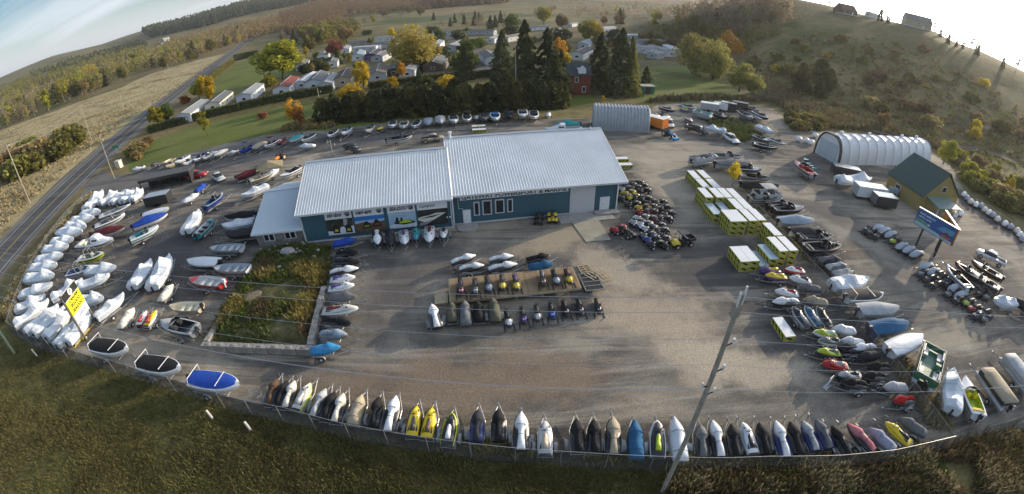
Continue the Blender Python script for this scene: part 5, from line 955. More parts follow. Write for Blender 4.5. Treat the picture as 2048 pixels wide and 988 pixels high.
# wooden display deck on wheels
dk = [at(898, 559, .9), at(1143, 534.5, .9), at(1161, 572, .9), at(901, 602.5, .9)]; dc = sum(dk, Vector()) / 4; dd = (dk[1] - dk[0]); Ld = dd.length; Wd = (dk[3] - dk[0]).length; dz = math.atan2(dd.y, dd.x)
WOOD = mat('deck_timber', (.30, .21, .12), rough=.8, var=.25, scale=1.5, rnd=.14); WOODP = mat('pale_timber', (.42, .34, .22), rough=.85, var=.2)
de = empty('display_deck', (dc.x, dc.y, 0), dz); tag(de, 'long wooden display deck carrying a row of snowmobiles', 'deck')
npl = 84; pm = M().box((0, 0, .88), (Ld / npl - .02, Wd, .04)).mesh('plank')
for i in range(npl): o = put('plank', pm, WOOD, de); o.location = (-Ld / 2 + Ld * (i + .5) / npl, 0, .004 * ((i * 7) % 3))
for sg in (1, -1): put('side_beam', M().box((0, sg * (Wd / 2 + .03), .74), (Ld, .08, .28)), WOODP, de)
for sg in (1, -1): put('end_beam', M().box((sg * (Ld / 2 + .04), 0, .74), (.08, Wd + .1, .28)), WOODP, de)
for x in (-5.2, -2.6, 0, 2.6, 5.2):
    for sg in (1, -1): put('leg', M().box((x, sg * (Wd / 2 - .3), .33), (.16, .16, .66)), WOODP, de)
ls = place('deck_step', [P('tread', M().box((0, 0, .45), (1.0, 1.6, .06)), 'w'), P('riser', M().box((0, 0, .22), (.9, 1.5, .42)), 'w'), P('lower_tread', M().box((-.6, 0, .22), (.4, 1.5, .44)), 'w')], dict(_=WOODP), tuple(dc + Matrix.Rotation(dz, 3, 'Z') @ Vector((-Ld / 2 - .75, -.7, 0)) - Vector((0, 0, dc.z))), dz, 'small timber step at the left end of the wooden deck', 'step')
rp_ = [at(1156, 547, .5), at(1180, 541, .4), at(1198, 577, .1), at(1166, 590, .25)]
rm = empty('folding_ramp', (rp_[0].x, rp_[0].y, 0), dz); tag(rm, 'black mesh loading ramp with pale frame at the deck end', 'ramp')
for i in range(4): put('mesh_panel', M().box((1.0, -.35 - i * .72, .35), (1.75, .62, .05)), mat('black_mesh', (.02, .02, .022), rough=.8), rm)
fm = M()
for i in range(5): fm.box((1.0, .0 - i * .72, .37), (1.95, .08, .09))
fm.box((.05, -1.45, .37), (.08, 3.0, .09)).box((1.97, -1.45, .37), (.08, 3.0, .09)); put('ramp_frame', fm, GAL, rm)
for j, (px, py, rz_) in enumerate(((1172, 543, .1), (1202, 560, -1.2), (1190, 553, -1.0))):
    p_ = at(px, py); m = M()
    for i in range(6): m.box((0, -1.0 + i * .4, .13 + .14 * j), (1.3, .14, .03))
    m.box((-.6, 0, .06), (.1, 2.2, .1)).box((.6, 0, .06), (.1, 2.2, .1)).box((0, 0, .06), (.1, 2.2, .1)); o = put('wooden_pallet', m, WOODP); o.location = (p_.x, p_.y, 0 if j else .0); o.rotation_euler = (0, 0, dz + rz_); tag(o, ['pale crate frame behind the black ramp', 'outermost pale crate frame leaning right of the ramp', 'middle pale crate frame against the ramp'][j], 'pallet', 'crate frames by the ramp')
row('snowmobiles shown on the deck', '# from the left on the deck', [
 ('sled', (921, 555), (922, 594), D(body='maroon', seat='black'), 'dark snowmobile with red nose'), ('sled', (949, 556), (952, 593), D(body='grey', seat='black'), 'grey snowmobile'), ('sled', (973, 551), (981, 587), D(body='steel', seat='black'), 'silver blue snowmobile'), ('sled', (1003, 548), (1007, 583), D(body='yellow', seat='dark'), 'yellow snowmobile'), ('sled', (1029, 548), (1036, 583), D(body='yellow', seat='purple'), 'yellow snowmobile with purple seat'),
 ('sled', (1083, 540), (1089, 575), D(body='brown', seat='grey'), 'dark brown snowmobile'), ('sled', (1106, 538), (1118, 572), D(body='lgrey', seat='black'), 'pale grey snowmobile'), ('sled', (1132, 536), (1143, 570), D(body='yellow', seat='brown'), 'yellow and orange snowmobile')], trail=False, z0=.905, zz=1.4)
row('machines in front of the display deck', '# in front of the deck', [
 ('pwcov', (875, 656), (864, 612), covr('white', 'dark'), 'white covered watercraft'), ('pwfull', (905, 643), (903, 606), covr('camo', 'dark'), 'olive covered watercraft'), ('pwfull', (933, 648), (929, 604), covr('grey', 'lgrey'), 'grey watercraft with silver sides'), ('pwfull', (958, 643), (956, 604), covr('black', 'dark'), 'black covered watercraft'), ('pwfull', (991, 643), (985, 598), covr('camo', 'black'), 'black and khaki watercraft')], zz=.8)
row('snowmobiles in front of the display deck', '# from the left before the deck', [
 ('sled', (1013, 621), (1020, 657), D(body='white', seat='black'), 'white nosed snowmobile'), ('sled', (1044, 617), (1050, 649), D(body='purple', seat='black'), 'purple and grey snowmobile'), ('sled', (1072, 610), (1078, 646), D(body='silver', seat='black'), 'silver white snowmobile'), ('sled', (1100, 607), (1108, 641), D(body='blue', seat='black'), 'blue snowmobile'),
 ('sled', (1126, 601), (1136, 636), D(body='black', seat='black'), 'black snowmobile'), ('sled', (1154, 597), (1167, 634), D(body='dark', seat='black'), 'charcoal snowmobile'), ('sled', (1192, 596), (1201, 632), D(body='black', seat='brown'), 'black snowmobile at the row end')], trail=False, zz=.4)
# quad bikes
def quad(cx, cy, col, label, az=None, kind='atv', **kw):
    p = at(cx, cy, .5); L = 1.15 if kind == 'atv' else 1.7; a = R(az if az is not None else 200); q = Vector((math.cos(a), math.sin(a), 0)) * L
    sp_ = spec(kind, k_atv if kind == 'atv' else k_utv); rl = dict(tyre=RUB, rim=pc('silver'), track=BLKM, lamp=LAMP, seat=mat('vinyl_dark', (.05, .05, .055), rough=.6), roof=BLKM, bed=BLKM, _=BLKM); rl.update(col)
    return place('quad_bike' if kind == 'atv' else 'utility_buggy', sp_, rl, (p.x, p.y, 0), a, label, 'quad bike' if kind == 'atv' else 'buggy', 'quad bikes beside the showroom')
QB = [(1259, 370, 'grey'), (1274, 366, 'black'), (1288, 381, 'dark'), (1252, 378, 'silver'), (1258, 386, 'yellow'), (1266, 394, 'yellow'), (1277, 396, 'black'), (1266, 408, 'black'), (1287, 415, 'yellow'), (1303, 405, 'black'), (1320, 405, 'camo'), (1328, 416, 'black'), (1288, 424, 'red'), (1301, 424, 'dark'), (1284, 436, 'white'), (1299, 438, 'grey'), (1317, 438, 'maroon'), (1329, 438, 'dark'), (1290, 449, 'white'), (1300, 457, 'white'), (1316, 452, 'black'), (1322, 462, 'dark'), (1304, 478, 'blue'), (1324, 478, 'black'), (1313, 488, 'dark')]
for i, (x, y, c) in enumerate(QB): quad(x, y, D(body=c), f'{dict(camo="camouflage", lgrey="pale grey", dark="charcoal", maroon="dark red").get(c, c)} quad bike, {ordn(i)} from the eave in the herd by the showroom', 200 + (i * 37 % 17) - 8)
quad(1363, 484, D(body='yellow', seat='dark'), 'yellow and black two seat buggy with roof and cargo bed', 196, 'utv')
quad(1238, 458, D(body='red'), 'red quad bike near the concrete ramp', 210); quad(1255, 465, D(body='black'), 'black dirt machine near the concrete ramp', 120); quad(1078, 437, D(body='black'), 'black quad bike parked against the teal wall', 262); quad(1105, 434, D(body='yellow'), 'small yellow quad bike against the teal wall', 268)

# ------------------------------------------------------------------ snowmobile crates
def crate_mat():
    m = bpy.data.materials.new('crate_wrap'); m.use_nodes = True; t = m.node_tree; b = t.nodes['Principled BSDF']; b.inputs['Roughness'].default_value = .45
    co = N(t, 'ShaderNodeTexCoord'); n = N(t, 'ShaderNodeTexNoise', Scale=1.6, Detail=3.0); t.links.new(co.outputs['Object'], n.inputs['Vector']); rp = N(t, 'ShaderNodeValToRGB'); e = rp.color_ramp.elements
    e[0].position = .35; e[0].color = (.36, .36, .02, 1); e[1].position = .65; e[1].color = (.54, .52, .03, 1); t.links.new(n.outputs[0], rp.inputs[0]); t.links.new(rp.outputs[0], b.inputs['Base Color']); return m
CW = crate_mat(); CTOP = mat('crate_top', (.74, .75, .76), rough=.5, var=.04, scale=.8); CTOPB = mat('crate_top_blue', (.42, .52, .58), rough=.3, var=.1)  # plain top sheet, and a blue-grey one for some low stacks
STK = [('far block left', 1387.7, 348.7, 2), ('far block right', 1407.5, 348, 2), ('far block near left', 1405, 366, 2), ('far block near right', 1426, 366, 2),
       ('second rank leftmost', 1410, 385, 3), ('second rank middle left', 1432, 385, 3), ('second rank middle right', 1449, 385, 3), ('second rank rightmost', 1467.6, 386, 3),
       ('third rank inner', 1471.5, 407, 3), ('third rank outer', 1489, 407, 3), ('low blue topped left', 1426, 417, 2), ('low blue topped right', 1447, 415, 2),
       ('fourth rank leftmost', 1460, 431, 3), ('fourth rank middle left', 1476, 431, 3), ('fourth rank middle right', 1496, 430, 3), ('fourth rank rightmost', 1513.5, 429, 3),
       ('lone fifth rank', 1545, 458, 3), ('sixth rank left', 1555, 488, 3), ('sixth rank right', 1575, 487, 3), ('blue topped gap', 1536, 503, 2), ('near pair left', 1480, 508, 2), ('near pair right', 1498, 507, 2), ('low flat', 1517, 517, 1), ('solitary', 1568, 653, 1)]
CH = .69
csp = spec('crate', k_crate)
for nm, x, y, n in STK:
    p = at(x, y, n * CH)
    for k in range(n):
        lv = 'only' if n == 1 else ('bottom', 'top')[k] if n == 2 else ('bottom', 'middle', 'top')[k]
        j = random.uniform(-.03, .03); place('snowmobile_crate', csp, dict(wrap=CW, wood=WOODP, top=(CTOPB if ('blue' in nm or 'flat' in nm) else CTOP) if k == n - 1 else WOODP, post=WOODP, print=NAVYB, _=WOODP), (p.x + j, p.y + random.uniform(-.04, .04), k * CH), R(91.5 + random.uniform(-.8, .8)), f'yellow striped crate, {lv} of the {nm} stack', 'crate', 'yellow snowmobile crates', sc=(1, 1, 1) if nm == 'solitary' else (1.15, 1.05, 1))
for nm, x, y, rz_ in (('driveway lower', 958, 259, 0), ('driveway upper', 957, 252, 0), ('corner first', 1240, 317, 0), ('corner second', 1248, 329, 0)):
    p = at(x, y, .6); place('snowmobile_crate', csp, dict(wrap=CW, wood=WOODP, top=CTOP, post=WOODP, print=NAVYB, _=WOODP), (p.x, p.y, 0 if 'upper' not in nm else 0), R(6), f'yellow striped crate, {nm} behind the showroom', 'crate', 'yellow snowmobile crates')

# watercraft between the crates and the lot fence
row('watercraft near the crates', '# from the crates southward', [
 ('pwc', (1561, 541), (1518, 541), D(hull='purple', deck='purple', seat='yellow'), 'purple watercraft with yellow seat'), ('pwc', (1573, 553), (1529, 553), D(hull='purple', deck='yellow', seat='yellow'), 'yellow and purple watercraft'), ('pwc', (1607, 541), (1571, 540), D(hull='red', deck='white', seat='red'), 'red and white watercraft'), ('pwc', (1621, 562), (1580, 556), D(hull='white', deck='white', seat='dark'), 'white watercraft with dark seat'),
 ('pwfull', (1640, 578), (1598, 574), covr('grey', 'silver'), 'silver watercraft'), ('pwc', (1597, 587), (1550, 583), D(hull='white', deck='white', seat='red'), 'white watercraft with large red seat'), ('pwcov', (1596, 603), (1543, 607), covr('white', 'black'), 'white covered watercraft'), ('pwfull', (1653, 605), (1611, 599), covr('tan', 'silver'), 'taupe and silver watercraft'),
 ('pwc', (1616, 653), (1585, 616), D(hull='lgrey', deck='dark', seat='lgrey'), 'grey green watercraft lying lengthwise', dict(lim=(.9, 1.4))), ('pwc', (1641, 651), (1609, 615), D(hull='white', deck='blue2', seat='lgrey'), 'white and blue watercraft lying lengthwise', dict(lim=(.9, 1.4))), ('pwc', (1658, 652), (1634, 615), D(hull='lgrey', deck='dark', seat='black'), 'grey and black watercraft lying lengthwise', dict(lim=(.9, 1.4))),
 ('pwc', (1671, 668), (1631, 666), D(hull='white', deck='lime', seat='white'), 'white watercraft with lime nose'), ('pwfull', (1708, 661), (1666, 658), dict(cover=WRAP, hull=pc('white')), 'white wrapped watercraft'), ('pwc', (1681, 682), (1637, 683), D(hull='silver', deck='grey', seat='dark'), 'silver grey watercraft'), ('pwfull', (1724, 686), (1685, 682), covr('white', 'white'), 'pale blue white covered watercraft'),
 ('pwcov', (1750, 693), (1704, 700), covr('white', 'black'), 'white and black covered watercraft'), ('pwc', (1675, 706), (1638, 704), D(hull='dark', deck='lime', seat='grey'), 'lime green and grey watercraft'), ('pwfull', (1757, 708), (1716, 716), covr('dark', 'grey'), 'charcoal covered watercraft'), ('pwc', (1694, 731), (1645, 728), D(hull='red', deck='red', seat='lgrey'), 'bright red watercraft'), ('pwcov', (1775, 733), (1740, 734), covr('black'), 'black watercraft'),
 ('pwc', (1719, 750), (1677, 752), D(hull='dark', deck='lgrey', seat='black'), 'grey striped watercraft'), ('pwcov', (1731, 769), (1686, 766), covr('black', 'dark'), 'black covered watercraft'), ('pwfull', (1813, 774), (1766, 774), covr('silver', 'teal'), 'silver covered watercraft on open frame'), ('pwcov', (1824, 797), (1788, 805), covr('red', 'dark'), 'red covered watercraft')], zz=.85)
p_ = at(1660, 762, .8); o = put('panel_board', M().box((0, 0, .75), (.7, .06, 1.1)).box((0, 0, .1), (.8, .4, .1)), WPAN); o.location = (p_.x, p_.y, 0); o.rotation_euler = (0, 0, .5); tag(o, 'small white board standing among the black watercraft', 'board')
# boats outside the inner lot fence
LOT = [('pontoon', (1384, 322), (1424, 317), D(panel='lgrey', seat='grey'), 'pale pontoon boat', 0), ('boat', (1422, 311), (1486, 313), D(hull='white', deck='black', liner='grey', seat='lgrey'), 'white and black ski boat', 1), ('bcov', (1432, 326), (1503, 328), dict(cover=fc('grey'), hull=pc('silver')), 'silver boat with grey cover', 1), ('boat', (1481, 349), (1543, 357), D(hull='lgrey', deck='black', liner='dark'), 'grey and black tower boat', 2),
 ('bcov', (1484, 366), (1558, 374), covr('black', 'dark'), 'black covered boat', 1), ('pontoon', (1506, 391), (1562, 392), dict(cover=fc('lgrey'), panel=pc('silver')), 'pontoon boat with grey canopy', 2), ('boat', (1538, 409), (1585, 408), D(hull='black', deck='dark', liner='grey'), 'low black open boat', 0), ('bcov', (1558, 441), (1628, 442), dict(cover=fc('steel'), hull=pc('lgrey')), 'steel grey covered boat', 2),
 ('bcov', (1580, 459), (1652, 465), dict(cover=fc('dark'), hull=pc('white')), 'white hulled boat with charcoal cover', 1), ('boat', (1610, 494), (1683, 492), D(hull='dark', deck='black', liner='dark'), 'large black tower boat', 2), ('pwfull', (1638, 520), (1680, 518), covr('grey', 'dark'), 'slim grey covered watercraft', 1), ('pwfull', (1655, 534), (1692, 531), covr('silver', 'dark'), 'slim silver covered watercraft', 1), ('pwfull', (1667, 546), (1704, 544), covr('lgrey', 'dark'), 'slim pale covered watercraft', 1),
 ('wrap', (1667, 570), (1735, 558), dict(cover=WRAP, hull=pc('white')), 'white wrapped boat', 3), ('binset', (1694, 592), (1765, 588), dict(cover=fc('dark'), hull=pc('white')), 'white boat with navy black cover', 3), ('bcov', (1719, 620), (1796, 615), dict(cover=fc('lgrey'), hull=pc('lgrey')), 'light grey covered boat', 1), ('bcov', (1743, 656), (1816, 647), covr('blue2', 'navy'), 'blue covered boat', 2), ('bcov', (1779, 698), (1845, 673), dict(cover=WRAP, hull=pc('white')), 'smooth white covered boat', 3),
 ('pontoon', (1846, 768), (1868, 697), D(panel='green', floor='green', seat='lgrey'), 'green decked pontoon boat', 0), ('wrap', (1907, 818), (1903, 740), dict(cover=WRAP, hull=pc('white')), 'tall white wrapped boat', 4), ('boat', (1956, 820), (1933, 762), D(hull='white', deck='white', liner='lime', seat='yellow'), 'white jet boat with yellow rim', 0),
 ('pontoon', (2016, 812), (1967, 742), dict(panel=pc('dark'), cover=fc('tan')), 'black sided pontoon boat with taupe cover', 1), ('pontoon', (2062, 775), (2012, 715), dict(panel=pc('lgrey'), cover=fc('silver')), 'silver covered pontoon boat', 1)]
for i, (k, s, b, c, l, v) in enumerate(LOT): craft(k, s, b, c, f'{l}, {ordn(i)} outside the lot fence', group='boats outside the lot fence', var=v, lim=(.8, 1.35))
# ------------------------------------------------------------------ left of the yard: wrapped boats along the road fence
WRP = [((170, 419), (209, 382)), ((199, 407), (236, 384)), ((222, 405), (252, 381)), ((243, 402), (269, 379)), ((263, 399), (286, 379)), ((165, 426), (201, 424)), ((146, 440), (188, 437)), ((136, 452), (172, 455)), ((119, 464), (167, 465)), ((106, 483), (148, 479)), ((90, 500), (138, 493)), ((75, 519), (127, 511)), ((63, 537), (116, 530)), ((54, 558), (110, 551)),
       ((42, 589), (106, 569)), ((32, 619), (92, 591)), ((30, 650), (99, 602)), ((51, 663), (118, 612)), ((68, 667), (130, 615)), ((92, 673), (140, 622)), ((116, 684), (158, 640)), ((133, 683), (182, 624)), ((104, 597), (166, 560)), ((155, 573), (220, 551)), ((176, 541), (232, 536)), ((160, 600), (204, 597)), ((197, 630), (244, 592)), ((265, 572), (303, 522)), ((306, 573), (340, 514)), ((371, 462), (400, 423))]
WN = ['wrapped cabin cruiser at the drive corner', 'wrapped boat with blue flank showing']
for i, (s, b) in enumerate(WRP):
    wh = 'along the road fence' if i < 22 else 'in the left yard'
    craft('wrap', s, b, dict(cover=WRAP, hull=pc('sky') if i == 1 else pc('white'), trailer=pc('yellow') if i == 21 else (GAL if i % 3 else BLKM)), f'{["white", "bluish white", "bright white"][i % 3]} shrink-wrapped boat, {ordn(i if i < 22 else i - 22)} {wh}' + (', on yellow trailer' if i == 21 else ''), group='shrink-wrapped boats', var=1 + i % 6, lim=(.7, 1.3))
LY = [('boat', (199, 434), (262, 410), D(hull='lgrey', deck='white', liner='lgrey', seat='lgrey'), 'grey and white open bow boat', 1), ('boat', (190, 453), (250, 428), D(hull='white', deck='white', liner='grey', seat='lgrey'), 'white open boat with grey cockpit', 2), ('bcov', (185, 468), (250, 456), dict(cover=fc('maroon'), hull=pc('lgrey')), 'boat with maroon cover and grey hull', 1), ('boat', (158, 488), (228, 481), D(hull='white', deck='white', liner='lgrey', seat='cream'), 'large white cabin cruiser', 3),
      ('boat', (156, 517), (208, 507), D(hull='lime', deck='white', liner='grey', seat='lgrey', stripe='black'), 'white and lime wakeboard boat', 2), ('boat', (134, 546), (186, 532), D(hull='white', deck='white', liner='blue2', seat='navy', stripe='brown'), 'white wakeboard boat with steel tower', 2), ('pwfull', (364, 405), (398, 388), dict(cover=WRAP, hull=pc('dark')), 'white covered watercraft below the shelter', 1), ('bcov', (286, 429), (338, 416), dict(cover=WRAP, hull=pc('silver')), 'long pale covered boat', 3),
      ('bcov', (267, 452), (335, 428), dict(cover=fc('blue'), hull=pc('white')), 'boat under royal blue cover', 2), ('boat', (260, 478), (317, 452), D(hull='white', deck='white', liner='teal', seat='lgrey', stripe='teal'), 'white and teal open boat', 0), ('bcov', (437, 523), (374, 522), dict(cover=WRAP, hull=pc('dark')), 'small boat under smooth white cover', 3), ('pwfull', (390, 383), (411, 369), covr('blue', 'lgrey'), 'blue covered watercraft near the red car', 1),
      ('boat', (408, 412), (446, 387), D(hull='blue', deck='lgrey', liner='blue2', seat='navy'), 'blue wakeboard boat with tower', 2), ('alum', (393, 474), (427, 438), D(hull='teal', liner='steel', seat='black'), 'teal aluminium boat with black seats', 1), ('alum', (486, 496), (419, 499), D(hull='lgrey', liner='steel', seat='silver'), 'bare aluminium rowing boat nearest the annex', 2), ('alum', (498, 539), (428, 537), D(hull='silver', liner='steel', seat='lgrey'), 'plain silver aluminium boat', 2), ('alum', (447, 568), (380, 560), D(hull='red', liner='silver', seat='silver', motor='white'), 'red sided aluminium boat with white outboard', 1),
      ('alum', (403, 616), (340, 614), D(hull='beige', liner='cream', seat='cream'), 'beige aluminium boat with dark outboard', 1), ('boat', (391, 657), (322, 644), D(hull='grey', deck='lgrey', liner='dark', seat='dark'), 'grey bass boat with black cockpit', 0),
      ('pwfull', (318, 601), (347, 570), covr('offwhite', 'dark'), 'white and black watercraft tilted on its trailer', 1), ('pwfull', (239, 655), (268, 617), covr('offwhite', 'dark'), 'off-white watercraft behind the black covered boats', 1), ('pwc', (275, 649), (294, 622), D(hull='red', deck='white', seat='red'), 'red and white watercraft', 1), ('pwc', (290, 651), (313, 622), D(hull='white', deck='yellow', seat='red'), 'yellow and white watercraft', 1),
      ('binset', (187, 689), (257, 699), dict(cover=fc('black'), hull=pc('white')), 'white runabout with black cover beneath the roadside sign', 4), ('binset', (281, 723), (362, 737), dict(cover=fc('black'), hull=pc('white')), 'white runabout with two panel black cover', 7), ('binset', (384, 754), (479, 770), dict(cover=fc('blue'), hull=pc('white')), 'white runabout with royal blue cover by the front fence', 5),
      ('bcov', (509, 426), (449, 435), dict(cover=fc('black'), hull=pc('white')), 'black covered boat poking out past the annex', 1), ('wrap', (503, 442), (448, 452), dict(cover=WRAP, hull=pc('white')), 'white covered boat poking out past the annex', 3), ('bcov', (507, 460), (453, 468), dict(cover=fc('dark'), hull=pc('dark')), 'charcoal covered boat beside the annex steps', 1), ('wrap', (530, 372), (488, 391), dict(cover=WRAP, hull=pc('white')), 'pale wrapped cruiser behind the annex roof', 3),
      ('bcov', (473, 353), (522, 338), dict(cover=fc('maroon'), hull=pc('maroon')), 'maroon covered boat behind the annex', 1), ('boat', (500, 361), (545, 345), D(hull='beige', deck='cream', liner='tan', seat='cream'), 'beige open boat behind the annex', 1), ('pwfull', (523, 360), (560, 338), dict(cover=WRAP, hull=pc('white')), 'long white watercraft behind the annex', 1), ('boat', (597, 334), (562, 352), D(hull='white', deck='white', liner='dark', seat='black'), 'white speedboat next to the showroom corner', 0)]
for i, (k, s, b, c, l, v) in enumerate(LY): craft(k, s, b, c, l, group='boats and watercraft in the left yard', var=v, lim=(.75, 1.35))
p_ = at(541, 338, 1.0); place('canopy_tent', [P('canopy', M().body([(-2.4, 1.6, 1.9, 1.7, 1.9, 1.75, 1.6), (-.2, 1.6, 1.9, 1.8, 1.8, 2.6, .3), (2.4, 1.6, 1.9, 1.7, 1.9, 1.75, 1.6)]), 'c'), P('frame_leg', M().tube((-2.3, 1.8, 0), (-2.3, 1.8, 1.6), .03).tube((2.3, 1.8, 0), (2.3, 1.8, 1.6), .03).tube((-2.3, -1.8, 0), (-2.3, -1.8, 1.6), .03).tube((2.3, -1.8, 0), (2.3, -1.8, 1.6), .03), 'f')], dict(c=mat('canvas_khaki', (.30, .25, .15), rough=.9), f=GAL, _=GAL), (p_.x, p_.y, 0), .4, 'khaki canvas canopy behind the annex roof', 'canopy')
# rails beside the annex
for k_ in range(2):
    a_, b_ = at(443, 476 + k_ * 9, .8), at(512, 472 + k_ * 5, .8); put_ = M().tube((a_.x, a_.y, .8), (b_.x, b_.y, .8), .05).tube((a_.x, a_.y, .4), (b_.x, b_.y, .4), .04)
    for t_ in (0, .5, 1): q_ = a_.lerp(b_, t_); put_.tube((q_.x, q_.y, 0), (q_.x, q_.y, .85), .05)
    if k_ == 0: tag(put('wooden_rail', put_, WOODP), 'weathered two bar rail beside the annex', 'fence')
# cars and machines
row('vehicles on the site', '', [
 ('car', (369, 352), (417, 345), D(body='red'), 'red coupe with dark bonnet parked behind the black shelter', dict(lim=(.8, 1.1))), ('car', (424, 347), (449, 360), D(body='silver'), 'silver hatchback between the red car and boats', dict(lim=(.8, 1))), ('tractor', (569, 309), (546, 324), D(body='orange', rim='beige', seat='black'), 'orange red compact tractor with front loader on the drive', dict(lim=(.7, 1.1))),
 ('pickup', (843, 279), (887, 274), D(body='tan'), 'tan double cab pickup towing a boat on the drive', {}), ('pickup', (692, 291), (716, 300), D(body='dark'), 'dark pickup parked behind the showroom ridge', dict(lim=(.8, 1))), ('pickup', (1372, 252), (1414, 266), D(body='dark', rim='silver'), 'black pickup in the back lot', {}), ('car', (1446, 266), (1480, 287), D(body='white'), 'white saloon car in the back lot', dict(lim=(.9, 1.15))),
 ('car', (1300, 229), (1322, 235), D(body='black'), 'black car behind the orange trailer', dict(lim=(.8, 1))), ('car', (1322, 231), (1343, 238), D(body='dark'), 'charcoal car beside the white van', dict(lim=(.8, 1))), ('van', (1328, 240), (1344, 253), D(body='white'), 'white van behind the blue tractor', dict(lim=(.8, 1))), ('tractor', (1326, 262), (1350, 273), D(body='sky', rim='white'), 'bright blue tractor near the steel hut', dict(lim=(.7, 1.1))), ('pickup', (2008, 527), (1957, 502), D(body='white'), 'white pickup with dark bed in the second lot', dict(lim=(.9, 1.3)))], trail=False, zz=.7, cat=None)
def cargo(cx, cy, rz, L, W, Hh, cols, label, nm='cargo_trailer', z=1.2):
    p = at(cx, cy, z); rl = dict(tyre=RUB, trim=BLKM, _=BLKM); rl.update(cols); return place(nm, spec(('cargo', L, W, Hh), lambda: k_cargo(L, W, Hh)), rl, (p.x, p.y, 0), R(rz), label, 'trailer', 'enclosed trailers')
cargo(1313, 246, -52, 4.6, 2.3, 2.1, D(body='orange', roof='offwhite', door='orange'), 'bright orange enclosed trailer behind the steel hut')
cargo(1739, 384, -12, 6.0, 2.5, 1.9, D(body='white', roof='cream', door='lgrey'), 'white enclosed trailer beside the yellow house'); cargo(1768, 401, -12, 4.2, 2.3, 1.7, D(body='dark', roof='cream', door='grey'), 'small black camper trailer with cream roof'); cargo(1692, 340, -20, 5.6, 2.4, 1.4, D(body='dark', roof='grey', door='dark'), 'dark grey container trailer before the fabric hall')
cargo(316, 396, 14, 4.8, 2.4, 1.5, D(body='dark', roof='steel', door='black'), 'grey roofed black trailer under the shelter'); cargo(1419, 214, -20, 4.8, 2.3, 1.8, D(body='lgrey', roof='white', door='white'), 'pale travel trailer in the back lot'); cargo(1441, 213, -20, 3.6, 2.2, 1.7, D(body='white', roof='lgrey', door='white'), 'short pale trailer beside the travel trailer'); cargo(1457, 214, -30, 4.2, 2.3, 1.9, D(body='dark', roof='black', door='dark'), 'first black box trailer at the back lot edge'); cargo(1480, 213, -30, 4.2, 2.3, 1.9, D(body='dark', roof='dark', door='black'), 'second black box trailer at the back lot edge')
cargo(1788, 379, -30, 1.6, 1.2, 1.0, D(body='steel', roof='lgrey', door='steel'), 'small blue grey utility box against the yellow house')
# boats behind along the drive, bows toward the drive
BK = [('pwc', (291, 331), (265, 340), 'white', 'black', 1), ('pwc', (317, 323), (301, 332), 'dark', 'black', 1), ('alum', (349, 316), (326, 328), 'tan', 'beige', 1), ('boat', (352, 320), (334, 332), 'beige', 'tan', 0), ('boat', (376, 310), (350, 325), 'white', 'silver', 0), ('boat', (390, 313), (367, 328), 'white', 'lgrey', 1), ('boat', (412, 305), (388, 321), 'white', 'navy', 1), ('boat', (430, 302), (405, 317), 'lgrey', 'white', 1), ('bcov', (449, 299), (430, 311), 'grey', 'lgrey', 1), ('pwc', (476, 300), (460, 305), 'white', 'black', 1),
      ('boat', (504, 290), (480, 302), 'blue', 'navy', 4), ('bcov', (528, 284), (506, 295), 'lgrey', 'tan', 1), ('boat', (554, 279), (529, 292), 'white', 'maroon', 4), ('alum', (570, 278), (555, 287), 'red', 'maroon', 1), ('bcov', (602, 269), (579, 281), 'white', 'teal', 3), ('boat', (627, 268), (603, 281), 'white', 'dark', 1), ('pwfull', (630, 291), (600, 293), 'black', 'white', 1), ('boat', (671, 259), (657, 272), 'white', 'black', 4), ('boat', (698, 255), (685, 267), 'white', 'blue2', 0), ('boat', (743, 251), (733, 262), 'lgrey', 'grey', 0),
      ('pwc', (768, 254), (754, 260), 'black', 'yellow', 1), ('boat', (786, 242), (784, 253), 'white', 'navy', 0), ('boat', (809, 242), (806, 254), 'white', 'tan', 1), ('boat', (835, 241), (828, 253), 'white', 'dark', 1), ('bcov', (856, 236), (856, 248), 'lgrey', 'steel', 3), ('bcov', (880, 233), (881, 247), 'grey', 'lgrey', 2), ('boat', (906, 231), (909, 244), 'white', 'dark', 0), ('boat', (933, 229), (935, 241), 'white', 'black', 4), ('pwc', (952, 230), (954, 238), 'white', 'black', 1), ('boat', (969, 226), (970, 239), 'grey', 'dark', 0), ('boat', (989, 225), (992, 239), 'white', 'sky', 1), ('boat', (1016, 221), (1020, 235), 'black', 'dark', 1), ('boat', (1044, 220), (1048, 234), 'white', 'grey', 0), ('boat', (1067, 222), (1069, 236), 'white', 'black', 1), ('pwc', (1096, 224), (1097, 232), 'white', 'red', 1)]
for i, (k, s, b, hc_, dc_, v) in enumerate(BK):
    nmn = {'pwc': 'watercraft', 'boat': 'open boat', 'bcov': 'covered boat', 'alum': 'fishing boat', 'pwfull': 'covered watercraft'}[k]; cn = dict(lgrey='pale grey', blue2='deep blue', dark='charcoal', tan='tan', steel='steel blue')
    craft(k, s, b, dict(hull=pc(hc_), cover=fc(dc_), liner=pc(dc_ if dc_ != 'white' else 'lgrey'), seat=pc(dc_), deck=pc(hc_ if hc_ not in ('black',) else dc_), stripe=pc(dc_)), f'{cn.get(hc_, hc_)} and {cn.get(dc_, dc_)} {nmn}, {ordn(i)} in the back row along the drive', group='boats in the back row along the drive', var=v, lim=(.72, 1.25))
craft('boat', (776, 278), (822, 272), D(hull='white', deck='black', liner='dark', seat='black', motor='black'), 'black and white speedboat hitched behind the tan pickup', var=1)
craft('boat', (1166, 259), (1090, 259), D(hull='white', deck='white', liner='lgrey', seat='teal', stripe='teal'), 'long white cabin boat beside the steel hut', var=3, lim=(1, 1.5)); craft('bcov', (1158, 247), (1110, 249), covr('teal', 'white'), 'boat under bright green tarpaulin beside the hut', var=2)
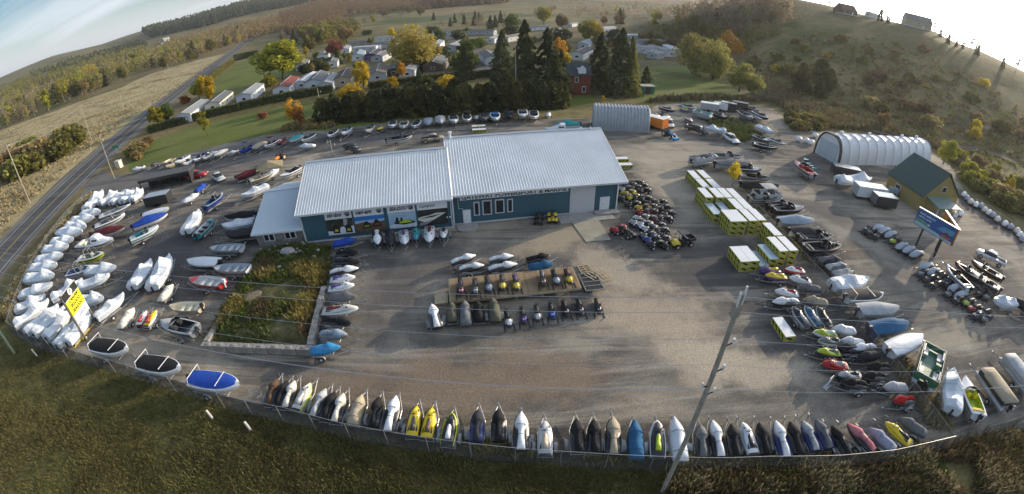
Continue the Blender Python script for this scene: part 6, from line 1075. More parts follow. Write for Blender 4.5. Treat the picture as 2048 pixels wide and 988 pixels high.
# back lot
row('boats in the back lot', '# in the back lot', [
 ('boat', (1321, 213), (1350, 221), D(hull='black', deck='white', liner='dark'), 'black and white speedboat', dict(var=1)), ('pwc', (1362, 213), (1376, 220), D(hull='white', deck='lime', seat='white'), 'small white and lime watercraft', {}), ('boat', (1362, 208), (1394, 218), D(hull='lgrey', deck='white', liner='grey'), 'grey and white cruiser', dict(var=1)), ('pontoon', (1386, 224), (1426, 234), D(panel='lgrey', seat='teal', floor='teal'), 'pale pontoon boat with teal seats', dict(var=0)),
 ('pwc', (1371, 233), (1385, 245), D(hull='maroon', deck='white', seat='red'), 'red and white watercraft', {}), ('boat', (1425, 224), (1455, 236), D(hull='dark', deck='grey', liner='black'), 'dark stripped hull', dict(var=0)), ('boat', (1480, 222), (1504, 238), D(hull='steel', deck='grey', liner='dark'), 'blue grey hull', dict(var=0)), ('alum', (1486, 224), (1528, 244), D(hull='steel', liner='lgrey', seat='grey'), 'long grey aluminium boat', dict(var=2, lim=(.8, 1.6))),
 ('boat', (1508, 223), (1537, 238), D(hull='black', deck='white', liner='grey'), 'black and silver speedboat', dict(var=1)), ('boat', (1492, 212), (1518, 221), D(hull='dark', deck='lgrey', liner='dark'), 'low dark open boat', dict(var=1)), ('wrap', (1446, 260), (1413, 256), dict(cover=WRAP, hull=pc('white')), 'white wrapped boat between pickup and car', dict(var=1)), ('wrap', (1514, 252), (1549, 266), dict(cover=WRAP, hull=pc('grey')), 'white tented boat', dict(var=3)),
 ('boat', (1538, 275), (1571, 289), D(hull='white', deck='white', liner='lgrey'), 'white runabout', dict(var=4)), ('boat', (1508, 286), (1555, 296), D(hull='black', deck='silver', liner='dark'), 'black speedboat with silver deck', dict(var=1)), ('boat', (1513, 272), (1534, 280), D(hull='grey', deck='lgrey', liner='dark'), 'small grey runabout', dict(var=0))], lim=(.75, 1.35))
craft('boat', (1629, 350), (1589, 323), D(hull='lgrey', deck='red', liner='red', seat='red'), 'red decked boat before the fabric hall', var=0); craft('alum', (1634, 341), (1606, 316), D(hull='teal', liner='grey', seat='grey'), 'teal aluminium boat beside the red one', var=2); craft('wrap', (1674, 361), (1744, 360), dict(cover=WRAP, hull=pc('white')), 'long white wrapped boat beside the dark container trailer', var=2, lim=(.9, 1.4))
for i, (x, y) in enumerate(((1597, 278), (1612, 281), (1630, 271), (1623, 285))):
    p_ = at(x, y, .6); o = put('mooring_float', M().ell((0, 0, .65), (.95, .7, .65), 10, 7).mesh('mooring_float', True), pc('white')); o.location = (p_.x, p_.y, 0); o.rotation_euler = (.2, .1, i); tag(o, 'white round float ' + ['nearest the open lot', 'second toward the fabric hall', 'highest against the hall rim', 'lowest against the hall rim'][i], 'float', 'floats beside the fabric hall')
for i, (x, y, a) in enumerate(((1450, 243, 20), (1472, 248, -10), (1462, 252, 5), (1355, 193, 10), (1375, 191, -15))):
    p_ = at(x, y, .2); m = M()
    for k_ in range(5): m.box((random.uniform(-.4, .4), -.8 + k_ * .4, .12 + .1 * (k_ % 2)), (random.uniform(3, 4.6), .22, .16), rz=random.uniform(-.15, .15))
    o = put('timber_pile', m, mat('weathered_wood', (.17, .145, .11), rough=.9, var=.3)); o.location = (p_.x, p_.y, 0); o.rotation_euler = (0, 0, R(a)); tag(o, 'pile of weathered timber, ' + ['left in the back lot weeds', 'right in the back lot weeds', 'lowest in the back lot weeds', 'left beyond the hedge by the lawn', 'right beyond the hedge by the lawn'][i], 'timber', 'timber piles')
# second lot machines
for i, (x, y, c, k) in enumerate([(1736, 457, 'black', 'sled'), (1754, 454, 'lgrey', 'sledcov'), (1767, 459, 'lgrey', 'sledcov'), (1780, 467, 'lgrey', 'sledcov'), (1788, 480, 'lime', 'sled'), (1803, 490, 'lgrey', 'sledcov'), (1817, 497, 'lgrey', 'sledcov'), (1832, 506, 'lgrey', 'sledcov'), (1851, 530, 'lgrey', 'sledcov'), (1866, 541, 'lgrey', 'sledcov'), (1881, 555, 'dark', 'sled'), (1890, 562, 'black', 'sled'), (1909, 574, 'lgrey', 'sledcov'), (1922, 588, 'lgrey', 'sledcov'), (1935, 603, 'lime', 'sled'), (1947, 615, 'red', 'sled'), (1966, 624, 'silver', 'sled')]):
    cn = dict(lgrey='pale blue grey', lime='lime', dark='charcoal').get(c, c)
    if k == 'sledcov': craft(k, (x + 16, y - 3), (x - 14, y + 5), dict(cover=mat('cover_pale_blue', (.44, .49, .55), rough=.8, var=.1, bump=.3, bscale=5), body=pc('dark')), f'{cn} covered snowmobile, {ordn(i)} in the diagonal row below the billboard', trail=False, group='snowmobiles in the second lot', zz=.6)
    else: craft(k, (x + 16, y - 3), (x - 14, y + 5), D(body=c), f'{cn} snowmobile, {ordn(i)} in the diagonal row below the billboard', trail=False, group='snowmobiles in the second lot', zz=.5)
for i, (s, b, hc_, dc_, v, l) in enumerate([((1938, 572), (1896, 534), 'white', 'tan', 1, 'white speedboat with tan seats behind the snowmobile row'), ((1968, 560), (1914, 527), 'dark', 'brown', 1, 'dark speedboat beside the white speedboat'), ((1990, 572), (1946, 545), 'grey', 'dark', 0, 'grey hull piled with pipes'), ((1992, 548), (1955, 528), 'brown', 'tan', 0, 'brown open boat under the pickup')]):
    craft('boat', s, b, D(hull=hc_, deck=hc_, liner='dark', seat=dc_), l, var=v, group='boats in the second lot')
craft('wrap', (2030, 604), (1986, 601), dict(cover=WRAP, hull=pc('lgrey')), 'white domed wrapped boat in the second lot', var=1, lim=(.6, 1)); craft('bcov', (2068, 616), (2030, 600), covr('dark', 'dark'), 'dark covered boat at the frame edge', var=1)
for i, (x, y) in enumerate([(1926, 388), (1932, 395), (1939, 402), (1950, 408), (1960, 410), (1967, 418), (1976, 424), (1984, 429), (1993, 437), (2008, 446), (2019, 452), (2032, 460), (2038, 468), (2043, 476), (1907, 428), (1918, 424)]):
    craft('pwfull', (x + 9, y - 9), (x - 5, y + 10), dict(cover=fc(['white', 'lavender', 'offwhite'][i % 3]), hull=pc('dark')), f'{["white", "lavender", "off-white"][i % 3]} covered watercraft, {ordn(i)} beside the house with green roof', trail=False, group='watercraft lined up beyond the billboard', zz=.6)

# more stored craft filling the gaps of both lots
for i, (k, s, b, c, l) in enumerate([('pwfull', (1610, 507), (1648, 505), covr('dark', 'dark'), 'charcoal covered watercraft'), ('pwcov', (1622, 514), (1658, 512), covr('black', 'dark'), 'black covered watercraft'), ('pwfull', (1648, 527), (1686, 525), covr('dark', 'grey'), 'dark grey covered watercraft'), ('pwfull', (1662, 540), (1698, 538), covr('grey', 'dark'), 'mid grey covered watercraft'),
    ('boat', (1466, 340), (1522, 345), D(hull='dark', deck='lgrey', liner='dark'), 'dark open boat'), ('boat', (1500, 402), (1550, 402), D(hull='lgrey', deck='dark', liner='black'), 'grey open boat with dark seats'), ('boat', (1545, 424), (1604, 422), D(hull='black', deck='grey', liner='black'), 'black open boat with grey deck'), ('boat', (1596, 480), (1664, 479), D(hull='grey', deck='black', liner='dark'), 'grey hulled boat with black deck'),
    ('sled', (1702, 716), (1668, 718), D(body='black'), 'black snowmobile'), ('sled', (1716, 742), (1690, 744), D(body='dark'), 'charcoal snowmobile'), ('pwcov', (1716, 700), (1680, 696), covr('dark', 'black'), 'charcoal and black watercraft'), ('pwcov', (1765, 752), (1728, 755), covr('black', 'dark'), 'dull black watercraft')]):
    craft(k, s, b, c, f'{l}, {ordn(i)} squeezed in along the lot fence', group='craft squeezed in along the lot fence', var=i % 2, zz=.8, trail=k != 'sled')
for i, (x, y, c, k) in enumerate([(1898, 566, 'dark', 'sled'), (1874, 548, 'black', 'sled'), (1900, 586, 'grey', 'sled'), (1916, 598, 'black', 'sled'), (1955, 630, 'dark', 'sled'), (1972, 636, 'grey', 'sled'), (1930, 560, 'brown', 'sled'), (1948, 556, 'dark', 'sled'), (1962, 585, 'black', 'sled'), (1976, 592, 'grey', 'sled'), (1742, 462, 'dark', 'sled'), (1756, 470, 'black', 'sled'), (1845, 545, 'grey', 'sled'), (1858, 556, 'dark', 'sled'), (1872, 568, 'black', 'sled')]):
    craft(k, (x + 14, y - 4), (x - 14, y + 5), D(body=c, seat='black'), f'{dict(dark="charcoal").get(c, c)} snowmobile, {ordn(i)} of the darker machines behind the pale covered ones', trail=False, group='darker machines in the second lot', zz=.5)
for i, (x, y, c) in enumerate([(1246, 372, 'dark'), (1270, 376, 'black'), (1282, 372, 'dark'), (1250, 394, 'dark'), (1290, 398, 'black'), (1300, 414, 'dark'), (1312, 420, 'black'), (1276, 444, 'silver'), (1310, 462, 'black'), (1336, 428, 'dark'), (1296, 470, 'grey'), (1335, 486, 'black')]): quad(x, y, D(body=c), f'{dict(dark="charcoal").get(c, c)} quad bike wedged into the herd, {ordn(i)} from the eave', 205 + (i * 31 % 19) - 8)
# ------------------------------------------------------------------ signs
def proj(p):
    v = Vector(p) - Vector((0, 0, H)); x, y, z = v.dot(_X), v.dot(_D), v.dot(_F); th = math.atan2(math.hypot(x, y), z); r = F * (th + KD * th ** 3); q = math.hypot(x, y) + 1e-9
    uu, vv = x / q * r, y / q * r; return 1024 + _cr * uu - _sr * vv, 494 + _sr * uu + _cr * vv
b0, b1 = at(175, 681), at(196, 647); sgd = (b1 - b0).normalized() * 3.0; b1 = b0 + sgd
sg = empty('roadside_sign', b0, math.atan2(sgd.y, sgd.x)); tag(sg, 'black, yellow and white roadside sign on two timber posts', 'sign')
YB = mat('sign_yellow', (.80, .72, .02), rough=.4, var=.03)
for x in (0, 3.0): put('post', M().box((x, .08, 3.05), (.18, .18, 6.1)), mat('sign_post', (.15, .13, .11), rough=.9), sg)
put('top_panel', M().box((1.5, -.06, 5.63), (2.9, .1, .92)), NAVYB, sg); put('middle_panel', M().box((1.5, -.06, 4.25), (2.9, .1, 1.8)), YB, sg); put('lower_panel', M().box((1.5, -.06, 2.82), (2.9, .1, 1.0)), WPAN, sg)
for z_, h_ in ((6.13, .08), (5.16, .05), (3.335, .05), (2.3, .06)): put('panel_frame', M().box((1.5, -.06, z_), (3.05, .135, h_)), TRIM, sg)
put('logo_disc', M().quad(*disc((1.5, 5.63), .40, 18, -.125)), WPAN, sg); put('logo_mark', M().quad((1.3, -.13, 5.42), (1.52, -.13, 5.5), (1.7, -.13, 5.78), (1.62, -.13, 5.86), (1.42, -.13, 5.62)), NAVYB, sg)
put('logo_mark', M().quad((1.42, -.13, 5.80), (1.52, -.13, 5.92), (1.62, -.13, 5.9), (1.50, -.13, 5.74)), NAVYB, sg); put('logo_mark', M().quad((1.56, -.13, 5.38), (1.74, -.13, 5.42), (1.70, -.13, 5.5), (1.56, -.13, 5.46)), NAVYB, sg)
for z, s_ in ((4.72, 'CAN-AM'), (4.14, 'SKI-DOO'), (3.56, 'SEA-DOO')): text(s_, (1.5, -.125, z), .50, NAVYB, sg, shear=.25, bold=.015, align='CENTER')
text('CAMPION', (1.5, -.125, 2.66), .42, mat('sign_blue', (.02, .05, .2)), sg, shear=.25, align='CENTER')
# billboard: two faces in a V
zb = 2.9; L0, L1_ = at(1827, 446, zb), at(1901, 491, zb); bd = L1_ - L0; Lb = bd.length; dt = ray(1841.6, 416); ht = H + dt.z / math.hypot(dt.x, dt.y) * math.hypot(L0.x, L0.y); hb_ = max(2.4, ht - zb)
bb = empty('billboard', (L0.x, L0.y, 0), math.atan2(bd.y, bd.x)); tag(bb, 'large blue billboard on steel posts with orange second face', 'billboard')
BBL = mat('billboard_blue', (.02, .10, .30), rough=.4, var=.25, scale=.25); 
put('front_face', M().box((Lb / 2, 0, zb + hb_ / 2), (Lb, .12, hb_)), BBL, bb)
def bq(nm, pts, m, dy): put(nm, M().quad(*[(Lb * u, -.065 - dy, zb + hb_ * v) for u, v in pts]), m, bb)
bq('printed_glow', [(.02, .26), (.34, .18), (.42, .34), (.2, .46), (.02, .44)], mat('billboard_green', (.12, .30, .22), var=.3, scale=.5), .004)
bq('printed_glow', [(.55, .45), (.85, .40), (.98, .55), (.98, .8), (.7, .72)], mat('billboard_light', (.10, .26, .42), var=.2), .003)
bq('printed_band', [(.01, .03), (.99, .03), (.99, .17), (.01, .25)], mat('billboard_pale', (.35, .50, .52), var=.1), .008)
bq('printed_scene', [(.66, .16), (.96, .16), (.95, .34), (.88, .46), (.80, .50), (.72, .40)], mat('billboard_boat', (.14, .05, .08), var=.8, scale=2.5), .012); bq('printed_scene', [(.69, .2), (.93, .2), (.9, .28), (.72, .28)], mat('billboard_red', (.45, .12, .14), var=.5, scale=4), .016)
bq('printed_logo', [(.33, .33), (.36, .31), (.39, .33), (.39, .38), (.36, .40), (.33, .38)], WPAN, .012)
WT = mat('billboard_white', (.62, .68, .75)); text("Don't settle for", (Lb * .06, -.09, zb + hb_ * .74), hb_ * .17, WT, bb, bold=.012); text('ask for results', (Lb * .06, -.09, zb + hb_ * .56), hb_ * .15, WT, bb, bold=.008)
text('SPORTS', (Lb * .70, -.09, zb + hb_ * .055), hb_ * .09, mat('billboard_teal', (.03, .12, .14)), bb)
put('top_rail', M().box((Lb / 2, .02, zb + hb_ + .07), (Lb + .1, .32, .12)), WPAN, bb)
bk = at(1884, 413, zb + hb_); bl = bb.matrix_basis
loc = Matrix.Rotation(-math.atan2(bd.y, bd.x), 3, 'Z') @ (Vector((bk.x, bk.y, 0)) - Vector((L0.x, L0.y, 0))); a_ = math.atan2(loc.y, loc.x - Lb); Lr = 6.5
ex, ey = Lb + math.cos(a_) * Lr, math.sin(a_) * Lr
put('rear_face', M().box((0, 0, zb + hb_ / 2), (Lr, .12, hb_)), mat('billboard_orange', (.55, .20, .02), rough=.4, var=.35, scale=.3), bb).location = (0, 0, 0)
o = [c for c in bb.children if c.name.startswith('rear_face')][0]; o.location = ((Lb + ex) / 2 + .25, ey / 2, 0); o.rotation_euler = (0, 0, a_)
tr_ = put('top_rail', M().box((0, 0, zb + hb_ + .07), (Lr + .1, .32, .12)), WPAN, bb); tr_.location = o.location; tr_.rotation_euler = o.rotation_euler
for x in (Lb * .25, Lb * .75): put('post', M().tube((x, .35, 0), (x, .35, zb + hb_ - .2), .16, 8), BLKM, bb)
put('post', M().tube((ex * .6 + Lb * .4, ey * .6, 0), (ex * .6 + Lb * .4, ey * .6, zb + hb_ - .3), .14, 8), BLKM, bb)
p_ = at(238, 315); sgn2 = place('road_name_sign', [P('post', M().tube((0, 0, 0), (0, 0, 3.4), .06), 'p'), P('sign_plate', M().box((0, 0, 3.1), (2.2, .06, .8)), 's')], dict(p=GAL, s=mat('sign_green', (.02, .22, .13)), _=GAL), (p_.x, p_.y, 0), R(10), 'small green road sign where the drive meets the road', 'sign')
p_ = at(240, 335); o = put('meter_box', M().box((0, 0, .9), (1.5, 1.2, 1.8)).box((0, 0, 1.85), (1.7, 1.4, .1)), pc('cream')); o.location = (p_.x, p_.y, 0); tag(o, 'cream utility cabinet beside the drive entrance', 'cabinet')

# ------------------------------------------------------------------ concrete planter with weeds
CB = gmat('concrete_block', [(.20, .19, .17), (.30, .285, .26), (.37, .35, .32)], .8, bump=.6, bscale=3, fine=3)
pl = empty('block_planter', (0, 0, 0)); tag(pl, 'low wall of concrete blocks around the weedy bed', 'wall')
pc0, pc1, pc2, pc3 = at(409, 689, .6), at(618, 697, .6), at(648, 574, .6), at(443, 636, .6); nbk = 0
bmesh_ = M().box((0, 0, .38), (1.46, .62, .76), top=(.985, .95)).box((0, 0, .78), (.4, .2, .05)).mesh('block')
def wallrun(a, b):
    d = b - a; n = max(1, round(d.length / 1.5)); rz = math.atan2(d.y, d.x)
    for i in range(n):
        c = a + d * ((i + .5) / n); o = put('block', bmesh_, CB, pl); o.location = (c.x + random.uniform(-.02, .02), c.y + random.uniform(-.02, .02), random.uniform(-.02, .01)); o.rotation_euler = (0, 0, rz + random.uniform(-.015, .015)); o.scale = (d.length / n / 1.5, 1, 1)
wallrun(pc3, pc0 + (pc3 - pc0).normalized() * .35); wallrun(pc0 - (pc1 - pc0).normalized() * .3, pc1 + (pc1 - pc0).normalized() * .3); wallrun(pc1 + (pc2 - pc1).normalized() * .35, pc2)
SOIL = gmat('weedy_soil', [(.045, .042, .022), (.075, .075, .03), (.12, .11, .05), (.17, .155, .09)], .5, bump=1.0, bscale=2.2, fine=3)
bedp = [(410, 686), (440, 632), (476, 572), (516, 506), (560, 492), (612, 488), (662, 494), (660, 530), (650, 568), (620, 692)]
bp = [at(*p) for p in bedp]; cen = sum(bp, Vector()) / len(bp); sm = M()
def inpoly(x, y, poly):
    c = False; j = len(poly) - 1
    for i in range(len(poly)):
        if (poly[i].y > y) != (poly[j].y > y) and x < (poly[j].x - poly[i].x) * (y - poly[i].y) / (poly[j].y - poly[i].y) + poly[i].x: c = not c
        j = i
    return c
def edged(x, y, poly):
    return min(((Vector((x, y, 0)) - (a + (b - a) * max(0, min(1, (Vector((x, y, 0)) - a).dot(b - a) / (b - a).length_squared)))).length for a, b in zip(poly, poly[1:] + poly[:1])))
x0_, x1_, y0_, y1_ = min(p.x for p in bp), max(p.x for p in bp), min(p.y for p in bp), max(p.y for p in bp); nx = 40
def bedz(x, y): return .05 + .62 * sstep(edged(x, y, bp) / 1.6) * (1 if y < 37 else max(.25, 1 - (y - 37) / 12)) + .12 * noise.noise(Vector((x, y, 0)))
def gx(u, v):
    x, y = x0_ + (x1_ - x0_) * u, y0_ + (y1_ - y0_) * v; return (x, y, bedz(x, y) if inpoly(x, y, bp) else -.2)
tag(put('weedy_bed', M().grid(nx, nx, gx).mesh('weedy_bed', True), SOIL), kind='structure')
def tuft_mesh(seed, pts, hmin, hmax, wd, nb=7, lean=.5, flat=.0):
    """many blades / leaves joined: pts (x,y,z,scale)"""
    rs = np.random.RandomState(seed); P_ = np.repeat(np.array(pts), nb, 0); k = len(P_); a = rs.uniform(0, 2 * np.pi, k); h = rs.uniform(hmin, hmax, k) * P_[:, 3]; o = rs.normal(0, .16, (k, 2)) * P_[:, 3:4] * 1.5
    bx_, by_ = P_[:, 0] + o[:, 0], P_[:, 1] + o[:, 1]; lx, ly = np.cos(a), np.sin(a); w_ = wd * rs.uniform(.6, 1.4, k) * P_[:, 3]; ln = rs.uniform(.1, lean, k) * h
    px_, py_ = -ly * w_, lx * w_; z = P_[:, 2]
    V = np.stack([np.stack([bx_ - px_, by_ - py_, z], 1), np.stack([bx_ + px_, by_ + py_, z], 1), np.stack([bx_ + lx * ln + px_ * .5, by_ + ly * ln + py_ * .5, z + h], 1), np.stack([bx_ + lx * ln - px_ * .5, by_ + ly * ln - py_ * .5, z + h * .96], 1)], 1).reshape(-1, 3)
    me = bpy.data.meshes.new('tufts'); me.vertices.add(4 * k); me.vertices.foreach_set('co', V.ravel()); me.loops.add(4 * k); me.loops.foreach_set('vertex_index', np.arange(4 * k)); me.polygons.add(k)
    me.polygons.foreach_set('loop_start', np.arange(0, 4 * k, 4)); me.polygons.foreach_set('loop_total', np.full(k, 4)); me.materials.append(None); me.update(); me.validate(); return me
WEED = [mat('weed_green', (.105, .13, .035), rough=.85, var=.5, scale=.7, trans=.25, spec=.1), mat('weed_gold', (.25, .205, .065), rough=.85, var=.4, scale=.8, trans=.25, spec=.1), mat('weed_brown', (.16, .115, .06), rough=.9, var=.4, scale=.8, trans=.2, spec=.1), mat('straw', (.34, .28, .15), rough=.9, var=.35, scale=.6, trans=.25, spec=.1)]
rs_ = random.Random(3)
for mi, (n_t, hm, hx, th_) in enumerate(((1500, .18, .5, -.15), (900, .25, .7, .12), (420, .2, .6, .2))):
    pts = []
    while len(pts) < n_t:
        x, y = rs_.uniform(x0_, x1_), rs_.uniform(y0_, y1_)
        if inpoly(x, y, bp) and noise.noise(Vector((x * .22, y * .22, mi * 7))) > th_ and (mi == 0 or y < 41): pts.append((x, y, bedz(x, y) - .03, rs_.uniform(.6, 1.1)))
    tag(put('bed_weeds', tuft_mesh(mi, pts, hm, hx, .07, 6, .8), WEED[mi]), kind='stuff')
RK = mat('pale_rock', (.34, .33, .31), rough=.9, var=.25, scale=1.5); rkm = M()
for (x, y, n_t, sp) in ((545, 505, 9, 1.2), (585, 510, 8, .9), (625, 515, 10, 1.4), (575, 545, 6, 2.5), (600, 490, 8, 1.0)):
    c = at(x, y)
    for _ in range(n_t): q_ = c + Vector((rs_.gauss(0, sp), rs_.gauss(0, sp * .5), 0)); s_ = rs_.uniform(.08, .26); rkm.ell((q_.x, q_.y, bedz(q_.x, q_.y) + s_ * .5), (s_ * 1.3, s_, s_ * .7), 6, 3)
tag(put('scattered_rocks', rkm, RK), kind='stuff')
c = at(578, 512); o = put('boulder', M().ell((0, 0, .7), (1.1, .7, .45), 7, 4), RK); o.location = (c.x, c.y, 0); tag(o, 'pale grey boulder among weeds below the annex', 'rock')
c = at(500, 604); sm_ = M().ell((0, 0, .55), (2.2, 1.0, .22), 9, 4); o = put('flat_stone', sm_, mat('brown_stone', (.17, .14, .10), rough=.9, var=.3)); o.location = (c.x, c.y, 0); o.rotation_euler = (0, 0, .7); tag(o, 'flat brown stone slab in the middle of the weedy bed', 'rock')

# ------------------------------------------------------------------ grass, field weeds
def scatter(n, poly, seed, dens=None, px=True, smin=.7, smax=1.3, zfn=None):
    rs2 = random.Random(seed); out = []; xs = [p[0] for p in poly]; ys = [p[1] for p in poly]; pv = [Vector((p[0], p[1], 0)) for p in poly]; tries = 0
    while len(out) < n and tries < n * 30:
        tries += 1; x, y = rs2.uniform(min(xs), max(xs)), rs2.uniform(min(ys), max(ys))
        if not inpoly(x, y, pv): continue
        q_ = (atg(x, y) if px == 2 else at(x, y)) if px else Vector((x, y, 0))
        if q_ is None: continue
        if dens and noise.noise(Vector((q_.x * dens[0], q_.y * dens[0], dens[1]))) < dens[2]: continue
        out.append((q_.x, q_.y, q_.z, rs2.uniform(smin, smax)))
    return out
tag(put('field_grass', tuft_mesh(21, scatter(9000, [(0, 672), (60, 692), (130, 712), (310, 765), (520, 830), (700, 868), (870, 900), (1160, 930), (1420, 938), (1420, 988), (0, 988)], 1), .08, .20, .03, 7, .9), mat('grass_olive', (.130, .120, .042), rough=.9, var=.5, scale=.35, trans=.2, spec=.1)), kind='stuff')
tag(put('field_grass', tuft_mesh(22, scatter(4500, [(0, 690), (300, 770), (520, 850), (870, 915), (1160, 940), (1160, 988), (0, 988)], 2, (.12, 3, .08)), .08, .22, .03, 7, .9), mat('grass_gold', (.165, .140, .056), rough=.9, var=.4, scale=.35, trans=.2, spec=.1)), kind='stuff')
wp = [(1360, 926), (1500, 925), (1690, 925), (1800, 914), (1915, 888), (2048, 862), (2048, 988), (1330, 988)]
for i, (n_t, col, dn, hh) in enumerate(((2600, 2, -.2, .75), (1500, 3, .0, .8), (1300, 0, .05, .6), (800, 1, .12, .7))): tag(put('tall_weeds', tuft_mesh(30 + i, scatter(n_t, wp, 40 + i, (.25, i * 5, dn)), .25, hh, .055, 8, .7), WEED[col]), kind='stuff')
tag(put('fence_weeds', tuft_mesh(36, scatter(700, [(870, 895), (1300, 925), (1700, 922), (1840, 900), (1830, 885), (1600, 903), (1300, 905), (1000, 888)], 50, (.4, 2, .05)), .2, .6, .05, 7, .7), WEED[1]), kind='stuff')
tag(put('road_verge_grass', tuft_mesh(37, scatter(3000, [(4, 640), (40, 560), (90, 490), (150, 420), (180, 392), (196, 398), (150, 435), (110, 478), (60, 555), (24, 640)], 51), .3, 1.0, .09, 6, .6), WEED[3]), kind='stuff')
tag(put('road_verge_grass', tuft_mesh(38, scatter(1700, [(4, 640), (40, 560), (90, 490), (150, 420), (196, 398), (150, 435), (110, 478), (60, 555), (24, 640)], 52, (.2, 2, 0)), .3, .8, .09, 6, .6), WEED[1]), kind='stuff')
tag(put('hedge_bottom_brush', tuft_mesh(39, scatter(2200, [(1290, 206), (1440, 200), (1545, 205), (1640, 255), (1750, 262), (1860, 290), (1930, 345), (2048, 430), (2048, 400), (1940, 330), (1860, 275), (1700, 235), (1560, 185), (1500, 196), (1330, 196)], 53), .5, 1.6, .22, 6, .5), mat('dry_brush', (.19, .155, .08), rough=.9, var=.45, scale=.3, trans=.2)), kind='stuff')
tag(put('lot_weeds', tuft_mesh(40, scatter(420, [(1400, 236), (1440, 232), (1500, 250), (1525, 275), (1480, 285), (1440, 262)], 54), .3, .9, .12, 6, .6), WEED[0]), kind='stuff')
tag(put('fence_line_weeds', tuft_mesh(41, scatter(520, [(1560, 440), (1590, 470), (1600, 500), (1625, 530), (1620, 505), (1595, 462), (1568, 430)], 55), .2, .7, .1, 6, .6), WEED[1]), kind='stuff')
tag(put('lot_corner_weeds', tuft_mesh(42, scatter(800, [(1790, 700), (1845, 760), (1870, 810), (1900, 860), (1860, 850), (1830, 800), (1790, 740)], 56), .15, .5, .06, 6, .7), WEED[3]), kind='stuff')
tag(put('dry_field_grass', tuft_mesh(43, scatter(2600, [(0, 460), (0, 262), (110, 224), (300, 150), (420, 118), (440, 125), (350, 185), (250, 240), (120, 350)], 57), .25, .6, .2, 5, .6), mat('dry_grass', (.33, .265, .14), rough=.9, var=.35, scale=.12, trans=.2)), kind='stuff')

# ------------------------------------------------------------------ fences
CH_ = bpy.data.materials.new('chain_link'); CH_.use_nodes = True; t = CH_.node_tree; b_ = t.nodes['Principled BSDF']; b_.inputs['Base Color'].default_value = (.25, .25, .25, 1); b_.inputs['Alpha'].default_value = .14; b_.inputs['Roughness'].default_value = .6
def fence(name, pts, label, hh=1.9, step=3.0, brace=True, mesh=True):
    f = empty(name, (0, 0, 0)); tag(f, label, 'fence'); P_ = [Vector((p.x, p.y, 0)) for p in pts]; k = 0.0; pm_ = M().tube((0, 0, 0), (0, 0, hh), .035, 6).mesh('post')
    for a, b in zip(P_, P_[1:]):
        d = b - a; L = d.length
        while k < L: o = put('post', pm_, GAL, f); q = a + d * (k / L); o.location = (q.x, q.y, terrain(q.x, q.y)); k += step
        k -= L
    put('top_rail', M().path([(p.x, p.y, hh) for p in P_], .021, 5), GAL, f)
    if mesh:
        m = M()
        for a, b in zip(P_, P_[1:]): m.quad((a.x, a.y, .03), (b.x, b.y, .03), (b.x, b.y, hh), (a.x, a.y, hh))
        put('chain_mesh', m, CH_, f)
    return f
fence('front_fence', fenceN, 'chain link fence across the front of the yard')
fence('lot_fence', fenceR[:-1], 'diagonal chain link fence between the two lots', step=3.0)
fence('road_fence', [at(x, y, 1.8) for x, y in [(12, 645), (30, 590), (55, 535), (90, 475), (130, 425), (165, 392)]], 'chain link fence behind the row of wrapped boats')
fence('far_lot_fence', [at(x, y, 1.2) for x, y in [(1912, 372), (1960, 402), (2005, 430), (2060, 468)]], 'plain rail fence above the line of covered watercraft', 1.3, 3, mesh=False)
fence('park_fence', [at(x, y, 1) for x, y in [(1270, 128), (1310, 127), (1365, 128)]], 'dark board fence behind the right lawn', 1.8, 2.5)
for i, (x, y, h_) in enumerate(((74, 712, 1.0), (426, 838, 1.1), (502, 861, 1.1))):
    p_ = at(x, y); o = put('marker_post', M().tube((0, 0, 0), (0, 0, h_), .11, 10).ell((0, 0, h_), (.11, .11, .08), 10, 4), pc('offwhite')); o.location = (p_.x, p_.y, 0); o.rotation_euler = (.05, -.04, 0); tag(o, 'short white marker post in the grass, ' + ['below the roadside sign', 'nearer the fence', 'further from the fence'][i], 'post', 'white marker posts')

# ------------------------------------------------------------------ utility poles and wires
PW = mat('pole_wood', (.30, .275, .235), rough=.9, var=.3, scale=1.5, bump=.4, bscale=8); WIRE = mat('wire_metal', (.45, .45, .46), rough=.4, metal=.3)
def pole(p, h, label, r=.15, brk=(), top=None, bark=None):
    o = empty('utility_pole', (p.x, p.y, p.z if p.z > 1 else 0)); tag(o, label, 'pole'); put('shaft', M().tube((0, 0, 0), (0, 0, h), r, 10, r * .78), bark or PW, o)
    for (z, a, l) in brk:
        put('bracket', M().tube((0, 0, z), (math.cos(a) * l, math.sin(a) * l, z + .15), .04), BLKM, o); put('insulator', M().tube((math.cos(a) * l, math.sin(a) * l, z + .05), (math.cos(a) * l, math.sin(a) * l, z + .4), .07, 8), WPAN, o)
    return o
pn = at(1324, 984); pl_ = at(30, 708); pr_ = pn + (pn - pl_)
lv = [(16.3, .0), (15.5, .0), (13.6, .35), (11.9, .35), (10.9, -.3), (10.2, .35)]
pp = pole(pn, 16.5, 'tall grey timber utility pole standing before the front fence', .155, [(13.4, 0.2, .5), (11.7, 0.2, .5), (10.7, 3.3, .4), (10.0, 0.2, .5)]); put('cap_plate', M().box((-.05, 0, 15.6), (.34, .26, .7)), PW, pp); put('fuse_cutout', M().box((.2, .1, 16.3), (.08, .08, .9)).box((-.14, -.1, 16.2), (.08, .08, .7)), WPAN, pp)
pole(pl_, 15.5, 'timber utility pole with pale base at the left frame edge', .17, bark=mat('pole_green', (.20, .23, .16), rough=.9)); pole(pr_, 15.5, 'timber utility pole beyond the right frame edge', .17)
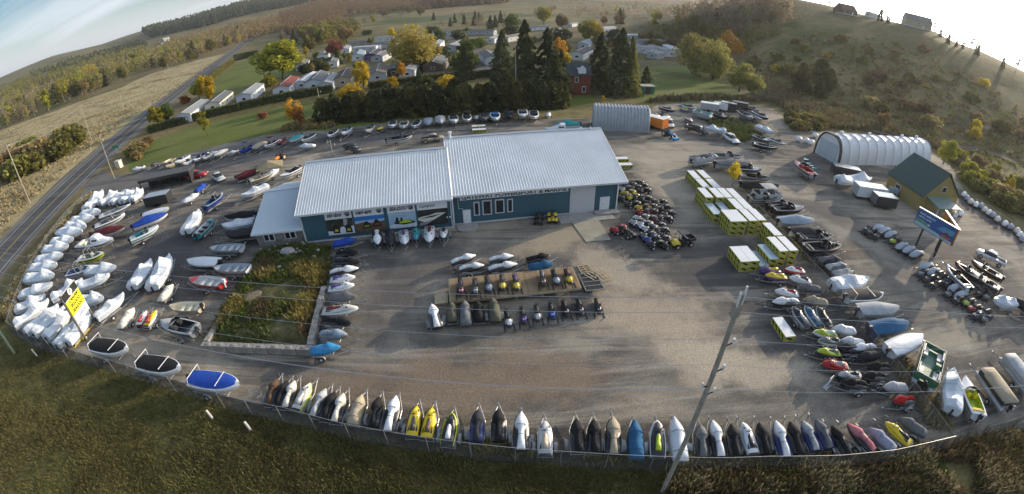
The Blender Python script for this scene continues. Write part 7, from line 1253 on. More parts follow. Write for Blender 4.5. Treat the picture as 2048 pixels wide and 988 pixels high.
def wire(a, b, sag, label, r=.012, nm='power_line'):
    pts = [(a.lerp(b, i / 24) - Vector((0, 0, sag * 4 * (i / 24) * (1 - i / 24)))) for i in range(25)]; o = put(nm, M().path([tuple(p) for p in pts], r, 4), WIRE); tag(o, label, 'wire', 'power lines'); return o
for i, (z, dy_) in enumerate(lv):
    n_ = Vector((-.13, .99, 0)) * dy_
    for a, b, wh in ((pl_, pn, 'left'), (pn, pr_, 'right')): wire(Vector((a.x, a.y, z - (.8 if a is pl_ else 0))) + n_, Vector((b.x, b.y, z - (.8 if b is pr_ else 0))) + n_, .9, f'power line {["topmost", "second", "third", "fourth", "fifth", "lowest"][i]} on the near pole, running {wh}')
rp0 = [((61, 407), (17, 287), 'nearest pole across the road'), ((185, 286), (160, 210), 'second pole across the road with bare top'), ((309, 222), (296, 178), 'pole at the roadside past the drive'), ((342, 158), (333, 128), 'distant pole in the dry field'), ((405, 145), (401, 118), 'small distant roadside pole'), ((248, 220), (246, 188), 'pole standing in the dry field')]
tops = []
for b, tp, l in rp0:
    p = at(*b); d = ray(*tp); h = H + d.z / math.hypot(d.x, d.y) * math.hypot(p.x, p.y); pole(p, h, 'pale timber ' + l, .15, [(h - .6, 1.2, .6)], bark=mat('pole_pale', (.36, .32, .24), rough=.9)); tops.append(Vector((p.x, p.y, h - .4)))
for i, (a, b) in enumerate(((0, 1), (1, 2), (2, 4))):
    for k_ in range(2): wire(tops[a] - Vector((0, 0, k_ * 1.4)), tops[b] - Vector((0, 0, k_ * 1.4)), 1.0, f'{["upper", "lower"][k_]} roadside cable over the {["nearest", "middle", "farthest"][i]} span', .03)
for b, tp, l in (((229, 358), (202, 271), 'dark timber pole with lamp at the drive entrance'), ((642, 220), (632, 177), 'pale pole between the lawn and the hedge'), ((666, 314), (658, 280), 'short light pole on the drive behind the showroom'), ((1032, 205), (1028, 88), 'thin pale pole before the tall spruces')):
    p = at(*b); d = ray(*tp); h = H + d.z / math.hypot(d.x, d.y) * math.hypot(p.x, p.y); pole(p, h, l, .13, [(h - 1.2, 0, .8)], bark=mat('pole_pale', (.36, .32, .24), rough=.9) if 'pale' in l else PW)

# ------------------------------------------------------------------ mobile homes and houses
def home(a, b, W, Hh, rh, wall, roof, label, win=3, nm='mobile_home', z=1.4):
    W *= 1.25; Hh *= 1.12; rh *= 1.15
    p, q = at(*a, z), at(*b, z); d = q - p; c = (p + q) / 2; L = min(20, max(8, d.length * 1.3))
    return place(nm, spec(('home', round(L), W, Hh, rh, win), lambda: k_house(round(L), W, Hh, rh, win)), dict(wall=mat('wall_' + wall, {**C, 'white': (.58, .60, .62)}[wall], rough=.7), roof=mat('roof_' + roof, dict(grey=(.13, .135, .14), lgrey=(.26, .27, .28), white=(.55, .56, .58), brown=(.075, .06, .05), red=(.20, .055, .04), tan=(.17, .14, .11), blue=(.20, .27, .32), dark=(.04, .042, .048))[roof], rough=.8, var=.15), ridge=TRIM, glass=GLS, frame=WPAN, door=pc('lgrey'), trim=mat('skirt_grey', (.22, .22, .22)), _=WPAN), (c.x, c.y, 0), math.atan2(d.y, d.x), label, 'house', 'homes in the trailer park')
HM = [((372, 236), (402, 214), 4.4, 2.6, .7, 'white', 'lgrey', 'white home with teal end beside the lime shrubs'), ((424, 218), (455, 192), 4.4, 2.6, .7, 'cream', 'grey', 'cream and grey home, second along the clipped hedge'), ((482, 205), (520, 174), 4.4, 2.6, .7, 'white', 'lgrey', 'long pale home, third along the clipped hedge'), ((556, 192), (590, 160), 4.8, 2.7, .9, 'white', 'red', 'white home with red roof'), ((602, 172), (628, 152), 4, 2.4, .5, 'white', 'white', 'small white flat home beside the red roof'), ((622, 180), (648, 150), 5, 2.7, 1.0, 'white', 'grey', 'white gabled home with grey roof and skylights'), ((652, 176), (668, 156), 4, 2.4, .7, 'white', 'lgrey', 'white side wing beside the grey gabled home'),
      ((680, 176), (700, 142), 5, 2.6, .9, 'tan', 'brown', 'tan home with brown roof left of the gold tree'), ((752, 168), (762, 132), 5, 2.6, .9, 'lgrey', 'tan', 'grey home with tan roof right of the gold tree'), ((785, 150), (800, 128), 4, 2.4, .6, 'brown', 'grey', 'small brown home behind the orange tree'), ((812, 152), (830, 130), 4.4, 2.5, .7, 'white', 'lgrey', 'white home below the big yellow willow'), ((860, 145), (884, 118), 6, 2.6, 1.2, 'brown', 'grey', 'brown bungalow with wide grey roof'),
      ((600, 142), (612, 122), 4.4, 2.6, .7, 'white', 'tan', 'white home with orange tan roof behind the lime maple'), ((640, 122), (656, 104), 4.4, 2.5, .6, 'white', 'lgrey', 'white home left of the rust tree'), ((662, 134), (672, 118), 4, 2.5, .8, 'white', 'grey', 'white shed like home with a dark window'), ((684, 110), (698, 92), 4.2, 2.5, .6, 'white', 'lgrey', 'white home right of the rust tree'), ((712, 122), (724, 104), 4.4, 2.6, .8, 'white', 'blue', 'white home with pale blue roof'), ((716, 100), (752, 98), 4.4, 2.9, .3, 'white', 'white', 'white flat roofed home in the park middle'), ((738, 116), (756, 104), 4, 2.4, .6, 'purple', 'dark', 'dark violet home with black roof'), ((756, 118), (778, 108), 4.6, 2.5, .8, 'lgrey', 'grey', 'grey home with arched porch'), ((742, 82), (782, 78), 4.4, 2.6, .6, 'white', 'blue', 'blue roofed home near the yellow oak'), ((706, 88), (742, 84), 4.6, 2.5, .6, 'tan', 'grey', 'grey roofed home before the woods'), ((752, 92), (790, 92), 4, 2.4, .5, 'lgrey', 'grey', 'low grey home below the blue roof'),
      ((864, 100), (884, 84), 4.4, 2.8, .6, 'white', 'lgrey', 'two tone white home right of the willow'), ((894, 102), (926, 88), 5, 2.6, .9, 'lgrey', 'lgrey', 'grey home with dark porch by the street'), ((870, 68), (902, 66), 4.2, 2.5, .6, 'white', 'grey', 'white home at the park back corner'), ((968, 108), (992, 128), 5, 2.7, .9, 'white', 'grey', 'long white home with grey roof at the street end'), ((944, 66), (984, 66), 4.4, 2.6, .7, 'lgrey', 'tan', 'long beige home beyond the street'), ((978, 84), (1000, 76), 4.4, 2.6, .6, 'white', 'lgrey', 'white home with bay beside the street'), ((1008, 80), (1040, 74), 4.4, 2.6, .6, 'lgrey', 'tan', 'tan roofed home behind the first spruce'), ((1062, 58), (1092, 56), 4.4, 2.5, .6, 'white', 'grey', 'white home left of the lime maple'), ((1096, 66), (1122, 62), 4.4, 2.5, .6, 'white', 'lgrey', 'white home below the lime maple'), ((1132, 52), (1160, 48), 4.2, 2.4, .5, 'white', 'lgrey', 'pale home at the far park edge'), ((1162, 96), (1180, 84), 4.4, 2.5, .6, 'lgrey', 'blue', 'pale blue roofed home behind the spruces'), ((1156, 114), (1172, 106), 4.4, 2.8, 1.0, 'white', 'dark', 'white cottage with dark gables'),
      ((1200, 60), (1228, 58), 4.4, 2.8, .4, 'white', 'white', 'white home with row of dark windows'), ((1206, 76), (1240, 72), 4.4, 2.6, .5, 'white', 'lgrey', 'low white home below the row of dark windows'), ((1236, 74), (1272, 74), 4.4, 2.5, .5, 'white', 'white', 'long low white home at the back right'), ((1262, 86), (1330, 86), 4.6, 2.6, .6, 'lgrey', 'grey', 'very long grey home at the back right'), ((1262, 96), (1302, 104), 4.6, 2.8, .6, 'white', 'lgrey', 'pale blue white home behind the board fence'), ((1300, 98), (1344, 110), 4.6, 2.8, .6, 'white', 'lgrey', 'pale home in the middle behind the board fence'), ((1330, 94), (1360, 108), 4.4, 2.5, .5, 'white', 'white', 'white home nearest the willows'), ((1306, 112), (1318, 110), 4, 2.3, .6, 'lgrey', 'lgrey', 'small grey shed by the board fence')]
for h_ in HM: home(*h_)
# brick farmhouse among the spruces
p_ = at(1152, 190); BR = gmat('red_brick', [(.16, .045, .032), (.22, .07, .05)], 1.5, bump=.2, fine=4)
bh = empty('brick_house', (p_.x, p_.y, 0), R(8)); tag(bh, 'two storey red brick farmhouse among tall spruces', 'house')
for sg_ in (1, -1): put('wall', M().box((0, sg_ * 3.9 + 4, 2.9), (8, .2, 5.8)), BR, bh); put('end_wall', M().box((sg_ * 3.9, 4, 2.9), (.2, 7.6, 5.8)).quad((sg_ * 3.95, .1, 5.8), (sg_ * 3.95, 7.9, 5.8), (sg_ * 3.95, 4, 8.2)), BR, bh)
for sg_ in (1, -1): put('roof', M().loft([[(-4.4, 4, 8.5), (-4.4, 4 + sg_ * 4.5, 5.6), (-4.4, 4 + sg_ * 4.5, 5.45), (-4.4, 4, 8.3)], [(4.4, 4, 8.5), (4.4, 4 + sg_ * 4.5, 5.6), (4.4, 4 + sg_ * 4.5, 5.45), (4.4, 4, 8.3)]]), mat('dark_slate_roof', (.035, .05, .055), rough=.5), bh)
put('chimney', M().box((-2.8, 4, 8.9), (.7, .7, 1.8)), BR, bh); put('dormer', M().box((1.6, 1.2, 6.5), (2.2, 2.2, 1.6)).quad((.5, .1, 7.3), (2.7, .1, 7.3), (1.6, .1, 8.3)), WPAN, bh)
for x, z in ((-2.4, 4.3), (-2.4, 1.6), (2.2, 1.6), (0, 4.3)): wo = put('window', M().box((x, -.04, z), (1.1, .1, 1.7)), WPAN, bh); put('pane', M().box((x, -.11, z), (.8, .04, 1.35)), GLS, wo)
p_ = at(1292, 186); gs = place('green_shed', [P('wall', M().box((0, 0, 1.1), (4, 3, 2.2)), 'w'), P('roof', M().box((0, 0, 2.3), (4.4, 3.4, .16)), 'r'), P('door', M().box((0, -1.53, 1), (1.6, .06, 1.9)), 'd')], dict(w=pc('green'), r=mat('shed_roof', (.4, .38, .33)), d=pc('dark'), _=pc('green')), (p_.x, p_.y, 0), .1, 'dark green garden shed beside the right lawn', 'shed')
# far houses
def farhouse(px_, L, W, Hh, rh, wall, roof, label, rz):
    p = atg(*px_); 
    if p: place('farmhouse', spec(('home', L, W, Hh, rh, 3), lambda: k_house(L, W, Hh, rh, 3)), dict(wall=mat('wall_' + wall, {**C, 'white': (.58, .60, .62)}[wall], rough=.7), roof=mat('roof_far_' + roof, C[roof], rough=.8), glass=GLS, frame=WPAN, trim=WPAN, ridge=TRIM, door=WPAN, _=WPAN), (p.x, p.y, p.z - .5), R(rz), label, 'house', None)
farhouse((85, 155), 26, 12, 5, 3, 'lgrey', 'grey', 'grey barn on the left horizon behind the wood', 20); farhouse((333, 82), 14, 9, 5, 3, 'white', 'lgrey', 'white farmhouse in the far left fields', 60); farhouse((318, 90), 16, 8, 3, 2, 'grey', 'grey', 'long low barn beside the white farmhouse', 10)
farhouse((1832, 54), 17, 10, 4.5, 3.2, 'tan', 'grey', 'large house on the crest of the hill', -30); farhouse((1690, 27), 12, 9, 2.5, 3.5, 'brown', 'brown', 'dark hipped shed on the hill crest', 0); farhouse((1743, 35), 9, 5, 3, .8, 'white', 'lgrey', 'white trailer on the hill crest', 15)
# ------------------------------------------------------------------ trees one can tell apart
random.seed(11)
def tpx(kind, leaf, b, top, label, group=None, wf=1.0, bark='dark', **k):
    p = atg(*b) if b[1] < 150 else at(*b); d = ray(*top); h = H + d.z / math.hypot(d.x, d.y) * math.hypot(p.x, p.y) - p.z
    return tree(kind, leaf, p, max(1.2, h), label, group, bark, wf, **k)
TT = [('round', 'lime', (566, 160), (556, 80), 'large lime yellow maple at the corner of the far lawn', 1.55), ('bush', 'lime', (540, 172), (540, 150), 'small yellow shrub below the lime maple', 1.2), ('willow', 'paleyellow', (835, 142), (822, 52), 'huge pale yellow willow in the middle of the trailer park', 1.2), ('oval', 'gold', (728, 186), (722, 117), 'golden poplar in front of the trailer park', 1.1), ('round', 'gold', (705, 208), (700, 166), 'spreading golden tree at the left end of the dark hedge', 1.5), ('oval', 'orange', (805, 165), (802, 121), 'narrow orange tree before the brown home', .8),
      ('oval', 'yellow', (787, 192), (786, 150), 'thin yellow tree behind the dark hedge', 1.2), ('spruce', 'spruce', (1006, 152), (1006, 60), 'dense spruce left of the thin pole', 1.15), ('spruce', 'spruce', (1050, 196), (1051, 40), 'tallest spruce in the centre group', .95), ('spruce', 'dark', (1094, 196), (1091, 56), 'broad dark spruce right of the tallest', 1.15), ('spruce', 'spruce', (1120, 192), (1120, 100), 'low dark spruce beside the brick house', 1.3), ('spruce', 'dark', (1198, 180), (1196, 66), 'spruce right of the brick house', 1.1), ('spruce', 'spruce', (1238, 190), (1236, 56), 'tall spruce over the steel hut', 1.05), ('spruce', 'olive', (1258, 190), (1257, 72), 'thin spruce behind the tall hut spruce', .8), ('spruce', 'cedar', (1290, 178), (1288, 132), 'low wide spruce by the green shed', 1.5), ('spruce', 'spruce', (932, 158), (928, 88), 'single spruce on the street corner', 1.2), ('spruce', 'dark', (842, 198), (840, 134), 'dark spruce rising from the hedge below the willow', .9),
      ('oval', 'orange', (1118, 135), (1110, 72), 'glowing orange tree behind the spruces', 1.0), ('oval', 'gold', (1130, 140), (1130, 102), 'lower gold tree behind the brick house', 1.1), ('round', 'lime', (1176, 84), (1180, 36), 'round yellow green tree at the park back', 1.05), ('round', 'yellow', (1190, 84), (1192, 42), 'yellow half of the round pair at the park back', .8), ('round', 'lime', (1088, 50), (1088, 13), 'round lime tree before the far fields', 1.0), ('round', 'green', (1024, 64), (1022, 25), 'green round tree above the spruces', 1.0), ('round', 'brown', (1124, 60), (1124, 28), 'brownish tree between two lime ones', 1.0), ('round', 'rust', (1208, 50), (1210, 32), 'rust brown tree at the park edge', 1.0),
      ('round', 'pink', (672, 116), (672, 76), 'dusty red tree among the homes', 1.0), ('round', 'tan', (694, 86), (696, 50), 'pale olive tree behind the homes', 1.1), ('round', 'gold', (785, 80), (781, 55), 'gold tree left of the willow top', 1.0), ('spruce', 'green', (676, 128), (674, 95), 'small pointed spruce below the dusty red tree', 1.1), ('oval', 'yellow', (614, 118), (613, 91), 'small gold tree beside the lime maple', .9), ('round', 'olive', (622, 104), (620, 72), 'olive tree behind the small gold tree', 1.1), ('round', 'dark', (915, 82), (913, 60), 'dark round bush beside the street', 1.2), ('round', 'dark', (934, 66), (934, 55), 'dark low bush at the street bend', 1.2),
      ('willow', 'willow', (1392, 152), (1392, 68), 'broad green willow at the right of the lawn', 1.1), ('willow', 'willow', (1424, 160), (1420, 80), 'second green willow against the hill', 1.0), ('round', 'orange', (1456, 126), (1452, 62), 'bright orange tree behind the willows', 1.0), ('round', 'willow', (1478, 184), (1476, 124), 'pale green bushy tree at the foot of the hill', 1.3), ('round', 'willow', (1505, 190), (1500, 146), 'smaller pale green bush at the foot of the hill', 1.2),
      ('airy', 'orange', (594, 258), (590, 192), 'orange tree with thin stems at the end of the lawn', 1.1), ('airy', 'rust', (604, 260), (606, 206), 'rusty companion of the orange lawn tree', .9), ('airy', 'lime', (415, 272), (410, 216), 'slender yellow birch on the lawn', .9), ('bush', 'pink', (527, 237), (524, 223), 'little dark red shrub on the lawn', 1.0), ('round', 'lime', (318, 252), (316, 208), 'lime green tree at the left end of the clipped hedge', 1.0), ('round', 'green', (338, 244), (340, 202), 'green tree at the left end of the clipped hedge', .9), ('round', 'lime', (400, 200), (396, 160), 'yellow green tree behind the white teal home', 1.0), ('round', 'yellow', (420, 205), (418, 146), 'taller yellow tree behind the white teal home', .8), ('bush', 'rust', (372, 206), (372, 190), 'red bush by the roadside homes', 1.2),
      ('airy', 'gold', (1464, 374), (1462, 318), 'small gold tree growing among the boats beside the crates', 1.0), ('round', 'lime', (1886, 328), (1884, 272), 'yellow green tree behind the fabric hall', .9), ('oval', 'yellow', (2014, 390), (2012, 346), 'yellow poplar beyond the far lot fence', 1.0), ('bush', 'lime', (1946, 368), (1946, 345), 'lime shrub beyond the green roofed house', 1.1), ('round', 'tan', (1762, 256), (1760, 222), 'tan bush above the fabric hall', 1.1), ('oval', 'gold', (1206, 208), (1206, 190), 'small yellow shrub behind the steel hut', 1.2), ('bush', 'gold', (892, 180), (890, 150), 'yellow sapling behind the dark hedge', 1.0)]
for k, lf, b, t_, l, wf in TT: tpx(k, lf, b, t_, l, None, wf)
# dark cedar row behind the boats
rowp = [at(x, y) for x, y in ((646, 250), (700, 244), (770, 238), (850, 232), (930, 228), (1010, 222), (1080, 218), (1150, 212))]; cnt = 0
for a, b in zip(rowp, rowp[1:]):
    n = max(1, round((b - a).length / 3.0))
    for i in range(n):
        q = a.lerp(b, i / n) + Vector((random.uniform(-.3, .3), random.uniform(0, 1.2), 0)); tree('cedar', ['cedar', 'dark', 'cedar', 'cedar2'][cnt % 4], q, random.uniform(6.2, 7.6), 'dark cedar in the tall evergreen row behind the boats', 'cedars of the tall evergreen row', wf=1.45); cnt += 1
        if i % 2 == 0: tree('cedar', ['dark', 'cedar'][cnt % 2], q + Vector((random.uniform(-1, 1), 4.5, 0)), random.uniform(6, 8.5), 'dark cedar in the tall evergreen row behind the boats', 'cedars of the tall evergreen row', wf=1.6)
# clipped hedges
def hedge(pts, Wd, Hh, label, leaf='cedar'):
    P_ = [at(*p) for p in pts]; rt = empty('clipped_hedge', P_[0]); tag(rt, label, 'hedge')
    for a, b in zip(P_, P_[1:]):
        d = b - a; L = d.length; o = put('foliage', leaf_mesh(int(L * 7) % 97, int(L * 75), f_box(L + .5, Wd, Hh), .42), LEAF[leaf], rt); o.location = (a + b) / 2 - P_[0]; o.rotation_euler = (0, 0, math.atan2(d.y, d.x))
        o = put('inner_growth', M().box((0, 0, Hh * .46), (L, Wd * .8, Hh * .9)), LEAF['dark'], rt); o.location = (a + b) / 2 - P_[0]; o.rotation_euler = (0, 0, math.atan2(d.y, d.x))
hedge([(300, 266), (360, 250), (420, 234), (480, 220)], 2.0, 2.4, 'long clipped hedge between the lawn and the first homes'); hedge([(482, 219), (540, 206), (600, 195), (665, 184)], 2.0, 2.4, 'clipped hedge in front of the red roofed home'); hedge([(740, 178), (800, 170), (870, 162), (920, 158)], 2.0, 2.2, 'clipped hedge below the willow'); hedge([(935, 157), (985, 152), (1000, 150)], 2.0, 2.2, 'clipped hedge at the street end'); hedge([(470, 122), (495, 116), (518, 112)], 3, 4.5, 'tall dark hedge at the far lawn corner', 'dark'); hedge([(425, 160), (445, 142), (466, 126)], 2.5, 2.5, 'leafy hedge between road and far lawn', 'olive')
# roadside shrubs and woods: each tree its own, mixed kinds
def wood(n, poly, seed, kinds, hr, lab, group, grid=None):
    rs2 = random.Random(seed); pv = [Vector((p[0], p[1], 0)) for p in poly]; xs = [p[0] for p in poly]; ys = [p[1] for p in poly]; c = 0; tr_ = 0
    while c < n and tr_ < n * 40:
        tr_ += 1; x, y = rs2.uniform(min(xs), max(xs)), rs2.uniform(min(ys), max(ys))
        if not inpoly(x, y, pv): continue
        p = atg(x, y)
        if p is None: continue
        r_ = rs2.random(); acc = 0
        for (kd, lf, w_, wf, txt, bk_) in kinds:
            acc += w_
            if r_ <= acc: break
        tree(kd, lf, p, rs2.uniform(*hr) * (1.15 if kd == 'spruce' else 1), f'{txt} {lab}', f'{txt} {group}', bk_, wf, rs=rs2, name='woodland_tree' if kd != 'bush' else None); c += 1
KM = [('airy', 'lime', .18, 1, 'slender yellow green tree', 'pale'), ('bare', 'grey', .30, .9, 'bare grey tree', 'pale'), ('round', 'olive', .2, .9, 'olive leafy tree', 'grey'), ('airy', 'tan', .16, .9, 'thin tan tree', 'grey'), ('spruce', 'spruce', .08, 1.1, 'dark conifer', 'dark'), ('oval', 'lime', .08, 1, 'lime leafy tree', 'pale')]
WA = [(0, 192), (90, 158), (200, 122), (330, 92), (420, 66), (500, 46), (545, 38), (500, 70), (440, 98), (360, 130), (290, 142), (190, 184), (110, 212), (0, 262)]
wood(112, [(0, 236), (100, 196), (180, 166), (280, 128), (350, 112), (430, 88), (500, 62), (505, 74), (440, 103), (360, 136), (290, 148), (190, 190), (110, 218), (0, 268)], 5, KM, (12, 17), 'in the roadside wood beyond the dry field', 'of the roadside wood')
wood(26, [(120, 176), (190, 140), (205, 160), (180, 186), (130, 205)], 25, [('airy', 'lime', .6, 1.1, 'tall bright yellow tree', 'pale'), ('airy', 'yellow', .4, 1.1, 'tall golden tree', 'pale')], (15, 19), 'at the near edge of the roadside wood', 'of the wood edge by the field')
wood(20, [(165, 142), (240, 112), (285, 104), (270, 140), (200, 165)], 6, [('spruce', 'spruce', .7, 1.2, 'dark conifer', 'dark'), ('round', 'dark', .3, 1, 'dark leafy tree', 'dark')], (9, 12), 'in the middle of the roadside wood', 'of the wood middle')
wood(56, [(22, 330), (60, 300), (110, 282), (150, 272), (170, 280), (130, 312), (70, 345), (20, 372)], 7, [('bush', 'olive', .4, 1.3, 'olive shrub', 'grey'), ('bush', 'tan', .35, 1.3, 'tan shrub', 'grey'), ('airy', 'lime', .25, 1, 'thin yellow sapling', 'pale')], (3.5, 7), 'in the thicket across the road', 'of the roadside thicket')
wood(10, [(268, 300), (300, 275), (300, 290), (280, 320), (262, 330)], 8, [('bush', 'tan', .6, 1.2, 'tan shrub', 'grey'), ('bush', 'olive', .4, 1.2, 'olive shrub', 'grey')], (1.4, 2.6), 'by the drive entrance', 'by the drive entrance')
KB = [('bare', 'grey', .46, 1, 'bare grey tree', 'grey'), ('round', 'olive', .16, 1, 'olive leafy tree', 'dark'), ('airy', 'brown', .14, 1, 'brown thin tree', 'grey'), ('spruce', 'dark', .07, 1.1, 'dark conifer', 'dark'), ('airy', 'lime', .10, 1, 'yellowish thin tree', 'grey'), ('airy', 'tan', .07, 1, 'tan thin tree', 'grey')]
wood(58, [(575, 60), (600, 30), (640, 16), (700, 20), (790, 26), (850, 22), (850, 34), (780, 44), (720, 56), (690, 64), (650, 84), (600, 100), (560, 88)], 9, KB, (9, 14), 'in the grey wood behind the homes', 'of the grey wood behind the homes')
wood(14, [(600, 66), (660, 50), (660, 80), (610, 92)], 19, [('round', 'lime', .6, 1, 'yellow green broad tree', 'grey'), ('round', 'olive', .4, 1, 'olive broad tree', 'grey')], (10, 13), 'at the edge of the grey wood', 'of the wood edge')
wood(22, [(860, 40), (1010, 38), (1010, 62), (870, 62)], 10, [('spruce', 'dark', .55, 1.0, 'dark conifer', 'dark'), ('bare', 'grey', .45, 1, 'bare grey tree', 'grey')], (7, 11), 'behind the street homes', 'behind the street homes')
wood(38, [(1150, 36), (1250, 20), (1420, 22), (1560, 36), (1600, 60), (1500, 80), (1380, 84), (1270, 60), (1180, 44)], 11, KB, (8, 13), 'on the lower slope behind the park', 'of the lower slope')
wood(26, [(1270, 66), (1360, 92), (1380, 110), (1300, 96)], 12, [('bush', 'brown', .5, 1.4, 'brown shrub', 'grey'), ('bush', 'olive', .3, 1.4, 'olive shrub', 'grey'), ('bare', 'grey', .2, 1, 'bare sapling', 'grey')], (3, 6), 'between the homes and the hill', 'between homes and hill')
wood(44, [(1490, 130), (1600, 60), (1800, 80), (1960, 150), (2047, 200), (2047, 330), (1900, 260), (1700, 230), (1560, 190)], 13, [('bush', 'olive', .32, 1.4, 'olive bush', 'grey'), ('bush', 'brown', .3, 1.4, 'brown bush', 'grey'), ('bush', 'tan', .18, 1.4, 'tan bush', 'grey'), ('bare', 'grey', .12, .8, 'bare sapling', 'grey'), ('bush', 'gold', .08, 1.1, 'golden bush', 'grey')], (1.8, 4.2), 'on the scrubby hillside', 'of the hillside')
wood(7, [(1595, 160), (1650, 150), (1665, 200), (1600, 200)], 14, [('cedar', 'cedar', 1, 1.6, 'dark cedar', 'dark')], (6, 9), 'in the dark clump on the hill foot', 'of the dark clump')
wood(22, [(1560, 235), (1640, 245), (1650, 262), (1590, 262)], 15, [('bush', 'tan', .5, 1.4, 'tan bush', 'grey'), ('bush', 'olive', .5, 1.4, 'olive bush', 'grey')], (1.6, 2.8), 'behind the white floats', 'behind the floats')
wood(30, [(1900, 300), (2047, 370), (2047, 455), (1990, 415), (1930, 365)], 16, [('bush', 'lime', .3, 1.2, 'lime bush', 'grey'), ('bush', 'olive', .4, 1.3, 'olive bush', 'grey'), ('bush', 'tan', .3, 1.3, 'tan bush', 'grey')], (1.8, 3.8), 'behind the far lot fence', 'behind the far lot fence')
crest = [(1655, 14), (1760, 36), (1775, 40), (1868, 62), (1880, 68), (1895, 82), (1902, 84), (1912, 88), (1925, 92), (1940, 98), (1952, 104), (2005, 128), (2030, 140)]
for i, (x, y) in enumerate(crest):
    p = atg(x, y + 5)
    if p: tree('bare' if i % 3 == 0 else 'cedar', 'grey' if i % 3 == 0 else 'dark', p, random.uniform(3.5, 7) if i % 3 else random.uniform(7, 12), f'{"bare" if i % 3 == 0 else "dark"} tree on the hill skyline, {ordn(i)} going down the crest', 'trees on the hill skyline')
wood(46, [(600, 110), (700, 60), (860, 56), (960, 62), (990, 100), (930, 150), (840, 150), (700, 175), (610, 165)], 20, [('round', 'olive', .25, .8, 'olive garden tree', 'dark'), ('bush', 'green', .25, 1.3, 'green garden shrub', 'dark'), ('bush', 'dark', .2, 1.4, 'dark garden shrub', 'dark'), ('airy', 'tan', .15, 1, 'thin tan garden tree', 'grey'), ('oval', 'lime', .15, .8, 'yellow green garden tree', 'dark')], (2.5, 6.5), 'between the homes', 'between the homes')
wood(24, [(1010, 70), (1180, 50), (1330, 80), (1260, 120), (1180, 130), (1020, 120)], 23, [('round', 'olive', .35, .8, 'olive garden tree', 'dark'), ('bush', 'dark', .35, 1.4, 'dark garden shrub', 'dark'), ('airy', 'tan', .3, 1, 'thin tan garden tree', 'grey')], (3, 8), 'around the homes behind the spruces', 'around the rear homes')
wood(16, [(1000, 30), (1300, 12), (1330, 30), (1040, 44)], 27, [('bare', 'grey', .6, 1, 'bare grey tree', 'grey'), ('airy', 'tan', .4, 1, 'thin tan tree', 'grey')], (9, 14), 'in the line before the far fields', 'of the line before the far fields')
# distant woods that read as one mass
def mass(name, n, poly, seed, hr, leafn, wd=4.5, per=26, size=1.5, kmax=1e9):
    rs2 = np.random.RandomState(seed); rr = random.Random(seed); pv = [Vector((p[0], p[1], 0)) for p in poly]; xs = [p[0] for p in poly]; ys = [p[1] for p in poly]; P_ = []; tr_ = 0
    while len(P_) < n and tr_ < n * 20:
        tr_ += 1; x, y = rr.uniform(min(xs), max(xs)), rr.uniform(min(ys), max(ys))
        if not inpoly(x, y, pv): continue
        p = atg(x, y)
        if p: P_.append((p.x, p.y, p.z, rr.uniform(*hr)))
    if not P_: return
    P_ = np.repeat(np.array(P_), per, 0); k = len(P_); t_ = rs2.uniform(0, 1, k); a = rs2.uniform(0, 6.283, k); rad = wd * .5 * np.sin(np.pi * (.15 + .82 * t_)) * rs2.uniform(.3, 1, k) ** .5
    c = np.stack([P_[:, 0] + np.cos(a) * rad, P_[:, 1] + np.sin(a) * rad, P_[:, 2] + (.08 + .9 * t_) * P_[:, 3]], 1)
    me = leaf_mesh(seed, k, lambda r_, n_: c, size, .6); tag(put(name, me, LEAF[leafn]), kind='stuff')
for _i, (_n, _lf) in enumerate(((420, 'olive'), (420, 'tan'), (420, 'grey'), (260, 'lime'), (200, 'green'))): mass('roadside_wood', _n, WA, 80 + _i, (10, 15), _lf, 4.2, 34, .8)
mass('distant_wood', 1500, [(0, 178), (100, 138), (200, 110), (290, 96), (290, 108), (200, 132), (110, 160), (0, 200)], 61, (7, 11), 'olive'); mass('distant_wood', 900, [(330, 88), (420, 66), (560, 34), (570, 60), (500, 80), (430, 100), (340, 128)], 62, (8, 12), 'tan'); mass('distant_wood', 700, [(200, 128), (330, 98), (420, 75), (400, 105), (260, 145)], 63, (7, 11), 'willow')
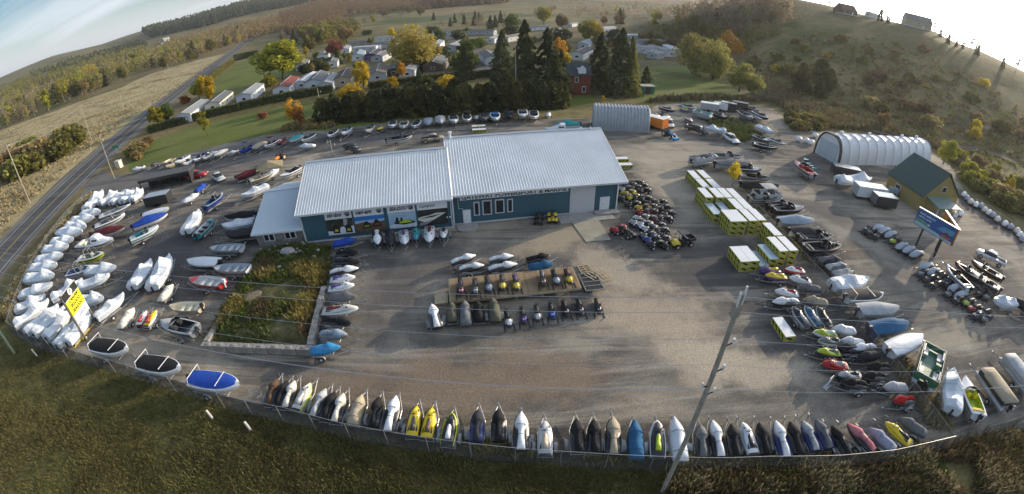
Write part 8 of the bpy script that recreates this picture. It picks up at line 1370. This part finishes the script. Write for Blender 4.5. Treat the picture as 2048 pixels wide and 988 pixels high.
mass('distant_conifers', 1500, [(285, 66), (380, 42), (480, 14), (560, 4), (640, 2), (600, 10), (500, 28), (400, 56), (300, 76)], 64, (18, 26), 'dark', 9, 22, 4.5); mass('distant_wood', 1900, [(560, 30), (640, 4), (860, 4), (860, 20), (700, 30), (620, 70), (570, 70)], 65, (9, 14), 'brown', 5, 24, 1.7); mass('distant_wood', 500, [(620, 70), (700, 50), (720, 60), (650, 90)], 66, (9, 12), 'olive', 5, 24, 1.5)
mass('distant_wood', 700, [(840, 2), (1010, 0), (1024, 6), (860, 18)], 67, (12, 18), 'brown', 7, 20, 3.0); mass('distant_wood', 700, [(1120, 12), (1300, 4), (1560, 10), (1600, 40), (1450, 60), (1300, 40), (1150, 32)], 68, (8, 12), 'grey', 4, 16, 1.1); mass('distant_wood', 320, [(1280, 50), (1420, 60), (1560, 70), (1480, 110), (1380, 100)], 69, (2, 4.5), 'olive', 4, 16, .9); mass('distant_wood', 400, [(60, 150), (160, 116), (280, 84), (300, 92), (180, 126), (80, 160)], 70, (8, 12), 'dark', 6, 20, 2.2)
mass('hillside_brush', 450, [(1500, 140), (1560, 90), (1640, 60), (1800, 90), (1960, 160), (2047, 220), (2047, 340), (1900, 280), (1700, 245), (1560, 200)], 71, (.6, 1.8), 'brown', 3.0, 12, .7); mass('hillside_brush', 350, [(1500, 140), (1640, 60), (1800, 90), (2047, 220), (2047, 340), (1700, 245)], 72, (.5, 1.4), 'olive', 3.0, 12, .7)
mass('fallen_leaves_and_brush', 300, [(560, 262), (660, 256), (680, 246), (640, 240), (580, 250)], 73, (.4, 1.2), 'tan', 2, 12, .5)

# ------------------------------------------------------------------ air
hzm = bpy.data.materials.new('haze'); hzm.use_nodes = True; t = hzm.node_tree; t.nodes.remove(t.nodes['Principled BSDF'])
pv_ = N(t, 'ShaderNodeVolumePrincipled'); pv_.inputs['Color'].default_value = (.93, .93, .93, 1); pv_.inputs['Density'].default_value = 0.00012; pv_.inputs['Anisotropy'].default_value = .45; t.links.new(pv_.outputs[0], t.nodes['Material Output'].inputs['Volume'])
hb2 = M().box((0, 0, 90), (14400, 14400, 182)); ho = put('haze', hb2, hzm); tag(ho, kind='stuff')
